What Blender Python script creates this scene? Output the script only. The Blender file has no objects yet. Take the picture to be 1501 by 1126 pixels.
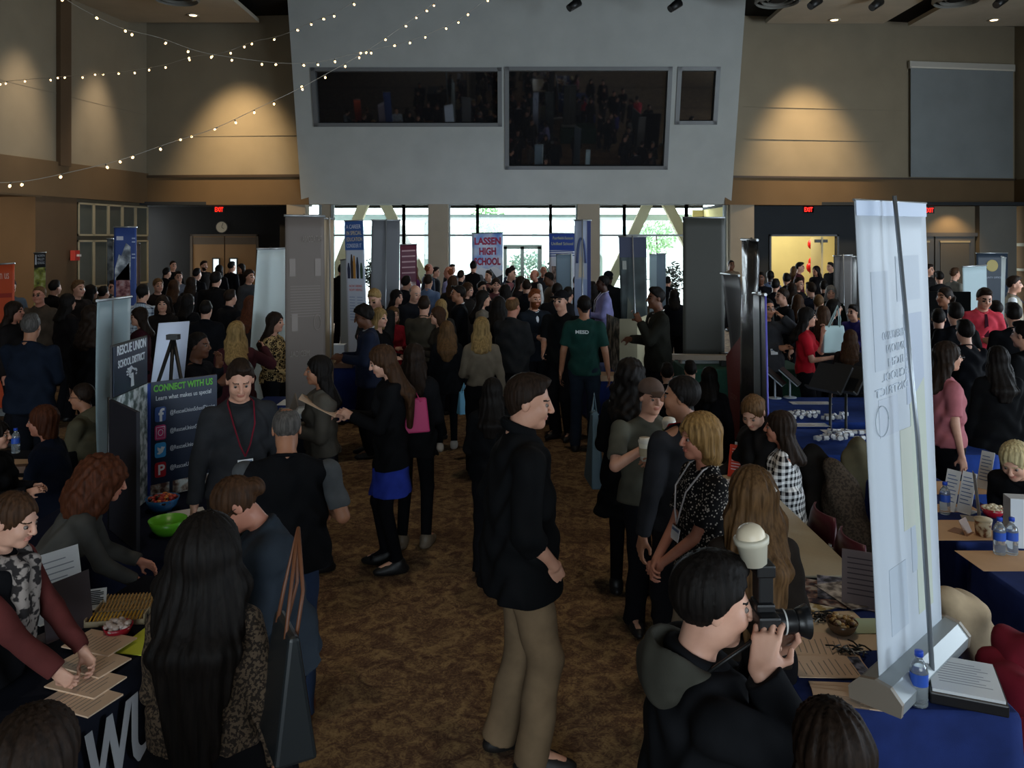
import bpy, math, random
import numpy as np
from mathutils import Vector as V, Matrix, Euler
random.seed(7); rng = np.random.RandomState(5)
F = 1180.0; HZ = 352.0; CH = 2.5; CX = 750.5
sc = bpy.context.scene
col = sc.collection
R = math.radians
def Q(px, py, Y): return V(((px-CX)*Y/F, Y, CH-(py-HZ)*Y/F))
def PZ(px, py, z):
    Y = (CH-z)*F/(py-HZ); return V(((px-CX)*Y/F, Y, z))
def s2l(c):
    return c/12.92 if c <= 0.04045 else ((c+0.055)/1.055)**2.4
def hx(h):
    h = h.lstrip('#'); return tuple(s2l(int(h[i:i+2], 16)/255) for i in (0, 2, 4))
# ---------------------------------------------------------------- materials
MC = {}
def _new(name):
    m = bpy.data.materials.new(name); m.use_nodes = True
    nt = m.node_tree; b = nt.nodes['Principled BSDF']
    return m, nt, b
def N(nt, t, **kw):
    n = nt.nodes.new(t)
    for k, v in kw.items():
        if k.startswith('_'): setattr(n, k[1:], v)
        else:
            k2 = int(k[1:]) if k[0] == 'i' and k[1:].isdigit() else k.replace('__', ' ')
            n.inputs[k2].default_value = v
    return n
def math_(nt, op, a, b=None):
    n = nt.nodes.new('ShaderNodeMath'); n.operation = op
    for i, x in enumerate((a, b)):
        if x is None: continue
        if isinstance(x, (int, float)): n.inputs[i].default_value = x
        else: nt.links.new(x, n.inputs[i])
    return n.outputs[0]
def mixc(nt, f, a, b):
    n = nt.nodes.new('ShaderNodeMix'); n.data_type = 'RGBA'
    for s, x in ((n.inputs[0], f), (n.inputs[6], a), (n.inputs[7], b)):
        if isinstance(x, tuple): s.default_value = (*x[:3], 1)
        elif isinstance(x, (int, float)): s.default_value = x
        else: nt.links.new(x, s)
    return n.outputs[2]
def ramp(nt, fac, stops, interp='LINEAR'):
    n = nt.nodes.new('ShaderNodeValToRGB'); n.color_ramp.interpolation = interp
    e = n.color_ramp.elements
    while len(e) < len(stops): e.new(0.5)
    for i, (p, c) in enumerate(stops):
        e[i].position = p; e[i].color = (*c[:3], 1) if isinstance(c, tuple) else (c, c, c, 1)
    nt.links.new(fac, n.inputs[0]); return n.outputs[0]
def plain(name, hexc, rough=0.7, metal=0.0, spec=0.5, noise=0.0, nscale=20.0, bump=0.0, emit=None, estr=0.0, alpha=None, trans=0.0):
    key = ('p', name, hexc, rough, metal, noise, bump, estr, trans)
    if key in MC: return MC[key]
    m, nt, b = _new(name); c = hx(hexc)
    b.inputs['Base Color'].default_value = (*c, 1); b.inputs['Roughness'].default_value = rough
    b.inputs['Metallic'].default_value = metal; b.inputs['Specular IOR Level'].default_value = spec
    tc = N(nt, 'ShaderNodeTexCoord')
    if noise > 0 or bump > 0:
        nz = N(nt, 'ShaderNodeTexNoise', Scale=nscale, Detail=4.0); nt.links.new(tc.outputs['Object'], nz.inputs['Vector'])
        if noise > 0:
            d = tuple(x*(1-noise) for x in c); l = tuple(min(1, x*(1+noise)) for x in c)
            o = ramp(nt, nz.outputs[0], [(0.3, d), (0.7, l)]); nt.links.new(o, b.inputs['Base Color'])
        if bump > 0:
            bp = N(nt, 'ShaderNodeBump', Strength=bump, Distance=0.01); nt.links.new(nz.outputs[0], bp.inputs['Height'])
            nt.links.new(bp.outputs[0], b.inputs['Normal'])
    if emit:
        b.inputs['Emission Color'].default_value = (*hx(emit), 1); b.inputs['Emission Strength'].default_value = estr
    if trans > 0:
        b.inputs['Transmission Weight'].default_value = trans
    MC[key] = m; return m
def fabric(hexc, pattern=None, c2=None, scale=1.0, name='fabric', rough=0.9, sheen=0.0):
    key = ('f', hexc, pattern, c2, scale, rough)
    if key in MC: return MC[key]
    m, nt, b = _new(name); c = hx(hexc); L = nt.links
    b.inputs['Roughness'].default_value = rough; b.inputs['Specular IOR Level'].default_value = 0.08 if max(c) < .03 else .22
    tc = N(nt, 'ShaderNodeTexCoord'); ob = tc.outputs['Object']
    nz = N(nt, 'ShaderNodeTexNoise', Scale=9.0, Detail=5.0); L.new(ob, nz.inputs['Vector'])
    d = tuple(x*0.8 for x in c); l = tuple(min(1, x*1.2) for x in c)
    base = ramp(nt, nz.outputs[0], [(0.3, d), (0.7, l)])
    if pattern:
        k2 = hx(c2 or 'f0f0f0'); sp = N(nt, 'ShaderNodeSeparateXYZ'); L.new(ob, sp.inputs[0])
        u = math_(nt, 'MULTIPLY', math_(nt, 'ARCTAN2', sp.outputs[0], sp.outputs[1]), .21); v = sp.outputs[2]
        if pattern in ('gingham', 'plaid'):
            fu = math_(nt, 'FRACT', math_(nt, 'MULTIPLY', u, scale)); fv = math_(nt, 'FRACT', math_(nt, 'MULTIPLY', v, scale))
            w = 0.5 if pattern == 'gingham' else 0.25
            a = math_(nt, 'LESS_THAN', fu, w); e = math_(nt, 'LESS_THAN', fv, w)
            f = math_(nt, 'MULTIPLY', math_(nt, 'ADD', a, e), 0.5)
            base = mixc(nt, f, k2, c)
        elif pattern == 'leopard':
            vo = N(nt, 'ShaderNodeTexVoronoi', Scale=28.0*scale); L.new(ob, vo.inputs['Vector'])
            f = ramp(nt, vo.outputs['Distance'], [(0.0, 0.0), (0.22, 0.0), (0.26, 1.0), (0.48, 1.0), (0.55, 0.0)])
            base = mixc(nt, f, k2, c)
        elif pattern == 'dots':
            vo = N(nt, 'ShaderNodeTexVoronoi', Scale=70.0*scale); L.new(ob, vo.inputs['Vector'])
            f = ramp(nt, vo.outputs['Distance'], [(0.26, 1.0), (0.34, 0.0)]); base = mixc(nt, f, c, k2)
        elif pattern == 'lace':
            n2 = N(nt, 'ShaderNodeTexNoise', Scale=60.0*scale, Detail=2.0); L.new(ob, n2.inputs['Vector'])
            f = ramp(nt, n2.outputs[0], [(0.47, 0.0), (0.53, 1.0)]); base = mixc(nt, f, c, k2)
    L.new(base, b.inputs['Base Color'])
    n3 = N(nt, 'ShaderNodeTexNoise', Scale=300.0, Detail=2.0); L.new(ob, n3.inputs['Vector'])
    bp = N(nt, 'ShaderNodeBump', Strength=0.12, Distance=0.003); L.new(n3.outputs[0], bp.inputs['Height']); L.new(bp.outputs[0], b.inputs['Normal'])
    MC[key] = m; return m
def hairmat(hexc, rough=0.62):
    key = ('h', hexc)
    if key in MC: return MC[key]
    m, nt, b = _new('hair'); c = hx(hexc); L = nt.links
    tc = N(nt, 'ShaderNodeTexCoord'); mp = N(nt, 'ShaderNodeMapping'); mp.inputs['Scale'].default_value = (90, 90, 5); L.new(tc.outputs['Object'], mp.inputs[0])
    nz = N(nt, 'ShaderNodeTexNoise', Scale=1.0, Detail=3.0); L.new(mp.outputs[0], nz.inputs['Vector'])
    o = ramp(nt, nz.outputs[0], [(0.3, tuple(x*0.55 for x in c)), (0.7, tuple(min(1, x*1.45) for x in c))])
    L.new(o, b.inputs['Base Color']); b.inputs['Roughness'].default_value = rough; b.inputs['Specular IOR Level'].default_value = 0.15
    bp = N(nt, 'ShaderNodeBump', Strength=0.6, Distance=0.004); L.new(nz.outputs[0], bp.inputs['Height']); L.new(bp.outputs[0], b.inputs['Normal'])
    MC[key] = m; return m
def skinmat(hexc):
    key = ('s', hexc)
    if key in MC: return MC[key]
    m, nt, b = _new('skin'); c = hx(hexc); L = nt.links
    tc = N(nt, 'ShaderNodeTexCoord'); nz = N(nt, 'ShaderNodeTexNoise', Scale=14.0, Detail=4.0); L.new(tc.outputs['Object'], nz.inputs['Vector'])
    o = ramp(nt, nz.outputs[0], [(0.3, (c[0]*0.9, c[1]*0.82, c[2]*0.8)), (0.7, tuple(min(1, x*1.08) for x in c))])
    L.new(o, b.inputs['Base Color']); b.inputs['Roughness'].default_value = 0.5; b.inputs['Specular IOR Level'].default_value = 0.4
    MC[key] = m; return m
# ---------------------------------------------------------------- objects
def tag(o, label=None, cat=None, group=None, kind=None):
    if label: o['label'] = label
    if cat: o['category'] = cat
    if group: o['group'] = group
    if kind: o['kind'] = kind
    return o
def link(o, parent=None, loc=None, rz=None):
    col.objects.link(o)
    if parent is not None: o.parent = parent
    if loc is not None: o.location = loc
    if rz is not None: o.rotation_euler = (0, 0, rz)
    return o
def thing(name, label, cat, loc=(0, 0, 0), rz=0.0, group=None):
    o = bpy.data.objects.new(name, None); o.empty_display_size = 0.1
    link(o, None, loc, rz); return tag(o, label, cat, group)
def struct(name, mb, mat):
    o = mb.build(name, mat); o['kind'] = 'structure'; return o
class MB:
    def __init__(s): s.v = []; s.f = []; s.m = []; s.sm = []
    def add(s, vs, fs, mi=0, smooth=False):
        n = len(s.v); s.v += [tuple(v) for v in vs]
        s.f += [tuple(i+n for i in f) for f in fs]; s.m += [mi]*len(fs); s.sm += [smooth]*len(fs); return s
    def box(s, lo, hi, mi=0, M=None):
        x0, y0, z0 = lo; x1, y1, z1 = hi
        vs = [V(p) for p in ((x0,y0,z0),(x1,y0,z0),(x1,y1,z0),(x0,y1,z0),(x0,y0,z1),(x1,y0,z1),(x1,y1,z1),(x0,y1,z1))]
        if M is not None: vs = [M @ v for v in vs]
        return s.add(vs, [(0,3,2,1),(4,5,6,7),(0,1,5,4),(1,2,6,5),(2,3,7,6),(3,0,4,7)], mi)
    def slab(s, pts, d, mi=0):
        # polygon extruded by vector d
        n = len(pts); p = [V(q) for q in pts]; d = V(d)
        nrm = (p[1]-p[0]).cross(p[2]-p[0])
        if nrm.dot(d) > 0: p = p[::-1]
        vs = p+[q+d for q in p]
        fs = [tuple(range(n)), tuple(range(2*n-1, n-1, -1))]+[(i, i+n, (i+1) % n+n, (i+1) % n) for i in range(n)]
        return s.add(vs, [f[::-1] if False else f for f in fs], mi)
    def tube(s, pts, r, n=8, mi=0, cap=True, smooth=True):
        pts = [V(p) for p in pts]; rs = r if isinstance(r, (list, tuple)) else [r]*len(pts)
        vs = []; k = len(pts); up = None
        for i, p in enumerate(pts):
            d = (pts[min(i+1, k-1)]-pts[max(i-1, 0)]).normalized()
            if up is None: up = V((0, 0, 1)) if abs(d.z) < 0.9 else V((1, 0, 0))
            a = d.cross(up).normalized(); b = a.cross(d).normalized(); up = b
            for j in range(n):
                t = 2*math.pi*j/n; vs.append(p+(a*math.cos(t)+b*math.sin(t))*rs[i])
        fs = [(i*n+j, i*n+(j+1) % n, (i+1)*n+(j+1) % n, (i+1)*n+j) for i in range(k-1) for j in range(n)]
        s.add(vs, fs, mi, smooth)
        if cap:
            b0 = len(s.v)-k*n
            s.f += [tuple(b0+j for j in range(n))[::-1], tuple(b0+(k-1)*n+j for j in range(n))]; s.m += [mi]*2; s.sm += [False]*2
        return s
    def lathe(s, prof, c=(0, 0, 0), n=20, mi=0, smooth=True, M=None):
        c = V(c); vs = []
        for (r, z) in prof:
            for j in range(n):
                t = 2*math.pi*j/n; q = V((r*math.cos(t), r*math.sin(t), z)); vs.append((M @ q if M is not None else q)+c)
        k = len(prof)
        return s.add(vs, [(i*n+j, i*n+(j+1) % n, (i+1)*n+(j+1) % n, (i+1)*n+j) for i in range(k-1) for j in range(n)], mi, smooth)
    def ball(s, c, r, n=10, mi=0):
        r = r if isinstance(r, (tuple, list)) else (r, r, r); c = V(c); k = max(4, n//2)
        vs = [V((c.x+r[0]*math.sin(math.pi*(i+.02)/(k+.04))*math.cos(2*math.pi*j/n), c.y+r[1]*math.sin(math.pi*(i+.02)/(k+.04))*math.sin(2*math.pi*j/n), c.z+r[2]*math.cos(math.pi*(i+.02)/(k+.04)))) for i in range(k+1) for j in range(n)]
        return s.add(vs, [(i*n+j, (i+1)*n+j, (i+1)*n+(j+1) % n, i*n+(j+1) % n) for i in range(k) for j in range(n)], mi, True)
    def build(s, name, mats, parent=None, loc=None, rz=None, bevel=0):
        me = bpy.data.meshes.new(name); me.from_pydata([tuple(v) for v in s.v], [], s.f)
        for m in (mats if isinstance(mats, (list, tuple)) else [mats]): me.materials.append(m)
        me.polygons.foreach_set('material_index', s.m); me.polygons.foreach_set('use_smooth', s.sm); me.update()
        o = bpy.data.objects.new(name, me); link(o, parent, loc, rz)
        if bevel:
            b = o.modifiers.new('bevel', 'BEVEL'); b.width = bevel; b.segments = 2; b.limit_method = 'ANGLE'
        return o
def text(s, size, mat, parent=None, M=None, name='lettering', align='LEFT', sx=1.0, ext=0.0008, bold=0.0, width=None):
    cu = bpy.data.curves.new('t', 'FONT'); cu.body = s; cu.size = size; cu.align_x = align; cu.extrude = ext; cu.offset = bold; cu.resolution_u = 3
    o = bpy.data.objects.new('t', cu); col.objects.link(o); bpy.context.view_layer.update()
    dg = bpy.context.evaluated_depsgraph_get(); me = bpy.data.meshes.new_from_object(o.evaluated_get(dg))
    bpy.data.objects.remove(o); n = len(me.vertices)
    a = np.empty(n*3); me.vertices.foreach_get('co', a); a = a.reshape(-1, 3)
    if width and n:
        w = a[:, 0].max()-a[:, 0].min(); sx = width/max(w, 1e-6)
    a[:, 0] *= sx
    me.vertices.foreach_set('co', a.ravel()); me.materials.clear(); me.materials.append(mat)
    for p in me.polygons: p.material_index = 0
    q = bpy.data.objects.new(name, me); link(q, parent)
    if M is not None: q.matrix_local = M
    return q
def frame(o, x, z):
    # matrix with local x along x, local y along z (for text lying in a plane)
    x = V(x).normalized(); z = V(z).normalized(); n = x.cross(z)
    M = Matrix((x, z, n)).transposed().to_4x4(); M.translation = V(o); return M
# ---------------------------------------------------------------- implicit surface kit
f4 = np.float32
def axis(lo, hi, base, fine=()):
    out = [lo]; x = lo
    while x < hi:
        st = base
        for a, b, f in fine:
            if a-base <= x <= b: st = min(st, f)
        x += st; out.append(x)
    return np.array(out, f4)
def rot3(ax=0, ay=0, az=0): return np.array(Euler((R(ax), R(ay), R(az))).to_matrix(), dtype=float)
def cap(a, b, ra, rb=None, cut=False):
    a = np.array(a, float); b = np.array(b, float); rb = ra if rb is None else rb; ab = b-a; l2 = max(float(ab@ab), 1e-9); l = math.sqrt(l2)
    m = max(ra, rb)
    def fn(X, Y, Z):
        t0 = ((X-a[0])*ab[0]+(Y-a[1])*ab[1]+(Z-a[2])*ab[2])/l2; t = np.clip(t0, 0, 1)
        d = np.sqrt((X-a[0]-t*ab[0])**2+(Y-a[1]-t*ab[1])**2+(Z-a[2]-t*ab[2])**2)-(ra+(rb-ra)*t)
        if cut: d = np.maximum(d, (t0-1)*l)
        return d
    return np.minimum(a, b)-m, np.maximum(a, b)+m, fn
def acap(o, Rm, a, b, ra, rb, kx, cut=0):
    # capsule flattened: lateral (local x) stretched by 1/kx, in frame o,Rm
    o = np.array(o, float); a = np.array(a, float); b = np.array(b, float); S = np.array([kx, 1, 1]); aa = a*S; ab = b*S-aa; l2 = max(float(ab@ab), 1e-9); l = math.sqrt(l2)
    m = max(ra, rb)/kx; A = o+Rm@a; B = o+Rm@b
    def fn(X, Y, Z):
        x = X-o[0]; y = Y-o[1]; z = Z-o[2]
        u = (Rm[0, 0]*x+Rm[1, 0]*y+Rm[2, 0]*z)*kx-aa[0]; v = Rm[0, 1]*x+Rm[1, 1]*y+Rm[2, 1]*z-aa[1]; w = Rm[0, 2]*x+Rm[1, 2]*y+Rm[2, 2]*z-aa[2]
        t0 = (u*ab[0]+v*ab[1]+w*ab[2])/l2; t = np.clip(t0, 0, 1)
        d = np.sqrt((u-t*ab[0])**2+(v-t*ab[1])**2+(w-t*ab[2])**2)-(ra+(rb-ra)*t)
        if cut & 1: d = np.maximum(d, (t0-1)*l)
        if cut & 2: d = np.maximum(d, -t0*l)
        return d
    return np.minimum(A, B)-m, np.maximum(A, B)+m, fn
def ell(o, Rm, c, r):
    o = np.array(o, float); c = np.array(c, float); C = o+Rm@c; r = np.array(r, float); m = r.max()
    def fn(X, Y, Z):
        x = X-C[0]; y = Y-C[1]; z = Z-C[2]
        u = Rm[0, 0]*x+Rm[1, 0]*y+Rm[2, 0]*z; v = Rm[0, 1]*x+Rm[1, 1]*y+Rm[2, 1]*z; w = Rm[0, 2]*x+Rm[1, 2]*y+Rm[2, 2]*z
        k0 = np.sqrt((u/r[0])**2+(v/r[1])**2+(w/r[2])**2)+1e-6; k1 = np.sqrt((u/r[0]**2)**2+(v/r[1]**2)**2+(w/r[2]**2)**2)+1e-6
        return k0*(k0-1)/k1
    return C-m, C+m, fn
def torus(o, Rm, c, rr, r, sy=1.0):
    o = np.array(o, float); C = o+Rm@np.array(c, float); m = rr+r
    def fn(X, Y, Z):
        x = X-C[0]; y = Y-C[1]; z = Z-C[2]
        u = Rm[0, 0]*x+Rm[1, 0]*y+Rm[2, 0]*z; v = (Rm[0, 1]*x+Rm[1, 1]*y+Rm[2, 1]*z)/sy; w = Rm[0, 2]*x+Rm[1, 2]*y+Rm[2, 2]*z
        return np.sqrt((np.sqrt(u*u+v*v)-rr)**2+w*w)-r
    return C-m, C+m, fn
def half(o, Rm, n, c):
    # solid half space  n.q < c  in frame
    o = np.array(o, float); n = Rm@np.array(n, float); n /= np.linalg.norm(n)
    def fn(X, Y, Z): return (X-o[0])*n[0]+(Y-o[1])*n[1]+(Z-o[2])*n[2]-c
    return np.array([-9]*3), np.array([9]*3), fn
class SDF:
    def __init__(s, ax): s.ax = ax; s.D = np.full([len(a) for a in ax], 0.25, f4); s.vox = float(max(a[1]-a[0] for a in ax))
    def op(s, prim, k=0.02, mode='u'):
        lo, hi, fn = prim; m = k+s.vox*2.2; sl = []
        for a, l, h in zip(s.ax, lo, hi):
            i = max(0, int(np.searchsorted(a, l-m))-1); j = min(len(a), int(np.searchsorted(a, h+m))+1)
            if j <= i: return s
            sl.append(slice(i, j))
        sl = tuple(sl); x, y, z = (a[q] for a, q in zip(s.ax, sl))
        d = fn(x[:, None, None], y[None, :, None], z[None, None, :]).astype(f4); D = s.D[sl]
        if mode == 'u':
            if k > 0:
                h = np.maximum(k-np.abs(D-d), 0)/k; s.D[sl] = np.minimum(D, d)-h*h*k*0.25
            else: s.D[sl] = np.minimum(D, d)
        elif mode == 's':
            d = -d; h = np.maximum(k-np.abs(D-d), 0)/max(k, 1e-6); s.D[sl] = np.maximum(D, d)+h*h*k*0.25
        elif mode == 'i':
            h = np.maximum(k-np.abs(D-d), 0)/max(k, 1e-6); s.D[sl] = np.maximum(D, d)+h*h*k*0.25
        return s
    def disp(s, fn):
        x, y, z = s.ax; s.D += fn(x[:, None, None], y[None, :, None], z[None, None, :]).astype(f4); return s
    def mesh(s):
        D = s.D; ins = D < 0
        for d in range(3):
            sl = [slice(None)]*3
            for e in (0, -1):
                sl[d] = e; ins[tuple(sl)] = False; D[tuple(sl)] = np.maximum(D[tuple(sl)], 1e-3)
            sl[d] = slice(None)
        c = np.zeros([n-1 for n in D.shape], np.int8)
        offs = [(i, j, k) for i in (0, 1) for j in (0, 1) for k in (0, 1)]
        nx, ny, nz = c.shape
        for i, j, k in offs: c += ins[i:i+nx, j:j+ny, k:k+nz]
        act = np.argwhere((c > 0) & (c < 8))
        if len(act) == 0: return None, None
        idx = np.full(c.shape, -1, np.int32); idx[act[:, 0], act[:, 1], act[:, 2]] = np.arange(len(act))
        vals = np.stack([D[act[:, 0]+i, act[:, 1]+j, act[:, 2]+k] for i, j, k in offs], 1)
        pos = np.stack([np.stack([s.ax[0][act[:, 0]+i], s.ax[1][act[:, 1]+j], s.ax[2][act[:, 2]+k]], 1) for i, j, k in offs], 1)
        acc = np.zeros((len(act), 3)); cnt = np.zeros(len(act))
        for a in range(8):
            for b in range(a+1, 8):
                if sum(abs(p-q) for p, q in zip(offs[a], offs[b])) != 1: continue
                va, vb = vals[:, a], vals[:, b]; m = (va < 0) != (vb < 0); t = np.where(m, va/np.where(m, va-vb, 1), 0)
                acc += np.where(m[:, None], pos[:, a]+t[:, None]*(pos[:, b]-pos[:, a]), 0); cnt += m
        verts = acc/np.maximum(cnt, 1)[:, None]
        quads = []
        for d in range(3):
            sa = [slice(None)]*3; sb = [slice(None)]*3; sa[d] = slice(0, -1); sb[d] = slice(1, None)
            A = ins[tuple(sa)]; B = ins[tuple(sb)]; e = np.argwhere(A != B); e = e[(e[:, (d+1) % 3] > 0) & (e[:, (d+2) % 3] > 0)]
            if not len(e): continue
            u = np.zeros(3, int); u[(d+1) % 3] = 1; v = np.zeros(3, int); v[(d+2) % 3] = 1
            g = lambda q: idx[q[:, 0], q[:, 1], q[:, 2]]
            q = np.stack([g(e-u-v), g(e-v), g(e), g(e-u)], 1)
            fl = B[e[:, 0], e[:, 1], e[:, 2]]; q[fl] = q[fl][:, ::-1]; quads.append(q)
        quads = np.concatenate(quads); quads = quads[(quads >= 0).all(1)]
        return verts, quads
def npmesh(name, verts, quads, mats, scale=1.0, mi=None):
    me = bpy.data.meshes.new(name); n = len(verts); q = len(quads)
    me.vertices.add(n); me.vertices.foreach_set('co', (verts*scale).astype(f4).ravel())
    me.loops.add(q*4); me.loops.foreach_set('vertex_index', quads.astype(np.int32).ravel())
    me.polygons.add(q); me.polygons.foreach_set('loop_start', np.arange(0, q*4, 4, dtype=np.int32))
    try: me.polygons.foreach_set('loop_total', np.full(q, 4, dtype=np.int32))
    except Exception: pass
    me.polygons.foreach_set('use_smooth', np.ones(q, bool))
    for m in mats: me.materials.append(m)
    if mi is not None: me.polygons.foreach_set('material_index', mi.astype(np.int32))
    me.update(calc_edges=True); me.validate(); return me
# ---------------------------------------------------------------- people
I3 = np.eye(3)
HC = dict(bk='15110f', db='241912', br='3d2819', lb='5b4229', bl='7f6038', gb='8d7349', gr='7d7a76', wh='b3a47c', rd='6e3a1e', au='4a2717', gy='4f4b48')
SK = dict(l='c99880', f='d3a48d', m='a8765a', d='6a4430', v='45291c', r='bb7f68')
ARM = dict(down=(.27, -.03, .87), hold=(.09, -.30, 1.16), front=(.11, -.24, 1.05), chest=(.07, -.26, 1.30), mouth=(.05, -.21, 1.46), pocket=(.20, -.13, .93),
           hip=(.20, -.07, 1.04), fold=(-.07, -.19, 1.17), clasp=(.02, -.23, .99), up=(.17, -.05, 1.82), reach=(.10, -.50, 1.18), table=(.14, -.36, 1.02), back=(.1, .16, .98), side=(.30, -.25, 1.1), ear=(.12, -.05, 1.60), lap=(.12, -.34, 1.06))
def unit(v): v = np.array(v, float); return v/max(np.linalg.norm(v), 1e-9)
def ik(S, T, l1, l2, pole):
    S = np.array(S, float); T = np.array(T, float); d = T-S; L = np.linalg.norm(d)
    if L > (l1+l2)*.995: T = S+d/L*(l1+l2)*.995; d = T-S; L = np.linalg.norm(d)
    L = max(L, abs(l1-l2)+.01, .08); u = d/max(np.linalg.norm(d), 1e-6)
    a = (l1*l1-l2*l2+L*L)/(2*L); h = math.sqrt(max(l1*l1-a*a, 0)); p = np.array(pole, float); p -= u*(p@u); return S+u*a+unit(p)*h, T
def bounds(prims, pad):
    lo = np.min([p[0][0] for p in prims if p[2] == 'u'], 0)-pad; hi = np.max([p[0][1] for p in prims if p[2] == 'u'], 0)+pad; return lo, hi
def solid(prims, vox, fine=((), (), ()), disp=None, floor=None):
    lo, hi = bounds(prims, vox*2.5)
    if floor is not None: lo[2] = max(lo[2], floor-vox*2)
    g = SDF([axis(lo[i], hi[i], vox, fine[i]) for i in range(3)])
    for p in prims:
        if p[2] == 'u': g.op(p[0], p[1], 'u')
    if disp: g.disp(disp)
    for p in prims:
        if p[2] != 'u': g.op(p[0], p[1], p[2])
    if floor is not None: g.op((np.array([-9]*3), np.array([9]*3), lambda X, Y, Z: floor-Z+0*X+0*Y), 0.0, 'i')
    return g.mesh()
def hand(P, W, d, n, side, curl=.4, s=1.0, thumb=1.0, k=.004):
    # W wrist, d finger direction, n palm normal, curl 0..1
    d = unit(d); n = np.array(n, float); n = unit(n-d*(n@d)); a = unit(np.cross(d, n))*side   # a points to the thumb side
    A = lambda x, y, z: W+(d*x+a*y+n*z)*s
    for y, l in ((.028, .088), (.010, .092), (-.009, .088), (-.027, .080)): P.append((cap(A(.005, y*.7, 0), A(l, y, 0), .0135*s, .011*s), .012, 'u'))
    P.append((cap(A(.01, .03, .004), A(.045, .036, .012), .012*s, .013*s), .01, 'u'))
    for i, (y, b, ls, sp) in enumerate(((.030, .088, (.040, .025, .020), .10), (.010, .092, (.045, .029, .021), .03), (-.010, .088, (.041, .027, .021), -.04), (-.029, .080, (.032, .021, .018), -.12))):
        p = A(b, y, 0); an = 0.25*curl+.05*i*curl; r = .0088-.0006*(i == 3)
        for j, L in enumerate(ls):
            an += curl*(.55, 1.15, .8)[j]; q = p+(d*math.cos(an)+n*math.sin(an)+a*sp*(1-curl*.7)*math.cos(an))*L*s
            P.append((cap(p, q, (r-.0006*j)*s, (r-.0006*(j+1))*s), k, 'u')); p = q
    p = A(.030, .036, .012); q = p+(d*.55+a*.75*thumb+n*(.2+.3*curl))*.038*s; P.append((cap(p, q, .0115*s, .0095*s), .006, 'u'))
    u = q+(d*.85+a*(.25-.4*curl)+n*.4*curl)*.030*s; P.append((cap(q, u, .0095*s, .0078*s), .004, 'u'))
OCC = []; RECTS = []; SEGS = []
def seg_d(p, a, b):
    t = max(0, min(1, ((p[0]-a[0])*(b[0]-a[0])+(p[1]-a[1])*(b[1]-a[1]))/max((b[0]-a[0])**2+(b[1]-a[1])**2, 1e-6))); return math.hypot(p[0]-a[0]-t*(b[0]-a[0]), p[1]-a[1]-t*(b[1]-a[1]))
def clash(x, y, sit=False):
    c = 0
    for q in OCC:
        d = math.hypot(x-q[0], y-q[1])
        if d < .46: c += .46-d
    for x0, x1, y0, y1 in RECTS:
        if not sit: c += max(0, min(x-x0+.20, x1+.20-x, y-y0+.20, y1+.20-y))
    for a, b in SEGS:
        d = seg_d((x, y), a, b)
        if d < .27: c += .27-d
    return c
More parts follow.
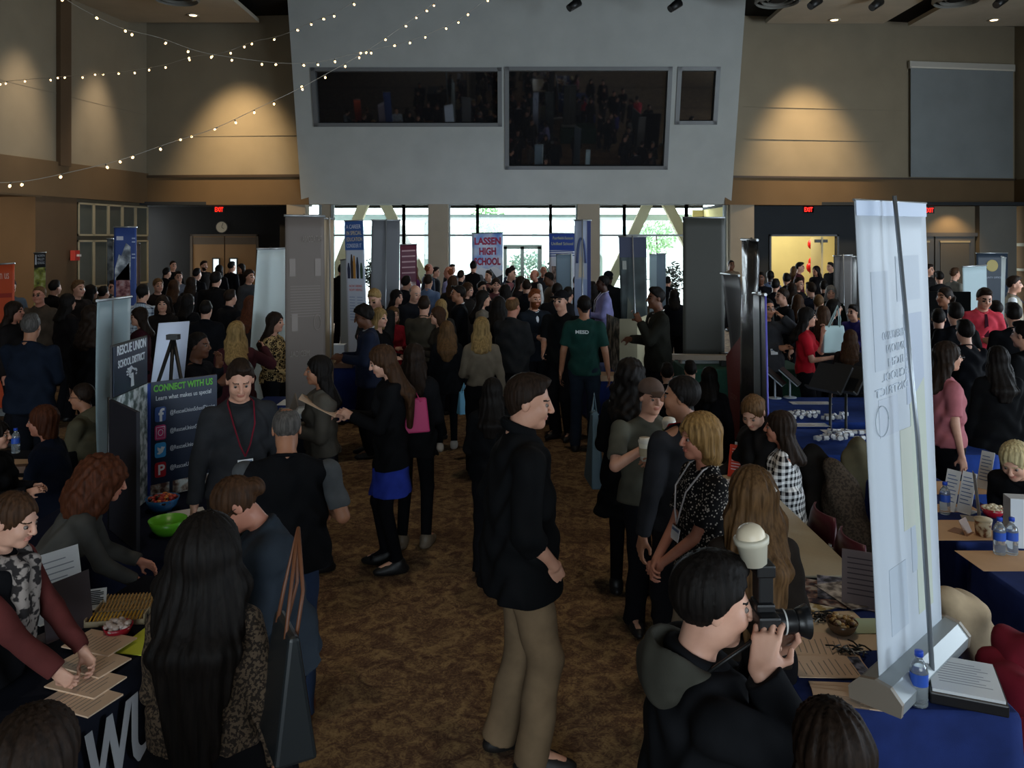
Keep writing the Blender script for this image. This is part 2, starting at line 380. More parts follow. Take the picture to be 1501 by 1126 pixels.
def person(px, py, hd=0, sex='m', label='', Y=None, h=None, foot=None, pose='stand', lean=0, side=0, twist=0, yaw=0, pitch=0, L='down', Rr='down', Lp=None, Rp=None,
           hair='short', hc='db', top='shirt', tc='202226', tpat=None, tc2=None, tps=1.0, sleeve='long', bot='pants', bc='16161a', shoe='141416', skin='l', glasses=False, beard=False,
           lanyard=None, badge=False, under=None, tie=None, collar=0.0, hem=None, curlL=.4, curlR=.4, palmL=None, palmR=None, stance=(0, 0), wide=0.0, hairlen=None, group=None, fix=False,
           fat=0.0, hat=None, extra=None, vox=None, handdirL=None, handdirR=None, hatc='5a4a40', sleeve_c=None, kneel=0.0, feet=None, g=None, bust=None, hairvol=0.0, hood=None):
    fem = sex == 'f'; h = h or (1.64 if fem else 1.76)
    if foot: Y = CH*F/(foot-HZ)
    if Y is None:
        Y = min((CH-h)*F/max(py-HZ, 5), 23.6)
    if Y > 6.0 and not fix:
        best = None
        for dy in (0, .15, -.15, .3, -.3, .45, -.45, .6, -.6, .75, -.75, .9, -.9, 1.1, -1.1, 1.3, -1.3, 1.6, -1.6):
            y2 = Y+dy*(1 if Y > 9 else .55)
            if y2 > 24.3: continue
            c_ = clash((px-CX)*y2/F, y2, pose == 'sit')
            hh = (CH-(py-HZ)*y2/F)
            pen = 0 if pose == 'sit' else max(0, hh-1.93)*3+max(0, (1.47 if fem else 1.55)-hh)*3
            if best is None or c_*2+pen+abs(dy)*.02 < best[0]: best = (c_*2+pen+abs(dy)*.02, y2)
        Y = best[1]
    OCC.append(((px-CX)*Y/F, Y))
    if vox is None: vox = min(.03, max(.0085, Y*.0019))
    near = Y < 7.2
    hv = max(.0042, min(vox, Y*.00115)) if Y < 9 else vox*.62
    sh = (.150 if fem else .172)+wide; lw = .86 if fem else 1.0
    O = np.array([0, 0, .95 if pose == 'stand' else .56]); O0 = np.array([0, 0, .95])
    Rt = rot3(lean, side, twist)
    T = lambda p: O+Rt@(np.array(p, float)-O0)
    tf = (O-Rt@O0, Rt)     # frame for upright coordinates
    hdc = T((0, -.008, 1.515)); Rh = Rt@rot3(-lean*.75, -side*.7, 0)@rot3(0, 0, yaw)@rot3(pitch, 0, 0)
    C = hdc+Rh@np.array([0, -.02, .115]); fr = (C, Rh)
    # ---- joints
    hip = [O+Rt@np.array([s*.09, 0, -.03]) for s in (1, -1)]
    if pose == 'sit':
        kn = [np.array([s*.12, -.43, .54]) for s in (1, -1)]; an = [np.array([s*.12, -.40, .09]) for s in (1, -1)]
    else:
        fs = feet or ((.10, stance[0]), (-.10, stance[1])); an = [np.array([f[0], f[1]+.02, .09]) for f in fs]; kn = []
        for i in (0, 1):
            K, _ = ik(hip[i], an[i], .425, .42, (0, -1, 0)); kn.append(K)
    S = [T((s*sh, 0, 1.400)) for s in (1, -1)]; W = []; E = []; side_ = (1, -1)
    for i, (a, pl) in enumerate(((L, Lp), (Rr, Rp))):
        t = np.array(ARM[a] if isinstance(a, str) else a, float); t = t.copy()
        t[0] *= side_[i] if isinstance(a, str) else 1
        if isinstance(a, str) and a == 'down' and fem: t[0] *= .9
        po = np.array(pl, float) if pl else np.array([.45*side_[i], .55, -.75])
        e, w = ik(S[i], T(t), .285, .25, Rt@po); E.append(e); W.append(w)
    # ---- body
    P = []; u = lambda p, k=.03: P.append((p, k, 'u'))
    o, Rm = tf
    th = 1.0+fat
    u(acap(o, Rm, (0, .0, 1.16), (0, -.005, 1.35), .092*th, .098, .66)); u(acap(o, Rm, (0, 0, 1.0), (0, 0, 1.16), .09*th, .085*th, .72))
    u(acap(o, Rm, (0, .005, .92), (0, 0, 1.0), .098*th, .09*th, .68))
    u(cap(T((sh-.03, 0, 1.395)), T((-sh+.03, 0, 1.395)), .048)); nk = T((0, .012, 1.46))
    for s in (1, -1): u(cap(T((s*.12, .005, 1.408)), T((s*.02, .015, 1.470)), .035, .04), .03)
    u(cap(nk, C+Rh@np.array([0, .022, -.07]), .056*lw, .052*lw), .02)
    for i, s in enumerate(side_):
        u(cap(S[i], E[i], .05*lw, .039*lw), .02); u(cap(E[i], W[i], .040*lw, .026*lw), .008)
        u(cap(hip[i], kn[i], .082, .055), .03); u(cap(kn[i], an[i], .054, .036), .02)
        u(cap(an[i], an[i]+np.array([s*.02, -.13, -.05]), .035, .03), .02)
    hp = []
    for i, (cu, pn, hdir) in enumerate(((curlL, palmL, handdirL), (curlR, palmR, handdirR))):
        d = unit(W[i]-E[i]) if hdir is None else unit(Rt@np.array(hdir, float)); n = Rt@np.array(pn, float) if pn else Rt@(np.array([-side_[i]*1.0, .15, -.1]) if d[2] < -.5 else np.array([-side_[i]*.8, .3, -.5]))
        q = []; hand(q, W[i], d, n, side_[i] if True else 1, cu, s=.95*lw if fem else 1.0)
        P += q; n = unit(n-d*(n@d)); hp.append((W[i]+d*.085+n*.028, d, n))
    # head
    hs = .97 if fem else 1.0
    H = lambda c, r, k=.02: P.append((ell(C, Rh, np.array(c)*hs, np.array(r)*hs), k, 'u'))
    H((0, .014, .030), (.074, .094, .088)); H((0, -.026, -.034), (.057, .062, .080), .03); H((0, -.062, -.094), (.026, .022, .020), .025)
    for s in (1, -1):
        H((s*.034, -.060, -.028), (.026, .026, .028), .02); H((s*.075, .012, -.004), (.009, .019, .031), .006); H((s*.042, -.010, -.068), (.013, .034, .03), .03)
    u((ell(C, Rh, (0, -.072, .022), (.046, .018, .012))), .012)
    P.append((cap(C+Rh@np.array([0, -.090, .012])*hs, C+Rh@np.array([0, -.108, -.026])*hs, .0080, .0115), .010, 'u'))
    if near:
        for s in (1, -1): H((s*.012, -.100, -.030), (.0075, .011, .007), .004)
        P.append((ell(C, Rh, (0, -.086, -.053), (.022, .008, .0045)), .004, 'u')); P.append((ell(C, Rh, (0, -.084, -.064), (.019, .008, .0052)), .004, 'u'))
    for s in (1, -1): P.append((ell(C, Rh, (s*.031*hs, -.096, .001), (.017, .015, .0085)), .010, 's'))
    fine = [[(C[i]-.11, C[i]+.12, hv)] for i in range(3)]
    if Y < 7.2:
        for i in range(3):
            for w, d, n in hp: fine[i].append((w[i]-.09, w[i]+.09, max(hv, .0045)))
    ve, qu = solid(P, vox, fine)
    fc = ve[qu].mean(1); l = (fc-C)@Rh/hs   # local coords
    mi = np.zeros(len(qu), int); ax_ = np.abs(l[:, 0])
    mi[(ax_ < .024) & (l[:, 2] > -.071) & (l[:, 2] < -.048) & (l[:, 1] < -.080)] = 1
    mi[(ax_ > .012) & (ax_ < .050) & (l[:, 2] > .020) & (l[:, 2] < (.0265 if near else .027+.4*vox)) & (l[:, 1] < -.062)] = 2
    if not near: mi[(ax_ > .018) & (ax_ < .044) & (l[:, 2] > -.008-.2*vox) & (l[:, 2] < .008) & (l[:, 1] < -.062)] = 3
    if beard: mi[(l[:, 2] < -.030) & (l[:, 1] < .0) & (l[:, 2] > -.14) & (mi != 1) & (np.abs(l[:, 0]) < .075) & ~((l[:, 1] < -.1))] = 2
    hcol = HC.get(hc, hc); sk = SK.get(skin, skin); c = [int(sk[i:i+2], 16) for i in (0, 2, 4)]
    lip = '%02x%02x%02x' % (min(255, int(c[0]*.9)), int(c[1]*.76), int(c[2]*.76))
    if hair in ('crew', 'bald'): mi[(l[:, 2] > .094-1.04*(l[:, 1]+.09)+.004) & (np.abs(l[:, 0]) < .1) & (l[:, 2] < .14) & (l[:, 2] > -.08) & (l[:, 1] > (-.2 if hair == 'crew' else .045)) & ~((hair == 'bald') & (l[:, 2] > .075))] = 2
    # scale so that the head top lands on py
    zt = (C+Rh@np.array([0, 0, .128]))[2]
    if hair in ('curly', 'bob', 'long', 'short') or hat: zt += .008
    tgt = CH-(py-HZ)*Y/F; s = tgt/zt
    a = R(hd); ca, sa = math.cos(a), math.sin(a); cx, cy = C[0]*s, C[1]*s
    loc = V(((px-CX)*Y/F-(ca*cx-sa*cy), Y-(sa*cx+ca*cy), 0))
    me = npmesh('body', ve, qu, [skinmat(sk), plain('lip', lip, .45), hairmat(hcol), plain('eye_dark', '1c120e', .3)], s, mi)
    ob = bpy.data.objects.new('person', me); link(ob, None, loc, a); tag(ob, label, 'person', group or 'people at the fair')
    if label is None: raise ValueError
    def child(name, prims, mat, vx=None, fine=((), (), ()), disp=None, floor=None, lab=None):
        v, q = solid(prims, vx or vox, fine, disp, floor)
        if v is None: return None
        m = npmesh(name, v, q, mat if isinstance(mat, list) else [mat], s); c_ = bpy.data.objects.new(name, m); link(c_, ob)
        if lab: c_['label'] = lab
        return c_
    ph = rng.rand(6)*6.28
    wr = None
    if Y < 12:
        am = .0035 if top in ('suit', 'tee') else .005
        wr = lambda X, Y_, Z: am*np.sin(31*Z+9*X+3*np.sin(17*X+11*Y_+ph[0])+ph[1])+am*.7*np.sin(19*X-23*Z+13*Y_+ph[2]+2*np.sin(13*Z+ph[3]))
    # ---- top
    if top != 'none':
        G = g if g is not None else dict(tee=.016, blouse=.014, shirt=.018, jacket=.034, suit=.028, vest=.028, cardigan=.024, hoodie=.036, coat=.036, dress=.012, sweater=.020).get(top, .02)
        hem_ = hem if hem is not None else dict(tee=.90, blouse=.92, shirt=.96, jacket=.86, suit=.82, vest=.90, cardigan=.78, hoodie=.86, coat=.50, dress=.52, sweater=.90).get(top, .9)
        if pose == 'sit': hem_ = max(hem_, .90)
        def torso(G, hm, flare=.0, arms=True, slv='long'):
            q = []; w = lambda p, k=.03: q.append((p, k, 'u'))
            w(acap(o, Rm, (0, 0, 1.16), (0, -.005, 1.35), .092*th+G, .098+G, .66)); w(acap(o, Rm, (0, 0, 1.0), (0, 0, 1.16), (.094 if fem else .096)*th+G, (.084 if fem else .09)*th+G, .70))
            w(acap(o, Rm, (0, .004, min(.95, hm)), (0, 0, 1.0), .102*th+G, .094*th+G, .66))
            if hm < .93: w(acap(o, Rm, (0, .004, 1.0), (0, 0, hm-.1), .098*th+G, .11*th+G+flare, .70))
            if fem:
                for s_ in (1, -1): w(ell(o, Rm, (s_*.068, -.075, 1.27), (.060, .055+G, .062)), .03)
            w(cap(T((sh-.035, 0, 1.385)), T((-sh+.035, 0, 1.385)), .05+G*.6)); gg = max(G*.45, .011)
            for s_ in (1, -1): w(cap(T((s_*.115, .005, 1.402)), T((s_*.03, .015, 1.458)), .038+gg, .042+gg))
            q.append((half(o, Rm, (0, 0, -1), -hm), .002, 'i')) if False else None
            q.append(((np.array([-9.]*3), np.array([9.]*3), (lambda zz, O_=T((0, 0, hm)), n_=Rt@np.array([0, 0, 1.]): (lambda X, Y_, Z: -((X-O_[0])*n_[0]+(Y_-O_[1])*n_[1]+(Z-O_[2])*n_[2])))(0)), .004, 'i'))
            nn = unit((0, -.42, 1)); q.append((half(T((0, 0, 1.492+collar)), Rm, nn, 0.0), .004, 'i'))
            return q
        q = torso(G, hem_, dict(coat=.05, dress=.05, cardigan=.02, jacket=.01, vest=.0).get(top, 0.0))
        ga = {'jacket': .022, 'hoodie': .024, 'coat': .024, 'suit': .018, 'cardigan': .015, 'sweater': .014, 'shirt': .013, 'tee': .016, 'blouse': .012, 'dress': .010, 'vest': .013}.get(top, .014)
        sq = []
        if top == 'vest' and under and not sleeve_c: sleeve_c = under
        if not (top == 'vest' or sleeve == 'none') or sleeve_c:
            dst = sq if sleeve_c else q
            for i in (0, 1):
                if sleeve == 'short':
                    m_ = S[i]+(E[i]-S[i])*.78; dst.append((cap(S[i], m_, .050*lw+ga, .049*lw+ga, True), .02, 'u'))
                else:
                    dst.append((cap(S[i], E[i], .048*lw+ga, .043*lw+ga), .02, 'u')); e2 = E[i]+(W[i]-E[i])*(.97 if sleeve == 'long' else .35); dst.append((cap(E[i], e2, .043*lw+ga, (.031 if sleeve == 'long' else .040)*lw+ga, True), .012, 'u'))
        # keep sleeve op after hem cut: cut only the torso
        cuts = [x for x in q if x[2] != 'u']; tor = [x for x in q if x[2] == 'u']
        def build_top(name, tor, cuts, arms, mat, disp, vx, lab=None):
            allp = tor+arms; lo, hi = bounds(allp, vx*2.5); g_ = SDF([axis(lo[i], hi[i], vx) for i in range(3)])
            for p in tor: g_.op(p[0], p[1], 'u')
            if disp: g_.disp(disp)
            for p in cuts: g_.op(p[0], p[1], p[2])
            for p in arms: g_.op(p[0], p[1], 'u')
            if disp and arms: g_.disp(lambda X, Y_, Z: .5*disp(X, Y_, Z))
            v_, q_ = g_.mesh(); m = npmesh(name, v_, q_, [mat], s); c_ = bpy.data.objects.new(name, m); link(c_, ob)
            if lab: c_['label'] = lab
        nt_ = 7 if fem else 6
        torp = [x for x in tor[:len(tor)-(0 if sleeve_c or top == 'vest' or sleeve == 'none' else (2 if sleeve == 'short' else 4))]]
        armp = tor[len(torp):]
        vx = max(.008, vox*.9) if near else vox
        if under:   # open front: shirt below, V cut
            uq = torso(.012, max(hem_, .95)); build_top('shirt', [x for x in uq if x[2] == 'u'], [x for x in uq if x[2] != 'u'], [], fabric(under), None, vx)
            dp = .32 if top in ('suit', 'vest') else .5
            cuts.append((acap(o, Rm, (0, -.150-G*.3, 1.50), (0, -.150-G*.3, 1.50-dp), .085, .014 if top in ('suit', 'vest') else .065, 1.45), .004, 's'))
        nm = dict(tee='t_shirt', suit='suit_jacket').get(top, top)
        build_top(nm, torp, cuts, armp, fabric(tc, tpat, tc2, tps, rough=.85), wr, vx)
        if sleeve_c and sq:
            hf = len(sq)//2
            for part in (sq[:hf], sq[hf:]): child('sleeve', part, fabric(sleeve_c), vx, disp=wr)
        # collar
        if top in ('shirt', 'suit', 'jacket', 'vest', 'coat', 'hoodie', 'sweater') or collar:
            cr = {'jacket': .017, 'hoodie': .024, 'coat': .02}.get(top, .011); cc = under if (under and top in ('suit',)) else tc
            zc = 1.478+collar*.7
            RR = Rt@rot3(22, 0, 0)
            cp = [(torus(T((0, .005, zc)), RR, (0, 0, 0), .062*lw+cr*.4, cr, 1.0), .0, 'u')]
            if collar: cp.append((torus(T((0, .008, zc+.02)), RR, (0, 0, 0), .062*lw+cr*.4, cr, 1.0), .015, 'u'))
            child('collar', cp, fabric(cc if not (top == 'vest' and under) else tc), max(.006, min(vx, .012)))
        if tie:
            gt = .012 if under else G; m = MB(); pts = [T((0, -.098-gt*.6, 1.44)), T((0, -.112-gt, 1.36)), T((0, -.110-gt, 1.22)), T((0, -.105-gt, 1.05))]
            wd = (.014, .017, .026, .034)
            vs = []
            for p_, w_ in zip(pts, wd):
                for dx in (-w_, w_):
                    for dy in (0, .006): vs.append(V((p_+Rt@np.array([dx, dy, 0]))*s))
            fs_ = []
            for i in range(3):
                b_ = i*4; c_ = b_+4; fs_ += [(b_, c_, c_+2, b_+2), (b_+1, b_+3, c_+3, c_+1), (b_, b_+1, c_+1, c_), (b_+2, c_+2, c_+3, b_+3)]
            m.add(vs, fs_+[(0, 2, 3, 1), (12, 13, 15, 14)]); m.build('tie', fabric(tie), ob)
        if hood or top == 'hoodie':
            child('hood', [(ell(o, Rm, (0, .10, 1.44), (.13, .07, .075)), .02, 'u'), (torus(o, Rt@rot3(35, 0, 0), (0, 0, 0), .1, .032, .9) if False else torus(T((0, .03, 1.47)), Rt@rot3(28, 0, 0), (0, 0, 0), .095, .03, .95), .03, 'u'), (ell(o, Rm, (0, .05, 1.53), (.075, .07, .055)), .02, 's')], fabric(hood or tc), max(.008, vox*.8), disp=wr)
    # ---- bottom
    Gp = dict(pants=.018, jeans=.012, leggings=.003, slacks=.020).get(bot, .016)
    if bot in ('pants', 'jeans', 'leggings', 'slacks'):
        q = [(acap(o, Rm, (0, .005, .91), (0, 0, 1.0), .098*th+Gp*.8, .092*th+Gp*.7, .68), .03, 'u')]
        for i in (0, 1):
            ae = kn[i]+(an[i]-kn[i])*(1.10 if bot != 'leggings' else 1.0)
            q += [(cap(hip[i], kn[i], .084+Gp, .056+Gp*1.2), .02, 'u'), (cap(kn[i], ae, .056+Gp*1.2, .040+Gp*1.9, True), .02, 'u')]
        w2 = (lambda X, Y_, Z: .004*np.sin(26*Z+7*X+2*np.sin(12*Y_+ph[4])+ph[5])) if Y < 10 and bot != 'leggings' else None
        child({'jeans': 'jeans', 'leggings': 'leggings'}.get(bot, 'trousers'), q, fabric(bc), disp=w2)
    elif bot == 'skirt':
        q = [(acap(o, Rm, (0, .004, .93), (0, 0, 1.04), .114*th, .104*th, .68), .03, 'u'), (acap((0, 0, 0), I3, (0, 0, .93), (0, 0, .60), .122*th, .165*th, .74, 1), .02, 'u')]
        child('skirt', q, fabric(bc), disp=wr)
        q = []
        for i in (0, 1): q += [(cap(hip[i], kn[i], .088, .060), .02, 'u'), (cap(kn[i], an[i], .060, .041), .02, 'u'), (cap(an[i], an[i]+np.array([0, -.10, -.045]), .042, .036), .02, 'u')]
        child('tights', q, fabric('101014'))
    if shoe:
        for i, s_ in enumerate(side_):
            t = rot3(0, 0, s_*9) if pose == 'stand' else I3; A0 = an[i]*np.array([1, 1, 0])
            q = [(ell(A0, t, (0, -.055, .03), (.047, .142, .045)), .02, 'u'), (cap(A0+np.array([0, .01, .04]), A0+np.array([0, .012, .105 if not fem else .075]), .044, .046), .035, 'u'), (cap(A0+np.array([0, -.080, .048]), A0+np.array([0, .0, .075]), .038, .044), .035, 'u'), (ell(A0, t, (0, .03, .025), (.04, .055, .035)), .02, 'u')]
            child('shoe', q, plain('shoe', shoe, .5), max(.009, vox*.8) if Y < 12 else vox, floor=.001)
    # ---- hair
    hm = hairmat(hcol); vh = max(.006, vox*.8) if near else vox*.8; hb = C+Rh@np.array([0, 0, .03])
    B_ = lambda p: C+Rh@(np.array(p, float)*hs)
    strand = lambda X, Y_, Z: (.0012 if hair in ('short', 'crew', 'slick', 'quiff', 'spot', 'bald') else .0032)*np.sin(17*np.arctan2(X-hb[0], Y_-hb[1])+2.5*np.sin(9*Z+ph[0]))+.002*np.sin(37*np.arctan2(X-hb[0], Y_-hb[1])+ph[1])
    curls = lambda X, Y_, Z: .010*np.sin(60*X+ph[0])*np.sin(55*Y_+ph[1])*np.sin(50*Z+ph[2])+.006*np.sin(95*X+40*Z)*np.sin(90*Y_+30*Z)
    def cutp(off=0.0):
        lo_, hi_, f0 = half(C, Rh, (0, -1.04, -1.0), -(.094-1.04*.09+off)/math.hypot(1, 1.04)); am_ = .006 if near else .002
        return ((lo_, hi_, lambda X, Y_, Z: f0(X, Y_, Z)+am_*np.sin(75*((X-C[0])*Rh[0, 0]+(Y_-C[1])*Rh[1, 0])+ph[2])+am_*.6*np.sin(160*(X-C[0])+90*Z+ph[3])), .006, 'i')
    shell = lambda t: (ell(C, Rh, (0, .016*hs, .032*hs), ((.074+t)*hs, (.094+t)*hs, (.088+t)*hs)), .02, 'u')
    q = None; dsp = strand; hn = 'hair'
    if hair == 'short': q = [shell(.009+hairvol), (ell(C, Rh, (.012, -.042, .104), (.052, .048, .026)), .02, 'u'), (ell(C, Rh, (0, .0, .118), (.05, .06, .018)), .02, 'u'), cutp(.0)]; 
    elif hair == 'crew': q = [shell(.006), cutp(.006)]
    elif hair == 'quiff': q = [shell(.010), (cap(B_((-.035, -.075, .105)), B_((.035, -.075, .105)), .022), .02, 'u'), cutp(.006)]
    elif hair == 'slick': q = [shell(.012), (ell(C, Rh, (0, .055, .0), (.062, .05, .085)), .02, 'u'), (ell(C, Rh, (0, -.03, .10), (.05, .06, .028)), .02, 'u'), cutp(.004)]
    elif hair == 'bald':
        q = [(ell(C, Rh, (0, .018, .02), (.078, .098, .085)), .02, 'u'), (half(C, Rh, (0, 0, 1), .062), .004, 'i'), cutp(-.03), (half(C, Rh, (0, -1, 0), .01), .004, 'i')]
    elif hair == 'spot': q = [shell(.007), cutp(.006), (ell(C, Rh, (0, .040, .132), (.050, .070, .052)), .004, 's')]
    elif hair == 'afro': q = [shell(.03), cutp(.0)]; dsp = curls
    elif hair in ('long', 'curly', 'bob', 'longstraight', 'wavy', 'half'):
        ln = hairlen if hairlen is not None else dict(long=.33, curly=.30, bob=.14, longstraight=.62, wavy=.34, half=.2)[hair]
        t = dict(curly=.034).get(hair, .016)+hairvol
        q = [shell(t), cutp(.0)]; zlow = 1.60-ln
        # side curtains and back
        yb = .085; bk = T((0, .125+(.02 if ln > .25 else 0), max(zlow, 1.36)))
        tt = dict(curly=.060, bob=.032, long=.034, wavy=.042, longstraight=.034, half=.032)[hair]+hairvol
        for s_ in (1, -1):
            a0 = B_((s_*.058, .012, .03)); a1 = B_((s_*.074, .018, -.07))
            e0 = T((s_*.085, .055, 1.60-ln)) if ln > .16 else B_((s_*.070, .02, -.12))
            q += [(cap(a0, a1, .028+hairvol*.5, tt*.82), .02, 'u')]
            if ln > .16:
                mid = T((s_*.095, .055, max(1.40, 1.6-ln))); q += [(cap(a1, mid, tt*.82, tt*.9), .02, 'u')]
                if ln > .22: q += [(cap(mid, T((s_*.085, .115, max(zlow, 1.36)-.0)), tt*.9, tt*.7), .02, 'u')]
        q += [(acap(C, Rh, (0, .05, .02), (0, .055, -.10), .062+hairvol, .055+hairvol, .72), .02, 'u')]
        if ln > .16:
            A1 = B_((0, .055, -.09)); D1 = bk; dd = D1-A1; Lg = np.linalg.norm(dd); zz = unit(dd); xx = unit(np.cross((0, 1, 0), zz)) if False else unit(Rt@np.array([1., 0, 0])-zz*(zz@(Rt@np.array([1., 0, 0])))); yy = np.cross(zz, xx)
            RB = np.stack([xx, yy, zz], 1); q += [(acap(A1, RB, (0, 0, 0), (0, 0, Lg), .055+hairvol, .044+hairvol*.6, .50), .03, 'u')]
            if zlow < 1.34:
                A2 = bk; D2 = T((0, .150, zlow)); dd = D2-A2; Lg = np.linalg.norm(dd); zz = unit(dd); xx = unit(Rt@np.array([1., 0, 0])-zz*(zz@(Rt@np.array([1., 0, 0])))); RB = np.stack([xx, np.cross(zz, xx), zz], 1)
                q += [(acap(A2, RB, (0, 0, 0), (0, 0, Lg), .044+hairvol*.6, .022, .42), .03, 'u')]
        q += [(ell(C, Rh, (0, -.105, -.045), (.060, .080, .105)), .012, 's')]
        # the cap cut must only limit the scalp, so do it by carving the face instead
        q = [x for x in q if x[2] != 'i']
        if hair in ('curly',): dsp = curls
    elif hair == 'bushy':
        q = [shell(.03+hairvol), (ell(C, Rh, (0, .06, .01), (.15, .14, .15)), .03, 'u'), (ell(C, Rh, (0, .10, -.11), (.17, .13, .16)), .03, 'u'), (ell(C, Rh, (.09, .03, -.06), (.07, .08, .14)), .03, 'u'), (ell(C, Rh, (-.09, .03, -.06), (.07, .08, .14)), .03, 'u'), (ell(C, Rh, (0, -.120, -.045), (.060, .085, .105)), .012, 's')]; dsp = curls
    elif hair in ('pony', 'bun'):
        q = [shell(.009), cutp(.004)]
        if hair == 'pony': q += [(cap(B_((0, .10, .05)), B_((0, .15, -.01)), .024, .03), .01, 'u'), (cap(B_((0, .15, -.01)), B_((0, .14, -.20)), .03, .014), .01, 'u')]; q = [x for x in q if x[2] == 'u']+[(ell(C, Rh, (0, -.100, -.045), (.066, .085, .110)), .012, 's')]
        else: q = [x for x in q if x[2] == 'u']+[(ell(C, Rh, (0, .115, .0), (.045, .035, .045)), .01, 'u'), (ell(C, Rh, (0, -.100, -.045), (.070, .085, .110)), .012, 's')]
    if q: child(hn, q, hm, vh, disp=dsp)
    if beard and near: pass
    if hat:
        q = [(ell(C, Rh, (0, .014, .042), (.088, .108, .088)), .02, 'u'), (half(C, Rh, (0, 0, -1), -.040), .004, 'i')]
        hobj = child('cap', [q[0], (ell(C, Rh, (0, -.125, .049), (.066, .075, .013)), .008, 'u')]+[(half(C, Rh, (0, 0, -1), -.036), .003, 'i')], fabric(hatc), max(.006, vh*.8))
    # ---- small face parts
    def local(p): return V(p*s)
    if near:
        for s_ in (1, -1):
            m = MB(); c_ = local(C+Rh@np.array([s_*.031*hs, -.0765, .001])); m.ball(c_, .0108*s, 12, 0); f_ = V(Rh@np.array([0, -1., 0])); m.ball(c_+f_*.0055*s, .0072*s, 10, 1); m.build('eye', [plain('eye_white', '786c64', .4), plain('iris', '241a14', .2)], ob)
    if glasses:
        m = MB()
        for s_ in (1, -1):
            pts = [local(C+Rh@np.array([s_*.032+.022*math.cos(t), -.104, .001+.017*math.sin(t)])) for t in np.linspace(0, 6.283, 13)]; m.tube(pts, .0016*s, 5)
            m.tube([local(C+Rh@np.array([s_*.054, -.102, .004])), local(C+Rh@np.array([s_*.080, -.03, .006])), local(C+Rh@np.array([s_*.082, .01, .0])) ], .0016*s, 5)
        m.tube([local(C+Rh@np.array([-.010, -.105, .004])), local(C+Rh@np.array([.010, -.105, .004]))], .0016*s, 5); m.build('glasses', plain('glasses', '15100e', .3), ob)
    if lanyard:
        Gt = .02 if top in ('tee', 'shirt', 'blouse', 'dress') else .034
        for s_ in (1, -1):
            m = MB(); m.tube([local(T(p)) for p in ((s_*.055, .05, 1.50), (s_*.078, -.045, 1.475), (s_*.062, -.118-Gt, 1.36), (s_*.03, -.138-Gt, 1.24), (.0, -.142-Gt, 1.17))], .005*s, 5); m.build('lanyard_strap', fabric(lanyard), ob)
    if badge:
        m = MB(); Gt = .02 if top in ('tee', 'shirt', 'blouse', 'dress') else .034; b0 = T((0, -.150-Gt, 1.12)); M = Matrix.Translation(local(b0)) @ Matrix(Rt.tolist()).to_4x4() @ Matrix.Rotation(R(-12), 4, 'X'); m.box((-.045*s, -.002, -.035*s), (.045*s, .002, .035*s), 0, M); m.box((-.04*s, -.0028, .012*s), (.04*s, -.0018, .026*s), 1, M)
        m.build('name_badge', [plain('badge', 'd8dadc', .4), plain('badge_band', '5a6b86', .5)], ob)
    Mw = Matrix.Translation(loc) @ Matrix.Rotation(a, 4, 'Z')
    info = dict(ob=ob, s=s, Y=Y, loc=loc, M=Mw, C=Mw @ local(C), hands=[(Mw @ local(w), (Mw.to_3x3() @ V(d)).normalized(), (Mw.to_3x3() @ V(n)).normalized()) for w, d, n in hp], T=lambda p: Mw @ local(T(p)), fw=Mw.to_3x3() @ V((0, -1, 0)), local=local, Tl=T, Rh=Rh, Cl=C, h=tgt)
    if s < .80 or s > 1.13: print('SCALE', label, round(s, 2), round(Y, 2))
    return info
# ---------------------------------------------------------------- camera, world
cam = bpy.data.cameras.new('camera'); cam.sensor_width = 36; cam.lens = F*36/1501; cam.shift_y = -211/1501; cam.clip_start = .05; cam.clip_end = 300
co = bpy.data.objects.new('camera', cam); col.objects.link(co); co.location = (0, 0, CH); co.rotation_euler = (R(90), 0, 0); sc.camera = co
w = bpy.data.worlds.new('sky'); sc.world = w; w.use_nodes = True; bg = w.node_tree.nodes['Background']; bg.inputs[0].default_value = (.86, .95, 1.0, 1); bg.inputs[1].default_value = 9.0
vs = sc.view_settings; vs.view_transform = 'Standard'; vs.look = 'None'; vs.exposure = 0.0; vs.gamma = 1.0; vs.use_curve_mapping = False
def add_area(name, loc, rot, sx, sy, power, colr, spread=180):
    l = bpy.data.lights.new(name, 'AREA'); l.shape = 'RECTANGLE'; l.size = sx; l.size_y = sy; l.energy = power; l.color = colr; l.spread = R(spread)
    o = bpy.data.objects.new(name, l); link(o); o.location = loc; o.rotation_euler = tuple(R(a) for a in rot); return o
def add_spot(name, loc, tgt, power, colr, ang, blend=.6, rad=.06):
    l = bpy.data.lights.new(name, 'SPOT'); l.energy = power; l.color = colr; l.spot_size = R(ang); l.spot_blend = blend; l.shadow_soft_size = rad
    o = bpy.data.objects.new(name, l); link(o); o.location = loc; o.rotation_euler = (V(tgt)-V(loc)).to_track_quat('-Z', 'Y').to_euler(); return o
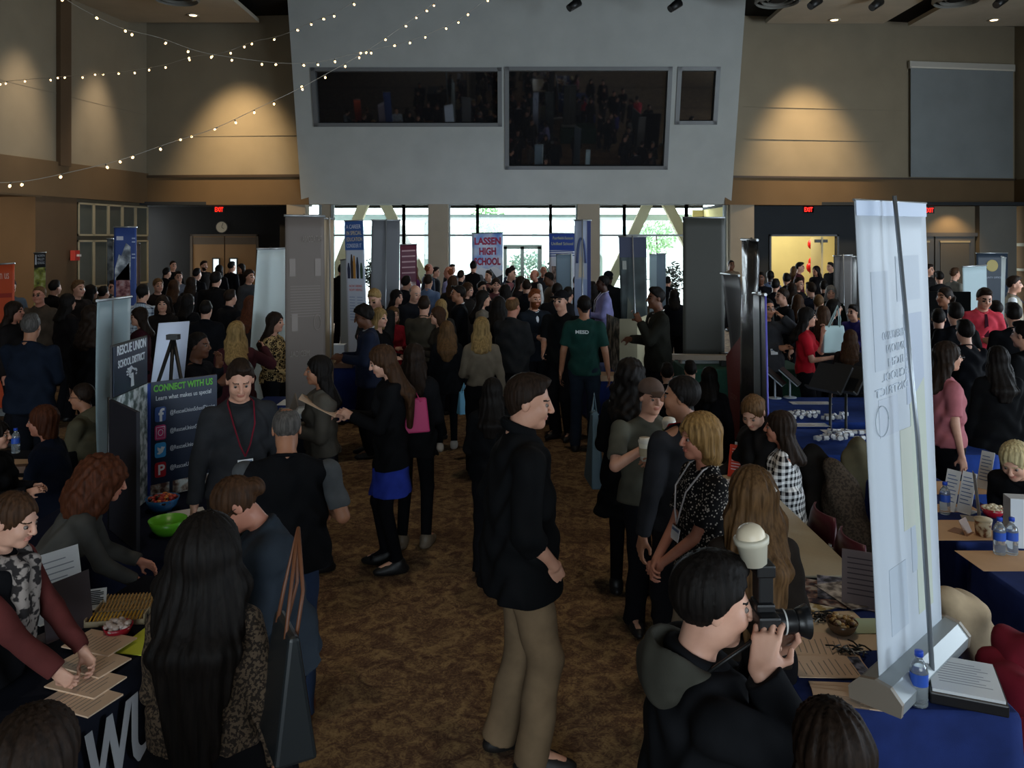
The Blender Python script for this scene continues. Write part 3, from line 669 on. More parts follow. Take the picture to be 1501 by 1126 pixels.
# ---------------------------------------------------------------- setting
XL, YL = -11.53, 25.4; XR, YR = 16.48, 26.4
def wl(Y): return XL-(YL-Y)*.175       # left wall line
def wallmat(name, hexc, bump=.15):
    m, nt, b = _new(name); c = hx(hexc); tc = N(nt, 'ShaderNodeTexCoord')
    nz = N(nt, 'ShaderNodeTexNoise', Scale=1.2, Detail=5.0); nt.links.new(tc.outputs['Object'], nz.inputs['Vector'])
    nt.links.new(ramp(nt, nz.outputs[0], [(.3, tuple(x*.93 for x in c)), (.7, tuple(x*1.06 for x in c))]), b.inputs['Base Color'])
    n2 = N(nt, 'ShaderNodeTexNoise', Scale=120.0, Detail=3.0); nt.links.new(tc.outputs['Object'], n2.inputs['Vector'])
    bp = N(nt, 'ShaderNodeBump', Strength=bump, Distance=.004); nt.links.new(n2.outputs[0], bp.inputs['Height']); nt.links.new(bp.outputs[0], b.inputs['Normal'])
    b.inputs['Roughness'].default_value = .85; b.inputs['Specular IOR Level'].default_value = .2; return m
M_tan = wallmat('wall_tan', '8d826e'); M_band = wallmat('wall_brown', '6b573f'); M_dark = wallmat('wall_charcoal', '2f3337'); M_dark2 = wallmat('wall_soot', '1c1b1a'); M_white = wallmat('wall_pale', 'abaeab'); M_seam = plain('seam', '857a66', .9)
M_ceil = wallmat('ceiling_black', '151412'); M_cloud = wallmat('ceiling_panel', 'b3aa98'); M_col = wallmat('column_paint', '9a8f7e'); M_brown = wallmat('pilaster_brown', '5d4b38')
M_metal = plain('brushed_metal', '8b8d8f', .35, .8); M_black = plain('black_metal', '141414', .45); M_frame = plain('window_frame', '6d6f70', .45, .3); M_lamp = plain('lamp_glow', 'ffe2b0', .5, emit='ffd9a0', estr=9.0)
# floor carpet
m, nt, b = _new('carpet'); tc = N(nt, 'ShaderNodeTexCoord'); L_ = nt.links
vo = N(nt, 'ShaderNodeTexVoronoi', Scale=5.5); vo.feature = 'SMOOTH_F1'; nz = N(nt, 'ShaderNodeTexNoise', Scale=7.0, Detail=6.0, Distortion=1.6); L_.new(tc.outputs['Object'], nz.inputs['Vector']); L_.new(tc.outputs['Object'], vo.inputs['Vector'])
n2 = N(nt, 'ShaderNodeTexNoise', Scale=20.0, Detail=4.0, Distortion=3.5); L_.new(tc.outputs['Object'], n2.inputs['Vector'])
f = math_(nt, 'ADD', math_(nt, 'MULTIPLY', nz.outputs[0], .55), math_(nt, 'MULTIPLY', n2.outputs[0], .45))
c1 = ramp(nt, f, [(.36, hx('4d3a2e')), (.46, hx('665040')), (.53, hx('7f684d')), (.62, hx('98805c'))])
sx_ = N(nt, 'ShaderNodeSeparateXYZ'); L_.new(tc.outputs['Object'], sx_.inputs[0])
fr_ = math_(nt, 'FRACT', math_(nt, 'DIVIDE', sx_.outputs[1], 3.3)); bnd = math_(nt, 'LESS_THAN', math_(nt, 'ABSOLUTE', math_(nt, 'SUBTRACT', fr_, .06)), .05)
c2 = mixc(nt, math_(nt, 'MULTIPLY', bnd, .38), c1, hx('3c2a22'))
L_.new(c2, b.inputs['Base Color']); b.inputs['Roughness'].default_value = .95; b.inputs['Specular IOR Level'].default_value = .1
n3 = N(nt, 'ShaderNodeTexNoise', Scale=220.0, Detail=2.0); L_.new(tc.outputs['Object'], n3.inputs['Vector']); bp = N(nt, 'ShaderNodeBump', Strength=.4, Distance=.01); L_.new(n3.outputs[0], bp.inputs['Height']); L_.new(bp.outputs[0], b.inputs['Normal'])
M_carpet = m
mb = MB(); mb.slab([(wl(-6)-.5, -6, 0), (18, -6, 0), (18, 30.5, 0), (wl(-6)-.5, 30.5, 0)], (0, 0, -.1)); struct('floor', mb, M_carpet)
mb = MB(); mb.slab([(wl(-6)-.5, -6, 9.5), (18, -6, 9.5), (18, 30.5, 9.5), (wl(-6)-.5, 30.5, 9.5)], (0, 0, .15)); struct('ceiling', mb, M_ceil)
# back wall, left part: lower band, upper field
def yb(X): return 25.0+(.4*(-6.54-X)/5 if X < -6.54 else (1.4*(X-6.81)/9.67 if X > 6.81 else 0))
def bw(x0, x1, z0, z1, d=.25, off=0.0): mb_ = MB(); mb_.slab([(x0, yb(x0)-off, z0), (x1, yb(x1)-off, z0), (x1, yb(x1)-off, z1), (x0, yb(x0)-off, z1)], (0, d, 0)); return mb_
struct('wall_back_left', bw(XL, -6.3, 4.49, 9.5), M_tan); struct('wall_back_left', bw(XL, -6.3, 3.60, 4.49, .3, .05), M_band)
struct('trim_1', bw(XL, -6.3, 4.46, 4.54, .1, .09), plain('trim_dark', '3d3024', .6))
struct('wall_back_right', bw(6.6, XR, 4.47, 9.5), M_tan); struct('wall_back_right', bw(6.6, XR, 3.60, 4.47, .3, .05), M_band)
struct('trim_2', bw(6.6, XR, 4.44, 4.50, .1, .09), plain('trim_dark', '3d3024', .6))
# faint panel joints on the upper walls
for i, (x0, x1, z) in enumerate(((-11.4, -6.6, 5.75), (7.2, 12.6, 6.65), (7.2, 11.9, 5.65))): struct('trim_%d' % (3+i), bw(x0, x1, z, z+.012, .02, .003), M_seam)
# recess behind the band, left: dark wall with double doors
YD = 26.4
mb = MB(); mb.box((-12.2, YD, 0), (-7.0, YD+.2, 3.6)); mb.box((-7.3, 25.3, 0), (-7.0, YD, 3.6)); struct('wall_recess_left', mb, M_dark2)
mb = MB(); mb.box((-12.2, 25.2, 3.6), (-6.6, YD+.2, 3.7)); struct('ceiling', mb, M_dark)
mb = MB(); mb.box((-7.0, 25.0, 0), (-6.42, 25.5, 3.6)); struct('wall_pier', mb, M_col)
M_door = wallmat('door_wood', '8d6d4b')
def door(n, x0, x1, z1, y, mat, lite=None, glow=None):
    t = thing('door_%d' % n, None, None); t['kind'] = 'structure'
    mb = MB(); mb.box((x0, y-.06, 0), (x1, y-.01, z1)); mb.build('door_leaf', mat, t)
    mb = MB(); mb.box((x0, y-.07, z1-.26), (x1, y-.055, z1-.02)); mb.build('header_panel', plain('door_head', '4e3f2e', .6), t)
    if lite:
        lx0, lx1, lz0, lz1 = lite; mb = MB()
        for q in ((lx0-.04, lx0), (lx1, lx1+.04)): mb.box((q[0], y-.09, lz0), (q[1], y-.055, lz1))
        mb.box((lx0-.04, y-.09, lz0-.04), (lx1+.04, y-.055, lz0)); mb.box((lx0-.04, y-.09, lz1), (lx1+.04, y-.055, lz1+.04)); mb.build('vision_frame', M_black, t)
        mb = MB(); mb.box((lx0, y-.075, lz0), (lx1, y-.062, lz1)); mb.build('vision_pane', plain('lit_glass', 'e8f0f0', .3, emit='e6f2f5', estr=1.0), t)
    mb = MB(); xh = x1-.1 if n % 2 else x0+.1; mb.box((xh-.02, y-.12, 1.0), (xh+.02, y-.06, 1.25)); mb.build('door_handle', M_metal, t)
k = 1180/26.34; X_ = lambda px: (px-CX)/k
door(1, X_(283), X_(328.5), 2.62, YD, M_door, (X_(313), X_(321), 1.05, 1.88)); door(2, X_(330), X_(375), 2.62, YD, M_door, (X_(338), X_(347), 1.05, 1.88))
mb = MB(); mb.box((X_(279), YD-.08, 0), (X_(282.5), YD-.0, 2.68)); mb.box((X_(375.5), YD-.08, 0), (X_(379), YD-.0, 2.68)); mb.box((X_(279), YD-.08, 2.63), (X_(379), YD, 2.69)); struct('trim_6', mb, plain('door_casing', '4a3c2c', .6))
def exit_sign(px, py, Y, lab, sc_=1.0):
    t = thing('exit_sign', lab, 'sign', Q(px, py, Y), 0, 'exit signs'); mb = MB(); mb.box((-.17*sc_, 0, -.11*sc_), (.17*sc_, .05, .11*sc_)); mb.build('housing', plain('sign_black', '120808', .5), t)
    text('EXIT', .20*sc_, plain('exit_red', 'ff3020', .5, emit='ff2010', estr=2.2), t, frame((0, -.004, -.07*sc_), (1, 0, 0), (0, 0, 1)), align='CENTER', width=.27*sc_, bold=.004)
    mb = MB(); mb.tube([(0, .03, .11*sc_), (0, .03, .3)], .012); mb.build('stem', M_black, t)
exit_sign(321, 307, 26.2, 'red lit EXIT sign above the closed wooden double doors'); exit_sign(1185, 307, 25.9, 'red lit EXIT sign above the open bright doorway'); exit_sign(1362, 308, 26.0, 'red lit EXIT sign partly behind the big white banner')
# clock
t = thing('wall_clock', 'round pale wall clock hanging above the wooden double doors', 'clock', Q(325, 333, 26.38)); mb = MB()
Mr = Matrix.Rotation(R(90), 4, 'X'); mb.lathe([(0, .0), (.17, .0), (.19, .02), (.20, .0), (.20, -.03), (0, -.03)], (0, 0, 0), 28, 0, True, Mr); mb.build('case', plain('clock_case', '3a3530', .4), t)
mb = MB(); mb.lathe([(0, .012), (.175, .012)], (0, 0, 0), 28, 0, True, Mr); mb.build('dial', plain('clock_dial', 'b5a890', .5), t)
for nm, l_, a_ in (('hour_hand', .09, 130), ('minute_hand', .14, 20)):
    mb = MB(); mb.tube([(0, -.02, 0), (l_*math.sin(R(a_)), -.02, l_*math.cos(R(a_)))], .006, 6); mb.build(nm, M_black, t)
# left side wall
def lw_(y0, y1, z0, z1, off=0.0, d=.25): mb_ = MB(); mb_.slab([(wl(y0)+off, y0, z0), (wl(y1)+off, y1, z0), (wl(y1)+off, y1, z1), (wl(y0)+off, y0, z1)], (-d, 0, 0)); return mb_
struct('wall_left', lw_(-6, 25.6, 4.55, 9.5), M_tan); struct('wall_left', lw_(-6, 25.6, 3.66, 4.60, .06), M_band); 
struct('trim_7', lw_(21.55, 21.95, 4.5, 9.5, .12, .2), M_brown); struct('trim_8', lw_(6, 25.3, 6.42, 6.45, .006, .02), M_seam)
struct('wall_left', lw_(-6, 20.8, 0, 3.66, -.9), M_tan)      # set-back lower wall (alcove)
mb = MB(); mb.slab([(wl(-6)-1.5, -6, 3.62), (wl(-6)+.04, -6, 3.62), (wl(21)+.04, 21, 3.62), (wl(21)-1.5, 21, 3.62)], (0, 0, .12)); struct('ceiling_alcove', mb, M_band)
struct('trim_9', lw_(20.8, 22.3, 0, 3.7, .02, 1.2), M_brown)   # pilaster
struct('wall_left', lw_(22.3, 25.6, 0, 3.66, -.10), wallmat('wall_olive', '5f5646'))
Mgl = plain('frosted_panel', '50554f', .35, 0, .5, .1, 3.0); Mfr = plain('panel_frame', 'a59b80', .5)
k9 = 0
for zz0, zz1 in ((2.62, 3.55), (1.15, 2.50)):
    for j in range(5):
        y0 = 22.35+j*.62; k9 += 1; t = thing('window_%d' % k9, None, None); t['kind'] = 'structure'
        lw2 = lw_(y0, y0+.60, zz0, zz1, .0, .03); lw2.build('pane', Mgl, t)
        f_ = MB()
        for a_, b_, c_, d_ in ((y0, y0+.05, zz0, zz1), (y0+.57, y0+.62, zz0, zz1), (y0, y0+.62, zz0, zz0+.05), (y0, y0+.62, zz1-.05, zz1)):
            q = lw_(a_, b_, c_, d_, .03, .05); f_.add(q.v, q.f)
        f_.build('window_frame', Mfr, t)
# right side wall
def rw(y0, y1, z0, z1, off=0.0): mb_ = MB(); x = lambda y: XR+(YR-y)*.02-off; mb_.slab([(x(y0), y0, z0), (x(y1), y1, z0), (x(y1), y1, z1), (x(y0), y0, z1)], (.25, 0, 0)); return mb_
struct('wall_right', rw(-6, 26.6, 4.47, 9.5), M_tan); struct('wall_right', rw(-6, 26.6, 3.6, 4.47, .05), M_band); struct('wall_right', rw(-6, 26.6, 0, 3.6), wallmat('wall_umber', '6e5436'))
struct('trim_10', rw(24, 26.4, 2.3, 2.4, .04), Mfr); struct('trim_11', rw(24, 26.4, 1.5, 1.58, .04), Mfr)
# grey roller screen on the upper right wall
t = thing('projection_screen', 'wide grey blank roller screen high on the right back wall', 'screen')
q = bw(12.75, 16.35, 4.52, 8.0, .03, .12); q.build('screen_cloth', wallmat('screen_grey', '82888a', .05), t)
q = bw(12.7, 16.4, 8.0, 8.22, .14, .16); q.build('housing', plain('housing_cream', 'b8b5ac', .4), t)
q = bw(12.75, 16.35, 8.0, 8.05, .02, .17); q.build('valance_strip', plain('strip_white', 'd8d4c8', .4), t)
# back right: pier, charcoal wall with opening, grey doors
mb = MB(); mb.box((6.81, 25.1, 0), (7.55, 25.6, 3.6)); struct('wall_pier', mb, M_col)
k = 1180/25.9; X_ = lambda px: (px-CX)/k
xa, xb = X_(1130), X_(1226)
mb = MB(); mb.box((7.5, 25.9, 0), (xa, 26.05, 3.6)); mb.box((xb, 25.9, 0), (X_(1345), 26.05, 3.6)); mb.box((xa, 25.9, 2.62), (xb, 26.05, 3.6)); struct('wall_recess_right', mb, M_dark)
mb = MB(); mb.box((7.0, 25.4, 3.6), (17, 29.6, 3.7)); struct('ceiling', mb, M_dark)
mb = MB(); mb.box((xa-.06, 25.84, 0), (xa, 25.9, 2.68)); mb.box((xb, 25.84, 0), (xb+.06, 25.9, 2.68)); mb.box((xa-.06, 25.84, 2.62), (xb+.06, 25.9, 2.68)); struct('trim_12', mb, M_black)
M_yel = wallmat('wall_yellow', 'd8c98c')
mb = MB(); mb.box((6.6, 29.4, 0), (13, 29.5, 3.6)); mb.box((7.0, 26.05, 0), (7.1, 29.4, 3.6)); mb.box((12.6, 26.05, 0), (12.7, 29.4, 3.6)); struct('wall_hallway', mb, M_yel)
add_area('hallway_ceiling_light', (9.6, 27.6, 3.5), (0, 0, 0), 3, 2, 150, (1, .92, .72))
t = thing('door_3', None, None); t['kind'] = 'structure'; mb = MB(); mb.box((xb-.42, 26.08, 0), (xb-.36, 27.0, 2.6)); mb.build('door_leaf', plain('door_open', 'c8bd92', .5), t)
mb = MB(); mb.box((xb-.6, 26.1, 2.42), (xb-.2, 26.2, 2.52)); mb.build('door_closer', M_black, t)
# right of the banner: lit wall, grey doors, pier
mb = MB(); mb.box((X_(1325), 26.2, 0), (X_(1445), 26.4, 3.6)); struct('wall_lobby_right', mb, M_tan)
k = 1180/26.1; X_ = lambda px: (px-CX)/k; M_gd = plain('grey_door', '5c5d5c', .5)
for n, a_, b_ in ((4, 1330, 1369), (5, 1371, 1428)):
    t = thing('door_%d' % n, None, None); t['kind'] = 'structure'; mb = MB(); mb.box((X_(a_), 26.1, 0), (X_(b_), 26.18, 2.62)); mb.build('door_leaf', M_gd, t)
    mb = MB(); mb.box((X_(a_+7), 26.07, .2), (X_(b_-8), 26.1, 2.42)); mb.build('door_panel', plain('door_inset', '6a6252', .5), t); mb = MB(); mb.box((X_(a_+6), 26.05, 2.42), (X_(b_-7), 26.09, 2.48)); mb.build('panel_rail', plain('rail_pale', 'b7ab88', .4), t)
mb = MB(); mb.box((X_(1328), 26.05, 2.62), (X_(1432), 26.15, 2.74)); struct('trim_13', mb, M_gd)
mb = MB(); mb.box((X_(1432), 25.95, 0), (X_(1486), 26.3, 3.6)); struct('wall_pier', mb, wallmat('pier_grey', '7b7a74'))
# centre projecting block with control-room windows
zb, zt, yb0, yt0 = 3.64, 9.5, 25.0, 23.45
def cy(z): return yb0+(yt0-yb0)*(z-zb)/(zt-zb)
def cpt(px, py, off=0.0):
    # point on the sloping face under pixel
    Y = 24.5
    for _ in range(20): z = CH-(py-HZ)*Y/F; Y = cy(z)
    return V(((px-CX)*Y/F, Y-off, z))
wins = [((463, 733, 735, 461), (99, 99, 186, 184)), ((744, 985, 977, 741), (99, 98, 248, 249)), ((995, 1055, 1050, 990), (99, 98, 183, 183))]
mb = MB(); xs_ = [-6.54, None]
# face with three openings: build from strips
Lx = lambda z: -6.54-.10*(z-zb)/5.7*1.0; Rx = lambda z: 6.81+.05*(z-zb)/5.7
W3 = []
for (xs4, ys4) in wins: W3.append([cpt(x, y) for x, y in zip(xs4, ys4)])
def strip(x0, x1, z0, z1):
    mb.slab([(x0, cy(z0), z0), (x1, cy(z0), z0), (x1, cy(z1), z1), (x0, cy(z1), z1)], (0, .2, 0))
ws = [(min(p.x for p in W_), max(p.x for p in W_), min(p.z for p in W_), max(p.z for p in W_)) for W_ in W3]
XLb, XRb = -6.54, 6.81
xs_ = [XLb, ws[0][0], ws[0][1], ws[1][0], ws[1][1], ws[2][0], ws[2][1], XRb]
for i in range(7):
    if i % 2 == 0: strip(xs_[i], xs_[i+1], zb, zt)
    else: q = ws[i//2]; strip(xs_[i], xs_[i+1], zb, q[2]); strip(xs_[i], xs_[i+1], q[3], zt)
mb.box((XLb, 25.0, zb-.02), (XRb, 25.6, zb+.1))
mb.slab([(XLb, cy(zb)+.1, zb), (XLb, 25.6, zb), (XLb, 25.6, zt), (XLb, cy(zt)+.1, zt)], (.1, 0, 0)); mb.slab([(XRb, cy(zb)+.1, zb), (XRb, 25.6, zb), (XRb, 25.6, zt), (XRb, cy(zt)+.1, zt)], (-.1, 0, 0))
struct('wall_centre', mb, M_white)
m, nt, b = _new('booth_glass'); b.inputs['Base Color'].default_value = (.012, .012, .013, 1); b.inputs['Roughness'].default_value = .03; b.inputs['Specular IOR Level'].default_value = .9; b.inputs['IOR'].default_value = 1.7; M_glassd = m
for i, q in enumerate(ws):
    t = thing('window_%d' % (30+i), None, None); t['kind'] = 'structure'; x0, x1, z0, z1 = q; g_ = MB(); g_.slab([(x0, cy(z0)+.12, z0), (x1, cy(z0)+.12, z0), (x1, cy(z1)+.12, z1), (x0, cy(z1)+.12, z1)], (0, .02, 0)); g_.build('pane', M_glassd, t)
    f_ = MB(); e = .11
    for a_, b_, c_, d_ in ((x0-.02, x0+e, z0, z1), (x1-e, x1+.02, z0, z1), (x0, x1, z0, z0+e), (x0, x1, z1-e, z1)): f_.slab([(a_, cy(c_)-.03, c_), (b_, cy(c_)-.03, c_), (b_, cy(d_)-.03, d_), (a_, cy(d_)-.03, d_)], (0, .15, 0))
    f_.build('window_frame', M_frame, t)
mb = MB(); mb.box((-6.5, 25.2, zt-.1), (6.8, 29, zt)); mb.box((-6.5, 28.6, zb), (6.8, 28.8, zt)); struct('wall_booth', mb, M_ceil)
# lobby glazing under the block
YG = 25.4; kg = 1180/YG; G_ = lambda px: (px-CX)/kg; zh = 3.66; ztr = CH+7/kg
for px0, px1 in ((630, 658), (846, 877)):
    mb = MB(); mb.box((G_(px0), 25.05, 0), (G_(px1), 25.5, zh)); struct('wall_pier', mb, M_col)
mb = MB(); mb.box((G_(470), 25.35, 0), (G_(488), 25.45, zh)); struct('trim_14', mb, M_col)
m, nt, b = _new('clear_glass'); nt.nodes.remove(b); o_ = nt.nodes['Material Output']; gl = N(nt, 'ShaderNodeBsdfGlossy', Roughness=.02); tr = N(nt, 'ShaderNodeBsdfTransparent'); tr.inputs[0].default_value = (.93, .97, .97, 1); mx = nt.nodes.new('ShaderNodeMixShader'); mx.inputs[0].default_value = .07
nt.links.new(tr.outputs[0], mx.inputs[1]); nt.links.new(gl.outputs[0], mx.inputs[2]); nt.links.new(mx.outputs[0], o_.inputs[0]); M_clear = m
bays = ((447, 470, ()), (488, 630, (592,)), (658, 846, (700, 807)), (877, 1062, (915, 1006)))
for bi, (a_, b_, mul) in enumerate(bays):
    ed = [a_]+list(mul)+[b_]
    for j in range(len(ed)-1):
        t = thing('window_%d' % (40+bi*4+j), None, None); t['kind'] = 'structure'; x0, x1 = G_(ed[j]), G_(ed[j+1])
        mb = MB(); mb.box((x0, YG-.01, .1), (x1, YG+.01, zh)); mb.build('pane', M_clear, t)
        f_ = MB(); e = .045
        f_.box((x0-e, YG-.08, 0), (x0+e, YG+.06, zh)); f_.box((x1-e, YG-.08, 0), (x1+e, YG+.06, zh)); f_.box((x0, YG-.06, ztr-.03), (x1, YG+.04, ztr+.03)); f_.box((x0, YG-.06, 0), (x1, YG+.04, .12)); f_.box((x0, YG-.06, zh-.06), (x1, YG+.04, zh))
        f_.build('window_frame', plain('mullion', '8c9393', .5, .1), t)
# glass entry door in the middle bay
t = thing('door_6', None, None); t['kind'] = 'structure'; mb = MB(); zd = 2.3
for x0, x1, z0, z1 in ((738, 743, 0, zd), (763, 768, 0, zd), (788, 794, 0, zd)): mb.box((G_(x0), YG-.1, z0), (G_(x1), YG-.03, z1))
mb.box((G_(738), YG-.1, zd-.08), (G_(794), YG-.03, zd+.05)); mb.box((G_(738), YG-.1, .0), (G_(794), YG-.03, .2)); mb.build('door_frame', plain('door_green', '9fb0a2', .4), t)
mb = MB(); mb.box((G_(760), YG-.16, .9), (G_(761.5), YG-.1, 1.4)); mb.box((G_(769.5), YG-.16, .9), (G_(771), YG-.1, 1.4)); mb.build('door_handle', M_metal, t)
# ---------------------------------------------------------------- outside
mb = MB(); mb.slab([(-40, 30.5, -.05), (40, 30.5, -.05), (40, 75, -.05), (-40, 75, -.05)], (0, 0, -.1)); struct('ground', mb, wallmat('paving', 'c9cbc8'))
mb = MB(); mb.box((-6.9, 25.6, -.05), (6.9, 30.6, .0)); struct('ground', mb, wallmat('paving', 'c9cbc8'))
def brace(pxa, pya, pxb, pyb, Y, lab):
    a_, b_ = Q(pxa, pya, Y), Q(pxb, pyb, Y); d_ = (b_-a_).normalized(); b_ = a_+d_*((a_.z)/max(-d_.z, .1)); n = V((d_.z, 0, -d_.x))*.17; mb_ = MB(); mb_.slab([a_-n, a_+n, b_+n, b_-n], (0, .3, 0)); o_ = mb_.build('canopy_brace', wallmat('brace_cream', 'cfc4a6'), None); tag(o_, lab, 'brace', 'leaning canopy braces outside')
brace(538, 285, 492, 400, 28, 'cream slanting brace outside, left leg of the left pair'); brace(556, 285, 596, 360, 28, 'cream slanting brace outside, right leg of the left pair')
brace(957, 285, 902, 400, 28, 'cream slanting brace outside, left leg of the right pair'); brace(972, 285, 1018, 375, 28, 'cream slanting brace outside, right leg of the right pair')
t = thing('outdoor_canopy', 'pale canopy roof beam crossing outside the lobby windows', 'canopy', (0, 33, 0)); mb = MB(); mb.box((-14, -.3, 3.30), (14, .3, 3.55)); mb.build('beam', plain('canopy_teal', 'a9bcb8', .6), t)
for x in (-10.5, -3.5, 3.6, 10.5):
    mb = MB(); mb.box((x-.1, -.1, 0), (x+.1, .1, 3.3)); mb.build('post', plain('canopy_teal', 'a9bcb8', .6), t)
t = thing('outdoor_building', 'low pale building across the courtyard beyond the windows', 'building', (0, 52, 0)); mb = MB(); mb.box((-26, 0, 0), (26, 4, 3.1)); mb.build('wall', wallmat('far_render', 'c4cbc6'), t); mb = MB(); mb.box((-27, -.8, 3.1), (27, 4.5, 3.4)); mb.build('roof', wallmat('far_roof', '9fb3b0'), t)
def shrub(px, py, Y, r, lab, hexc='4f7a48', hz=1.0):
    c = Q(px, py, Y); t = thing('shrub', lab, 'shrub', (c.x, Y, 0), 0, 'shrubs outside the windows'); mb = MB(); rs = np.random.RandomState(int(px))
    for _ in range(420):
        v = rs.randn(3); v /= np.linalg.norm(v); p = V(v)*r*(.55+.45*rs.rand()); p.z = p.z*hz+c.z; a_ = V(rs.randn(3)).normalized(); b_ = a_.orthogonal().normalized(); s_ = r*.13; mb.add([p-a_*s_, p+b_*s_*.5, p+a_*s_, p-b_*s_*.5], [(0, 1, 2, 3)])
    mb.build('foliage', plain('leaf'+hexc, hexc, .7, noise=.3), t); mb = MB(); mb.tube([(0, 0, 0), (.05, 0, c.z*.6), (0, 0, c.z)], [.07, .05, .03], 7); mb.build('stem', plain('bark', '4a3a2a', .9), t)
shrub(716, 328, 36, .95, 'bright green tree seen beyond the banner with the high school name', '6f9a5e'); shrub(962, 345, 36, .9, 'pale green tree beyond the right window bay', '86a678'); shrub(773, 400, 36, 1.0, 'dark shrub seen through the glass entry door', '5a7360')
# potted plants inside the glazing
def plant(px, py, Y, r, lab):
    c = Q(px, py, Y); t = thing('potted_plant', lab, 'plant', (c.x, Y, 0), 0, 'indoor plants by the glazing'); mb = MB(); rs = np.random.RandomState(int(px))
    for _ in range(260):
        v = rs.randn(3); v /= np.linalg.norm(v); p = V(v)*r*(.4+.6*rs.rand()); p.z = p.z*1.6+c.z-.3; a_ = V(rs.randn(3)).normalized(); b_ = a_.orthogonal().normalized(); s_ = r*.25; mb.add([p-a_*s_, p+b_*s_*.35, p+a_*s_, p-b_*s_*.35], [(0, 1, 2, 3)])
    mb.build('foliage', plain('leaf_dark', '22301f', .6), t); mb = MB(); mb.tube([(0, 0, .4), (0, 0, max(.6, c.z-.3))], .03, 6); mb.build('stem', plain('bark', '4a3a2a', .9), t)
    mb = MB(); mb.lathe([(0, 0), (.18, 0), (.24, .42), (.21, .42), (.19, .38), (0, .38)], (0, 0, 0), 14); mb.build('pot', plain('pot_grey', '4b4a48', .6), t)
plant(543, 386, 24.3, .28, 'leafy potted plant between the left banners and the glass'); plant(985, 398, 24.3, .40, 'dark bushy potted plant beside the right window bay'); plant(810, 390, 24.5, .3, 'dark potted plant behind the small grey banner')
# ---------------------------------------------------------------- ceiling panels and fittings
def cloud(n, x0, x1, y0, y1, z=9.12): mb_ = MB(); mb_.box((x0, y0, z), (x1, y1, z+.12)); struct('ceiling_panel_%d' % n, mb_, M_cloud)
cloud(1, -12.5, -7.7, 8, 24.5); cloud(2, 7.75, 11.35, 10, 24.6); cloud(3, 12.25, 16.3, 10, 24.9)
def downlight(px, py, Z, lab):
    c = PZ(px, py, Z); t = thing('recessed_downlight', lab, 'ceiling light', (c.x, c.y, Z), 0, 'recessed ceiling downlights'); mb = MB(); mb.lathe([(.10, 0), (.17, 0), (.18, .01), (.18, -.012), (.11, -.012), (.10, 0)], (0, 0, -.004), 20); mb.build('trim_ring', plain('ring_white', 'b8b0a0', .4), t); mb = MB(); mb.lathe([(.12, 0), (0.001, 0)], (0, 0, -.012), 20); mb.build('lamp', M_lamp, t); return c
downlight(283, 22, 9.115, 'glowing recessed downlight in the left ceiling panel'); downlight(1223, 29, 9.115, 'glowing recessed downlight in the middle right ceiling panel'); downlight(1457, 29, 9.115, 'glowing recessed downlight in the far right ceiling panel')
for px, py, lab in ((258, -2, 'round slatted air diffuser by the left ceiling panel'), (1140, 2, 'round slatted air diffuser just right of the pale centre wall'), (1402, 1, 'round slatted air diffuser near the far right ceiling corner')):
    c = PZ(px, py, 8.90); t = thing('air_diffuser', lab, 'vent', (c.x, c.y, 8.90), 0, 'round air diffusers')
    for i_, r_ in enumerate((.55, .40, .25)):
        mb = MB(); mb.lathe([(r_, 0), (r_+.05, .05), (r_+.04, .14), (r_-.01, .06), (r_, 0)], (0, 0, i_*.03-.05), 28); mb.build('ring', plain('diffuser', '77756e', .5), t)
    mb = MB(); mb.tube([(0, 0, 0), (0, 0, .215)], .2, 16); mb.build('duct', M_ceil, t)
for i_, (px, py) in enumerate(((842, 7), (990, 8), (1195, 4), (1285, 6), (1467, 2))):
    c = PZ(px, py, 8.9); t = thing('track_spotlight', 'black ceiling spotlight, number %s from the left along the ceiling edge' % ('one', 'two', 'three', 'four', 'five')[i_], 'spotlight', (c.x, c.y, 8.9), 0, 'black ceiling spotlights'); t['label'] = ('black spotlight hanging above the big dark control-room window', 'black spotlight hanging above the small square dark window', 'black spotlight beside the diffuser right of the centre wall', 'black spotlight between the two lit right-hand downlights', 'black spotlight nearest the right ceiling corner')[i_]
    mb = MB(); mb.tube([(-.16, -.05, -.12), (.12, .05, .1)], [.10, .13], 14); mb.build('lamp_can', M_black, t); mb = MB(); mb.tube([(0, 0, .05), (0, 0, .5)], .02, 6); mb.box((-.25, -.03, .5), (.25, .03, .55)); mb.build('bracket', M_black, t)
# ---------------------------------------------------------------- fire alarm, switches
c = Q(101, 374, 22.6); t = thing('fire_alarm', 'small red fire alarm box on the brown pilaster', 'alarm', (wl(22.2)+.08, 22.1, c.z)); mb = MB(); mb.box((-.05, -.12, -.14), (.08, .12, .14)); mb.build('box', plain('alarm_red', 'b02018', .4), t); mb = MB(); mb.box((.08, -.05, -.03), (.16, .05, .03)); mb.build('strobe', plain('strobe', 'd0d0d0', .3), t)
mb = MB(); mb.box((0, -.05, -.1), (.02, .05, .1)); o_ = mb.build('light_switch', plain('switch_white', 'c8c0b0', .4), None, (wl(22.25)+.03, 22.2, 1.15)); tag(o_, 'pale wall switch plate low on the brown pilaster', 'switch')
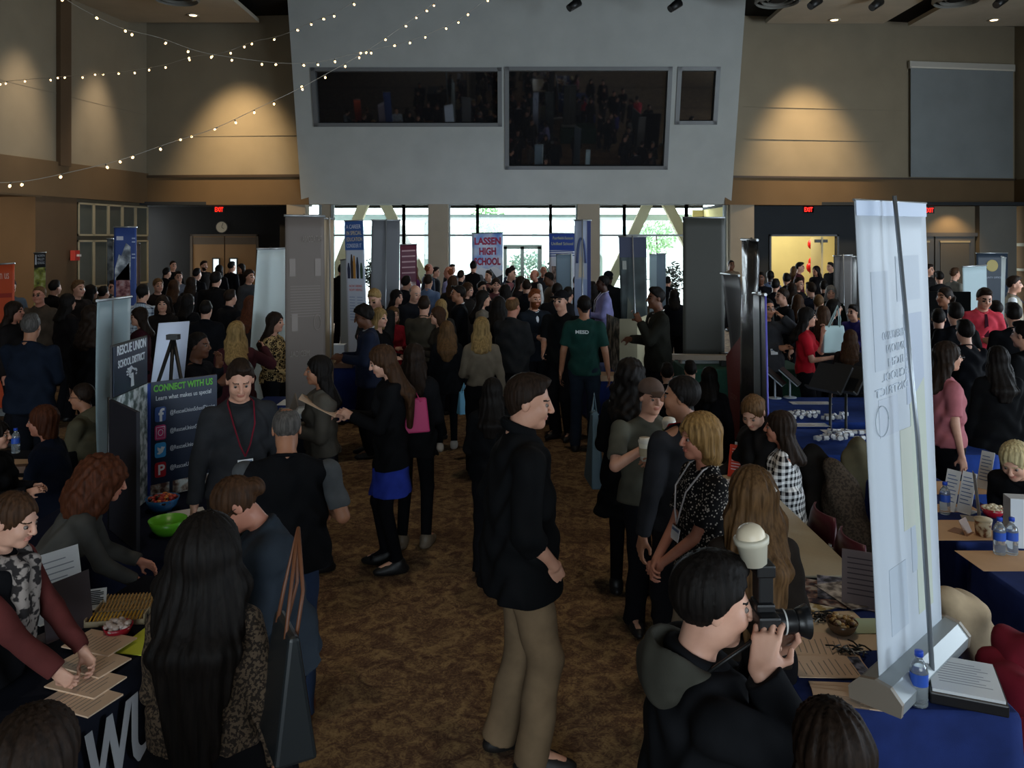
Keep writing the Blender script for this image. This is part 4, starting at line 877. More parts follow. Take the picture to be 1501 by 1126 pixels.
# ---------------------------------------------------------------- lights
WARM = (1.0, .72, .40)
for nm, x, y, tx, ty, tz, p in (('r', 9.3, 23.1, 9.3, 25.4, 4.5, 2900), ('l', -8.5, 22.9, -8.5, 25.3, 4.2, 2900)):
    add_spot('wall_wash_'+nm, (x, y, 9.05), (tx, ty, tz), p, WARM, 60, 1.0, .3)
for y in (23.0, 20.2): add_spot('wall_wash_side', (wl(y)+1.4, y, 9.05), (wl(y)-.1, y, 4.9), 1000, (1, .80, .58), 42, 1.0, .3)
add_spot('lobby_wash', (14.2, 25.5, 3.5), (14.2, 26.2, 2.2), 60, (1, .62, .28), 100, .8)
add_spot('alcove_light', (wl(16)+.2, 16.6, 3.5), (wl(19)-.9, 19.6, 1.8), 420, (1, .82, .58), 95, .8)  # added warm spot that brightens the set-back alcove wall
add_area('daylight_lobby_glazing', (0, 25.0, 1.9), (-90, 0, 0), 13, 3.3, 650, (.82, .92, 1.0), 150)
mb = MB(); mb.box((wl(-6)-.5, -6.2, 0), (18, -6, 9.5)); struct('wall_rear', mb, M_tan)
# tall daylight windows in the right wall; the farther three are added, unseen
for j in range(6):
    t = thing('window_%d' % (60+j), None, None); t['kind'] = 'structure'; y0 = (-5.2+j*3.3) if j < 3 else 6.4+(j-3)*3.3; mb = MB(); xw = XR+(YR-y0)*.02-.12; mb.box((xw, y0, 1.0), (xw+.03, y0+2.9, 4.4)); mb.build('pane', plain('daylit_pane', 'dfe8f0', .3, emit='cfe4ff', estr=1.2), t)
    mb = MB(); mb.box((xw-.05, y0-.08, .92), (xw+.04, y0, 4.48)); mb.box((xw-.05, y0+2.9, .92), (xw+.04, y0+2.98, 4.48)); mb.box((xw-.05, y0, .92), (xw+.04, y0+2.9, 1.0)); mb.box((xw-.05, y0, 4.4), (xw+.04, y0+2.9, 4.48)); mb.build('window_frame', M_frame, t)
add_area('daylight_side_windows', (16.7, -.5, 2.8), (90, 0, 82), 9.5, 3.4, 1450, (.74, .88, 1.0), 170)
add_area('rear_fill', (0, -5.7, 2.6), (81, 0, 0), 16, 3.0, 150, (.80, .92, 1.0), 60)  # added cool fill from behind the viewpoint; the rear wall is solid
add_area('side_far_fill', (16.4, 11, 3.0), (90, 0, 55), 9, 3.4, 1500, (.78, .90, 1.0), 170)  # added light at the unseen far windows, brightens the centre wall
for x, y, p in ((-1.9, 3.2, 28), (2.9, 5.2, 26), (1.4, 4.4, 22), (-3.2, 6.5, 18), (0, 9, 30), (-6, 13, 40), (6, 13, 40), (0, 16, 40)): add_spot('ceiling_downlight', (x, y, 9.0), (x, y, 0), p*7.5, (1, .82, .60), 44 if y < 7 else 70, .8, .12)
# ---------------------------------------------------------------- banners
def quadpt(c, u, v):   # c = TL,TR,BR,BL ; u right, v down
    return (c[0]*(1-u)+c[1]*u)*(1-v)+(c[3]*(1-u)+c[2]*u)*v
def sheet(corners, thick=.004, bow=0.0, nu=10, nv=12, wave=0.0):
    c = [V(p) for p in corners]; n = (c[1]-c[0]).cross(c[3]-c[0]).normalized(); mb = MB(); vs = []
    for k_, off in enumerate((0, thick)):
        for j in range(nv+1):
            for i in range(nu+1):
                u, v = i/nu, j/nv; p = quadpt(c, u, v)+n*(off+bow*(math.sin(math.pi*v)*.6+math.sin(math.pi*u)*.4)+wave*math.sin(9*u+2*v)*math.sin(math.pi*min(1, v*3+.2))); vs.append(p)
    f = []; S = (nu+1)*(nv+1); ix = lambda i, j, k_=0: k_*S+j*(nu+1)+i
    for j in range(nv):
        for i in range(nu): f.append((ix(i, j), ix(i, j+1), ix(i+1, j+1), ix(i+1, j))); f.append((ix(i, j, 1), ix(i+1, j, 1), ix(i+1, j+1, 1), ix(i, j+1, 1)))
    for j in range(nv): f.append((ix(0, j), ix(0, j, 1), ix(0, j+1, 1), ix(0, j+1))); f.append((ix(nu, j), ix(nu, j+1), ix(nu, j+1, 1), ix(nu, j, 1)))
    for i in range(nu): f.append((ix(i, 0), ix(i+1, 0), ix(i+1, 0, 1), ix(i, 0, 1))); f.append((ix(i, nv), ix(i, nv, 1), ix(i+1, nv, 1), ix(i+1, nv)))
    mb.add(vs, f, 0, True); return mb
def vinyl(hexc, stops=None, trans=.0, name='banner_vinyl', rough=.5, noise=None):
    key = ('v', hexc, str(stops), trans, noise)
    if key in MC: return MC[key]
    m, nt, b = _new(name); c = hx(hexc); b.inputs['Base Color'].default_value = (*c, 1); b.inputs['Roughness'].default_value = rough; b.inputs['Specular IOR Level'].default_value = .3
    if noise:
        tc = N(nt, 'ShaderNodeTexCoord'); nz = N(nt, 'ShaderNodeTexNoise', Scale=noise[0], Detail=3.0); nt.links.new(tc.outputs['Object'], nz.inputs['Vector'])
        nt.links.new(ramp(nt, nz.outputs[0], [(p, hx(q)) for p, q in noise[1]]), b.inputs['Base Color'])
    if trans:
        o_ = nt.nodes['Material Output']; t_ = N(nt, 'ShaderNodeBsdfTranslucent'); t_.inputs[0].default_value = (*c, 1); mx = nt.nodes.new('ShaderNodeMixShader'); mx.inputs[0].default_value = trans
        nt.links.new(b.outputs[0], mx.inputs[1]); nt.links.new(t_.outputs[0], mx.inputs[2]); nt.links.new(mx.outputs[0], o_.inputs[0])
    MC[key] = m; return m
M_alu = plain('aluminium', 'a9adb0', .35, .7); M_basegrey = plain('base_silver', '9aa0a2', .4, .4)
def banner(xl, yl, Yl, xr, yr, Yr, zb, lab, mat, rr=.012, cat='banner', name='retractable_banner', pole=None, base=True, xlb=None, xrb=None, bow=.0, wave=0.0, group=None, polecol=None, rail=None):
    TL, TR = Q(xl, yl, Yl), Q(xr, yr, Yr); zt_ = (TL.z+TR.z)/2
    BL, BR = V((TL.x, TL.y, zb+.06)), V((TR.x, TR.y, zb+.06))
    if xlb: BL = V(((xlb-CX)*Yl/F, Yl, zb+.06))
    if xrb: BR = V(((xrb-CX)*Yr/F, Yr, zb+.06))
    o = (BL+BR)/2; o.z = zb; t = thing(name, lab, cat, o, 0, group); c = [p-o for p in (TL, TR, BR, BL)]
    u = (c[1]-c[0]).normalized(); n = V((u.y, -u.x, 0)).normalized()
    SEGS.append(((BL.x, BL.y), (BR.x, BR.y)))
    sheet(c, .004, bow, 10, 14, wave).build('banner_panel', mat, t)
    mb = MB(); mb.tube([c[0]-u*.01, c[1]+u*.01], rr, 8); mb.build('top_rail', rail or M_alu, t)
    if pole is not None:   # -1 towards camera, +1 behind
        p0 = (c[2]+c[3])/2+n*.07*pole; p1 = (c[0]+c[1])/2+n*.02*pole; p0.z = .04
        mb = MB(); mb.tube([p0, p1+V((0, 0, .02))], .010, 8); mb.build('support_pole', polecol or M_alu, t)
    if base:
        d = (c[2]-c[3]); d.z = 0; a_ = d.normalized(); w_ = .09; nn = V((a_.y, -a_.x, 0)); p = c[3]-a_*.03; q = c[2]+a_*.03; p = V((p.x, p.y, 0)); q = V((q.x, q.y, 0))
        mb = MB(); prof = [(-w_, .005), (-w_*1.05, .05), (-w_*.6, .095), (0, .105), (w_*.6, .095), (w_*1.05, .05), (w_, .005)]
        vs = [p+nn*a+V((0, 0, b)) for a, b in prof]+[q+nn*a+V((0, 0, b)) for a, b in prof]; k_ = len(prof)
        mb.add(vs, [(i, i+1, i+1+k_, i+k_) for i in range(k_-1)]+[(0, k_, 2*k_-1, k_-1)], 0, False); mb.build('base_cassette', M_basegrey, t)
        for e_, s_ in ((p, -1), (q, 1)):
            mb = MB(); vs = [e_+nn*a*1.04+V((0, 0, b*1.04)) for a, b in prof]+[e_+a_*s_*.02+nn*a*1.04+V((0, 0, b*1.04)) for a, b in prof]; mb.add(vs, [tuple(range(k_)), tuple(range(2*k_-1, k_-1, -1))]+[(i, i+k_, (i+1) % k_+k_, (i+1) % k_) for i in range(k_)]); mb.build('end_cap', plain('cap_tan', '8a7f72', .5), t)
    return t, c
def art(t, c, u0, v0, u1, v1, mat, name='printed_block', off=.003, shape=None):
    # flat printed patch lying on the banner's camera side; uv box
    n = (c[1]-c[0]).cross(c[3]-c[0]).normalized(); n = n if n.y < 0 else -n
    mb = MB(); pts = shape or [(0, 0), (1, 0), (1, 1), (0, 1)]
    ps = [quadpt(c, u0+(u1-u0)*a, v0+(v1-v0)*b)+n*off for a, b in pts]
    mb.slab(ps, n*.0012); return mb.build(name, mat, t)
def btext(t, c, s, u, v, hgt, mat, wdt=None, mirror=False, name='lettering', bold=.0, off=.005):
    # u,v of the left baseline; hgt in v units; wdt in u units
    ex = (c[1]-c[0]); ez = (c[0]-c[3]); n = ex.cross(ez).normalized(); n = n if n.y < 0 else -n
    o = quadpt(c, u, v)+n*off; H_ = ez.length*hgt/.72
    x = ex if not mirror else -ex; M = frame(o, x, ez)
    return text(s, H_, mat, t, M, name, width=(wdt*ex.length if wdt else None), bold=bold)
ink = lambda h, r=.6: plain('ink', h, r)
# -- 1 large white banner at the front right, seen from behind
MW = vinyl('dfe6ee', trans=.30, rough=.45)
t, c = banner(1253, 293, 3.0, 1356, 298, 3.45, .77, 'tall white banner seen from behind, nearest one, standing on the blue cloth table', MW, xlb=1290, xrb=1381, rr=.005)
art(t, c, 0.0, 0.0, 1, .032, vinyl('b9c6dc'), 'top_hem')
for (u0, v0, u1, v1, h_) in ((.15, .15, .38, .36, 'd6dee8'), (.50, .12, .85, .22, 'd7dfe9'), (.58, .25, .86, .45, 'd0d9e8'), (.62, .40, .86, .92, 'dde3d6'), (.17, .42, .44, .50, 'd8dfe9'), (.2, .78, .45, .92, 'd3dce6'), (.55, .72, .85, .82, 'd4dde7'), (.45, .5, .62, .72, 'e0e3d8')): art(t, c, u0, v0, u1, v1, vinyl(h_, trans=.3), 'show_through_print', off=.0006)
for i_, (s_, wd_) in enumerate((('WHEATLAND', .36), ('UNION', .30), ('HIGH', .28), ('SCHOOL', .38), ('DISTRICT', .48))): btext(t, c, s_, .62, .295+i_*.029, .018, ink('c2ccd8'), wd_, True, 'mirrored_print', off=.0025)
n_ = (c[1]-c[0]).cross(c[3]-c[0]).normalized(); n_ = n_ if n_.y < 0 else -n_
mb = MB(); mb.tube([quadpt(c, .20+.09*math.cos(a_), .465+.032*math.sin(a_))+n_*.004 for a_ in np.linspace(0, 6.283, 25)], .0016, 5); mb.build('oval_seal_print', ink('b4bec8'), t)
o_ = t.location; mb = MB(); mb.tube([Q(1367, 992, 3.14)-o_, Q(1345, 640, 3.12)-o_, Q(1311, 287, 3.13)-o_], [.0095, .009, .008], 10); mb.build('support_pole', plain('pole_grey', '8f959b', .3, .6), t)
# -- others, from left to right
t, c = banner(143, 441, 6.6, 192, 435, 7.2, 0, 'pale grey banner back leaning behind the left social-media display board', vinyl('9fb0b4', trans=.2), pole=-1, xlb=150, xrb=200, bow=.05)
t, c = banner(378, 365, 9.3, 418, 364, 9.9, 0, 'bright bluish-white banner back left of the tall brown banner', vinyl('f2fbfc', trans=.6), pole=-1, polecol=M_black, xlb=356, xrb=418)
t, c = banner(418, 316, 7.75, 475, 317, 7.95, .78, 'tall grey-brown banner back with faint mirrored print', vinyl('6f645d', trans=.15), pole=-1, polecol=M_black, xlb=419, xrb=478)
btext(t, c, 'PATAGONIA', .93, .135, .035, ink('83786f'), .5, True, 'mirrored_print'); btext(t, c, 'MEDICAL', .6, .72, .03, ink('83786f'), .5, True, 'mirrored_print')
for i_ in range(12): art(t, c, .12, .36+i_*.014, .88, .363+i_*.014, ink('7c716a'), 'print_line')
for u0, v0 in ((.1, .22), (.75, .22), (.15, .5)): art(t, c, u0, v0, u0+.15, v0+.09, ink('7f746d'), 'print_box')
mb = MB(); mb.tube([quadpt(c, .8+.09*math.cos(a_), .55+.04*math.sin(a_))+V((0, -.006, 0)) for a_ in np.linspace(0, 6.283, 21)], .003, 5); mb.build('ring_print', ink('857a72'), t)
t, c = banner(474, 320, 9.4, 489, 321, 9.5, 0, 'narrow tan banner edge right behind the tall grey-brown banner', vinyl('a08e75'), pole=1)
t, c = banner(505, 324, 14.2, 532, 323, 14.0, .0, 'blue and white banner about a career in special education', vinyl('c9d4e6'), xlb=512, xrb=541)
art(t, c, 0, 0, 1, .185, ink('3a62a8'), 'blue_header')
for i_, (s_, w_, h_) in enumerate((('A CAREER', .8, 'e8eef8'), ('IN SPECIAL', .82, 'e8d8a8'), ('EDUCATION', .85, 'e8d8a8'), ('CONSIDER IT', .8, 'd6e2f4'))): btext(t, c, s_, .08, .050+i_*.040, .026, ink(h_), w_)
for i_, (u_, h_, k_) in enumerate(((.15, .11, '2a3350'), (.32, .17, '3a3030'), (.45, .16, 'c08a40'), (.62, .15, '2c3a50'), (.82, .11, '35503c'))): art(t, c, u_-.07, .365-h_*.9, u_+.08, .365, ink(k_), 'figure_print', shape=[(.3, 0), (.7, 0), (1, .4), (.9, 1), (.1, 1), (0, .4)])
for i_ in range(2): btext(t, c, 'NOW HIRING', .15, .42+i_*.024, .016, ink('d06a6a'), .7)
for i_ in range(9):
    for u0 in (.15, .55): art(t, c, u0, .48+i_*.018, u0+.28, .485+i_*.018, ink('8fa3c8'), 'print_line')
t, c = banner(499, 381, 15.4, 511, 379, 15.2, 0, 'plain pale banner back just left of the special education banner', vinyl('98a3a8'), pole=-1, polecol=M_alu)
t, c = banner(545, 323, 13.0, 586, 323, 13.2, 0, 'wide plain grey banner back hanging before the left glazing', vinyl('77787c', trans=.35), pole=1, xlb=541, xrb=584)
t, c = banner(586, 359, 17.0, 611, 358, 17.2, 0, 'maroon banner with photo band behind the wide grey banner back', vinyl('5a2036'))
for i_ in range(5): art(t, c, .12, .05+i_*.05, .9, .062+i_*.05, ink('b08a90'), 'print_line')
art(t, c, .05, .34, .95, .55, vinyl('555555', noise=(14.0, ((.35, '2a2024'), (.5, '8a7070'), (.65, 'c8b8b8')))), 'photo_print')
t, c = banner(692, 342, 21.5, 737, 341, 21.5, .9, 'mountain banner lettered with the name of Lassen High School', vinyl('8fb0e0', noise=(2.5, ((.35, '6f9be0'), (.6, 'd5def0')))), name='hanging_banner', base=False, rail=M_black)
for i_, (s_, w_) in enumerate((('LASSEN', .86), ('HIGH', .55), ('SCHOOL', .86))): btext(t, c, s_, (1-w_)/2, .175+i_*.158, .108, ink('a01848'), w_, bold=.01)
art(t, c, 0, .50, 1, .8, ink('e8eaf2'), 'snow_print', shape=[(0, .35), (.3, .1), (.5, .2), (.7, .05), (1, .3), (1, 1), (0, 1)]); art(t, c, 0, .55, 1, 1, ink('353b44'), 'mountain_print', off=.006, shape=[(0, .5), (.25, .2), (.4, .35), (.6, .0), (.8, .3), (1, .2), (1, 1), (0, 1)])
t, c = banner(805, 342, 20.5, 842, 342, 20.3, .0, 'blue banner headed Fairfield-Suisun Unified School behind the small grey banner', vinyl('d8dde8'))
art(t, c, 0, 0, 1, .165, ink('2c4aa0'), 'blue_header'); btext(t, c, 'Fairfield-Suisun', .14, .06, .030, ink('d8d89a'), .8); btext(t, c, 'Unified School', .08, .115, .030, ink('d8d89a'), .86)
for i_ in range(3): art(t, c, 0, .165+i_*.022, 1, .176+i_*.022, ink('2c4aa0'), 'swoosh', shape=[(0, .8), (1, 0), (1, .8), (0, 1.6)])
art(t, c, .1, .32, .9, .55, vinyl('777777', noise=(9.0, ((.4, '5a4a45'), (.6, 'b09a90')))), 'photo_print')
t, c = banner(815, 373, 17.0, 838, 372, 17.0, 0, 'small plain blue-grey banner back left of the arch-logo banner', vinyl('7f93a2', trans=.2), pole=None)
mb = MB(); mb.tube([c[1], c[2]], .02, 6); mb.build('edge_strip', plain('edge_white', 'd0e0e8', .4), t)
t, c = banner(842, 323, 12.4, 866, 323, 12.35, 0, 'tall pale blue banner with a pointed arch logo and navy edge', vinyl('a9b2c8'), pole=1, wave=.01)
art(t, c, .78, 0, 1, 1, ink('2e3b78'), 'navy_edge'); art(t, c, 0, .33, .78, 1, ink('8fa0c4'), 'sky_print')
for s_ in (-1, 1):
    mb = MB(); mb.tube([quadpt(c, .42+s_*.26*math.cos(a_), .24-.14*math.sin(a_))+V((0, -.008, 0)) for a_ in np.linspace(0, 1.57, 9)], .02, 6); mb.build('arch_print', ink('4a5a8a'), t)
art(t, c, .25, .13, .60, .32, ink('c9bda8'), 'tower_print', shape=[(.3, .1), (.5, 0), (.7, .1), (1, 1), (0, 1)])
t, c = banner(907, 347, 11.6, 947, 347, 11.6, .0, 'dark photo banner curling beside the man in the charcoal suit', vinyl('333b3e', noise=(2.2, ((.35, '20282a'), (.55, '3f4a4c'), (.7, '5b625a')))), pole=1, xlb=915, xrb=953, bow=.06)
art(t, c, 0, 0, 1, .12, ink('2d3450'), 'dark_header'); art(t, c, .1, .14, .25, .19, ink('8c8f8a'), 'seal_print'); art(t, c, .15, .35, .7, .7, ink('565a50'), 'statue_print', shape=[(.2, 0), (.5, .15), (.6, .5), (1, 1), (0, 1), (.1, .4)])
t, c = banner(952, 373, 17.5, 964, 373, 17.5, 0, 'pale bluish banner back behind the dark photo banner', vinyl('93a6ae'), pole=None)
t, c = banner(963, 372, 15.0, 976, 372, 15.4, 0, 'narrow slate banner right of the dark photo banner', vinyl('55636e'), pole=None, wave=.01)
t, c = banner(1001, 319, 11.4, 1062, 319, 11.4, .76, 'wide dark grey double banner back on the table right of the suited man', vinyl('44443f', trans=.08), pole=-1, polecol=M_metal, bow=.0)
t, c = banner(1057, 401, 8.6, 1083, 404, 7.9, .0, 'grey and red banner back curling left of the crumpled silver one', vinyl('5a5f66'), xlb=1073, xrb=1094, bow=.1)
art(t, c, 0, .28, 1, 1, ink('86322e'), 'red_print', shape=[(0, .2), (.5, .1), (1, 0), (1, 1), (0, 1)]); btext(t, c, 'SCHOOL', .75, .62, .03, ink('a86a66'), .5, True, 'mirrored_print')
t, c = banner(1087, 351, 7.6, 1110, 352, 7.0, .0, 'crumpled shiny silver-black banner seen nearly edge-on', plain('foil', '4a4d50', .22, .6, bump=.6, nscale=7.0), wave=.035, pole=-1, polecol=M_black, xlb=1083, xrb=1108)
t, c = banner(1104, 430, 7.1, 1113, 430, 6.5, .0, 'slim slate blue banner edge beside the crumpled silver banner', vinyl('5d6872'), xlb=1106, xrb=1118)
t, c = banner(1112, 432, 6.6, 1122, 432, 6.2, .0, 'slim dark banner with violet edge just left of the grey-suited man with badge', vinyl('33363c'), xlb=1117, xrb=1130); mb = MB(); mb.tube([c[1], c[2]], .008, 6); mb.build('violet_edge', plain('violet', '5a5ac0', .5), t)
t, c = banner(1222, 375, 14.0, 1249, 374, 14.0, 0, 'matte grey banner back between the bright doorway and the big white banner', vinyl('6a6664'), pole=1)
t, c = banner(1249, 376, 13.6, 1256, 376, 12.8, 0, 'thin slate banner edge touching the big white banner on its left', vinyl('3f474e'), pole=None)
t, c = banner(1411, 391, 14.0, 1446, 389, 14.4, 0, 'light silver banner back behind the man in the pink shirt', vinyl('9fb0b4', trans=.2), pole=-1, polecol=M_black, xlb=1413, xrb=1449)
t, c = banner(1468, 376, 12.6, 1474, 378, 11.8, 0, 'bright white banner seen edge-on at the right', vinyl('dfe8ea', trans=.3), pole=None, xlb=1465, xrb=1468)
t, c = banner(1431, 371, 19.0, 1477, 371, 19.0, 0, 'dark navy banner with a gold round crest at the far right', vinyl('1d2a38'))
mb = MB(); Mr = frame(quadpt(c, .5, .14)+V((0, -.01, 0)), (1, 0, 0), (0, 0, 1)); mb.lathe([(0, .004), (.13, .004), (.14, 0), (.13, -.004), (0, -.004)], (0, 0, 0), 24, 0, False, Mr.to_3x3().to_4x4()); o_ = mb.build('gold_crest', ink('9a8a4a'), t); o_.location = Mr.translation; btext(t, c, 'COUNTY OFFICE', .2, .28, .02, ink('8a93a0'), .6)
t, c = banner(-12, 388, 11.5, 21, 386, 11.5, 0, 'orange banner with white script at the left edge', vinyl('c8502c')); btext(t, c, 'Join us', .1, .10, .06, ink('e8c0b0'), .7); art(t, c, .1, .2, .9, .23, ink('a02c1c'), 'red_rule')
t, c = banner(50, 371, 15.0, 67, 370, 15.0, 0, 'black and yellow-green photo banner in front of the brown pilaster', vinyl('17181c')); 
for i_, s_ in enumerate(('NORTH', 'VALLEY', 'SCHOOLS')): btext(t, c, s_, .3, .035+i_*.030, .022, ink('c8ccd4'), .62)
art(t, c, 0, .125, 1, .5, vinyl('889955', noise=(6.0, ((.35, '2a2c28'), (.5, '8d9440'), (.65, 'c6cc90')))), 'photo_print'); art(t, c, .08, .015, .24, .10, ink('c8ccd4'), 'tower_logo', shape=[(.2, 0), (.8, 0), (1, 1), (0, 1)])
t, c = banner(167, 333, 12.0, 200, 333, 12.0, .0, 'rounded tall blue fabric display with snowy mountain cliff photo', vinyl('3a4f8c'), cat='banner', name='fabric_display', base=True)
art(t, c, .05, .09, .75, .30, vinyl('8a8f98', noise=(5.0, ((.35, '2c3036'), (.5, '7a8088'), (.62, 'd8dce0')))), 'cliff_print', shape=[(0, .7), (.25, .3), (.4, .35), (.7, 0), (1, .1), (1, 1), (0, 1)])
art(t, c, .1, .20, .75, .42, vinyl('7a5058', noise=(12.0, ((.4, '5a2830'), (.55, '9c6a6a'), (.7, 'b8a0a0')))), 'crowd_print', shape=[(0, .4), (.9, 0), (1, 1), (0, 1)]); art(t, c, .12, .052, .42, .074, ink('c8c8d4'), 'logo_block')
for v_ in (.06, .08, .15, .17): art(t, c, .80, v_, .95, v_+.007, ink('b0bcd8'), 'print_line')
t, c = banner(157, 350, 14.5, 166, 350, 14.5, 0, 'narrow dark display partly hidden left of the blue mountain display', vinyl('3c4048', noise=(6.0, ((.35, '1e2228'), (.6, '6a6e70')))), pole=None)
t, c = banner(201, 357, 13.0, 205, 357, 12.6, 0, 'thin white-topped display edge right of the blue mountain display', vinyl('7a6d78'), pole=None)
# ---------------------------------------------------------------- tables
M_navy = fabric('1c2c62', name='cloth_blue'); M_blk = fabric('191b24', name='cloth_black'); M_royal = fabric('1f3c86'); M_orange = fabric('c04020'); M_grn = fabric('1d4034'); M_lam = plain('laminate', 'b3a78e', .35, noise=.04, nscale=60); M_edge = plain('table_edge', '1a1a1c', .5); M_tan_p = plain('kraft_paper', 'c79f78', .8, noise=.05, nscale=8)
def table(P0, P1, P2, P3, lab, top=.74, name='folding_table', mat=None, thick=.03):
    # P0..P3 corner (x,y) ccw
    o = V((sum(p[0] for p in (P0, P1, P2, P3))/4, sum(p[1] for p in (P0, P1, P2, P3))/4, 0)); t = thing(name, lab, 'table', o, 0, 'folding tables')
    P = [V((p[0], p[1], 0))-V((o.x, o.y, 0)) for p in (P0, P1, P2, P3)]; RECTS.append((min(p[0] for p in (P0, P1, P2, P3)), max(p[0] for p in (P0, P1, P2, P3)), min(p[1] for p in (P0, P1, P2, P3)), max(p[1] for p in (P0, P1, P2, P3))))
    mb = MB(); mb.slab([p+V((0, 0, top-thick)) for p in P], (0, 0, thick)); mb.build('tabletop', [mat or M_lam], t, bevel=.006)
    mb = MB(); mb.slab([p*1.004+V((0, 0, top-thick-.004)) for p in P], (0, 0, thick*.75)); mb.build('edge_band', M_edge, t)
    mb = MB(); mb.slab([p*.86+V((0, 0, top-thick-.06)) for p in P], (0, 0, .055)); mb.build('apron', M_edge, t)
    for p in P:
        q = p*.84; mb = MB(); mb.tube([q+V((0, 0, top-.04)), q], .016, 8); mb.build('leg', plain('leg_grey', '3a3b3d', .4, .5), t)
    return t
def cloth(P0, P1, P2, P3, lab, mat, top=.752, hem=.02, amp=.022, name='tablecloth', group='tablecloths to the floor'):
    o = V((sum(p[0] for p in (P0, P1, P2, P3))/4, sum(p[1] for p in (P0, P1, P2, P3))/4, 0)); P = [V((p[0], p[1], 0))-o for p in (P0, P1, P2, P3)]
    rs = np.random.RandomState(int(abs(P0[0]*100)+abs(P0[1]*37))); per = []
    for i in range(4):
        a, b_ = P[i], P[(i+1) % 4]; n = max(6, int((b_-a).length/.035))
        for j in range(n): per.append((a+(b_-a)*(j/n), min(j, n-j)/n))
    vs = []; rows = [0, .006, .03, .2, .45, .72, 1.0]; ph = rs.rand(3)*6; K = len(per)
    for r in rows:
        acc = 0
        for i, (p, cd) in enumerate(per):
            pn, pp = per[(i+1) % K][0], per[i-1][0]; tn = (pn-pp).normalized(); nn = V((tn.y, -tn.x, 0)); acc += (pn-p).length
            w_ = .5+.5*math.sin(acc*11+ph[0]+1.6*math.sin(acc*3.1+ph[1])); cf = math.exp(-(cd*9)**2)
            off = (.004 if r < .01 else .012)+amp*r*(w_*.9+1.3*cf) if r > 0 else -.002; z = top-(top-hem)*r if r > .01 else top-(.002 if r > 0 else 0)
            vs.append(p+nn*off+V((0, 0, z)))
    f = [(i+k*K, (i+1) % K+k*K, (i+1) % K+(k+1)*K, i+(k+1)*K)[::-1] for k in range(len(rows)-1) for i in range(K)]
    mb = MB(); mb.add(vs, f, 0, True); mb.add([v for v in vs[:K]], [tuple(range(K))], 0, False)
    o_ = mb.build(name, mat, None, o); tag(o_, lab, 'tablecloth', group); return o_
def rect(x0, x1, y0, y1): return ((x0, y0), (x1, y0), (x1, y1), (x0, y1))
def covered(P, lab_t, lab_c, mat, **k):
    P2 = [(p[0]*.97+sum(q[0] for q in P)/4*.03, p[1]*.97+sum(q[1] for q in P)/4*.03) for p in P]; table(*P2, lab_t, top=.738); return cloth(*P, lab_c, mat, **k)
TW = ((-1.78, 2.3), (-1.43, 4.1), (-1.92, 4.2), (-2.26, 2.4))
covered(TW, 'folding table hidden under the black lettered cloth at front left', 'black tablecloth with large silver letters at front left', M_blk)
# lettering on the aisle side of the black cloth
ax_ = V((-1.43+1.78, 4.1-2.3, 0)).normalized(); nx_ = V((ax_.y, -ax_.x, 0)); silver = plain('silver_ink', '9a9a9c', .5)
a0 = V((-1.78, 2.3, 0))+nx_*.045
cl = [o for o in bpy.data.objects if o.name.startswith('tablecloth')][-1]
def cltext(s, d, z, size, wd, bold=0): text(s, size, silver, cl, frame(a0+ax_*d+V((0, 0, z))-cl.location, ax_, (0, 0, 1)), 'lettering', width=wd, bold=bold)
cltext('WUSD', .74, .36, .40, .72, .012); cltext('UNIFIED SCHOOL DISTRICT', .74, .26, .075, .74)
mb = MB(); mb.tube([a0+ax_*(.56+.11*math.cos(a_))+V((0, 0, .46+.13*math.sin(a_)))-cl.location for a_ in np.linspace(0, 6.283, 25)], .012, 6); mb.build('ring_logo', silver, cl)
TC = rect(-2.95, -1.86, 4.44, 5.95); covered(TC, 'folding table hidden under the dark cloth below the social-media display', 'dark navy tablecloth under the social-media display board', fabric('14182a'))
TB = ((1.10, 3.02), (1.87, 2.98), (1.90, 4.12), (1.12, 4.14)); covered(TB, 'folding table hidden under the royal blue cloth at front right', 'royal blue tablecloth draped on the table at front right', M_navy)
table((1.10, 4.20), (1.82, 4.20), (1.80, 6.30), (1.12, 6.30), 'bare beige laminate folding table beside the gingham-shirted woman', top=.75, name='laminate_table')
covered(rect(2.45, 3.95, 6.55, 7.45), 'folding table hidden under the blue cloth holding rolled papers', 'blue tablecloth under the white rolled papers, right of the seated women', M_royal)
covered(rect(2.62, 4.2, 7.72, 8.95), 'folding table hidden under the blue cloth by the red-shirted woman', 'blue tablecloth in front of the woman in the red polo shirt', M_royal)
covered(rect(2.60, 3.12, 4.66, 6.05), 'folding table hidden under the blue cloth with upright cards at right', 'blue tablecloth with tan paper and upright cards, right of the big white banner', M_navy)
covered(rect(2.52, 3.40, 3.72, 4.42), 'folding table hidden under the near blue cloth at the right edge', 'blue tablecloth at the right edge holding two water bottles', M_navy)
covered(rect(-4.5, -3.62, 5.5, 6.7), 'folding table hidden under a dark cloth at the left edge', 'dark tablecloth at the left edge beside the woman with the auburn bob', fabric('191a20'))
covered(rect(-8.9, -7.9, 14.2, 15.6), 'folding table hidden under orange and blue cloth far left', 'blue tablecloth below the orange runner far left', M_navy)
covered(rect(-2.75, -2.05, 8.5, 9.0), 'folding table hidden under a cloth by the leopard-print blouse', 'dark blue tablecloth behind the woman holding a large booklet', M_navy)
covered(rect(-4.4, -3.5, 8.9, 10.2), 'folding table hidden by the man touching his chin', 'dark tablecloth with tan papers behind the man touching his chin', M_blk)
covered(rect(-2.5, -1.75, 11.0, 12.4), 'folding table hidden beside the man in navy suit', 'dark navy tablecloth beside the man in the navy jacket', M_navy)
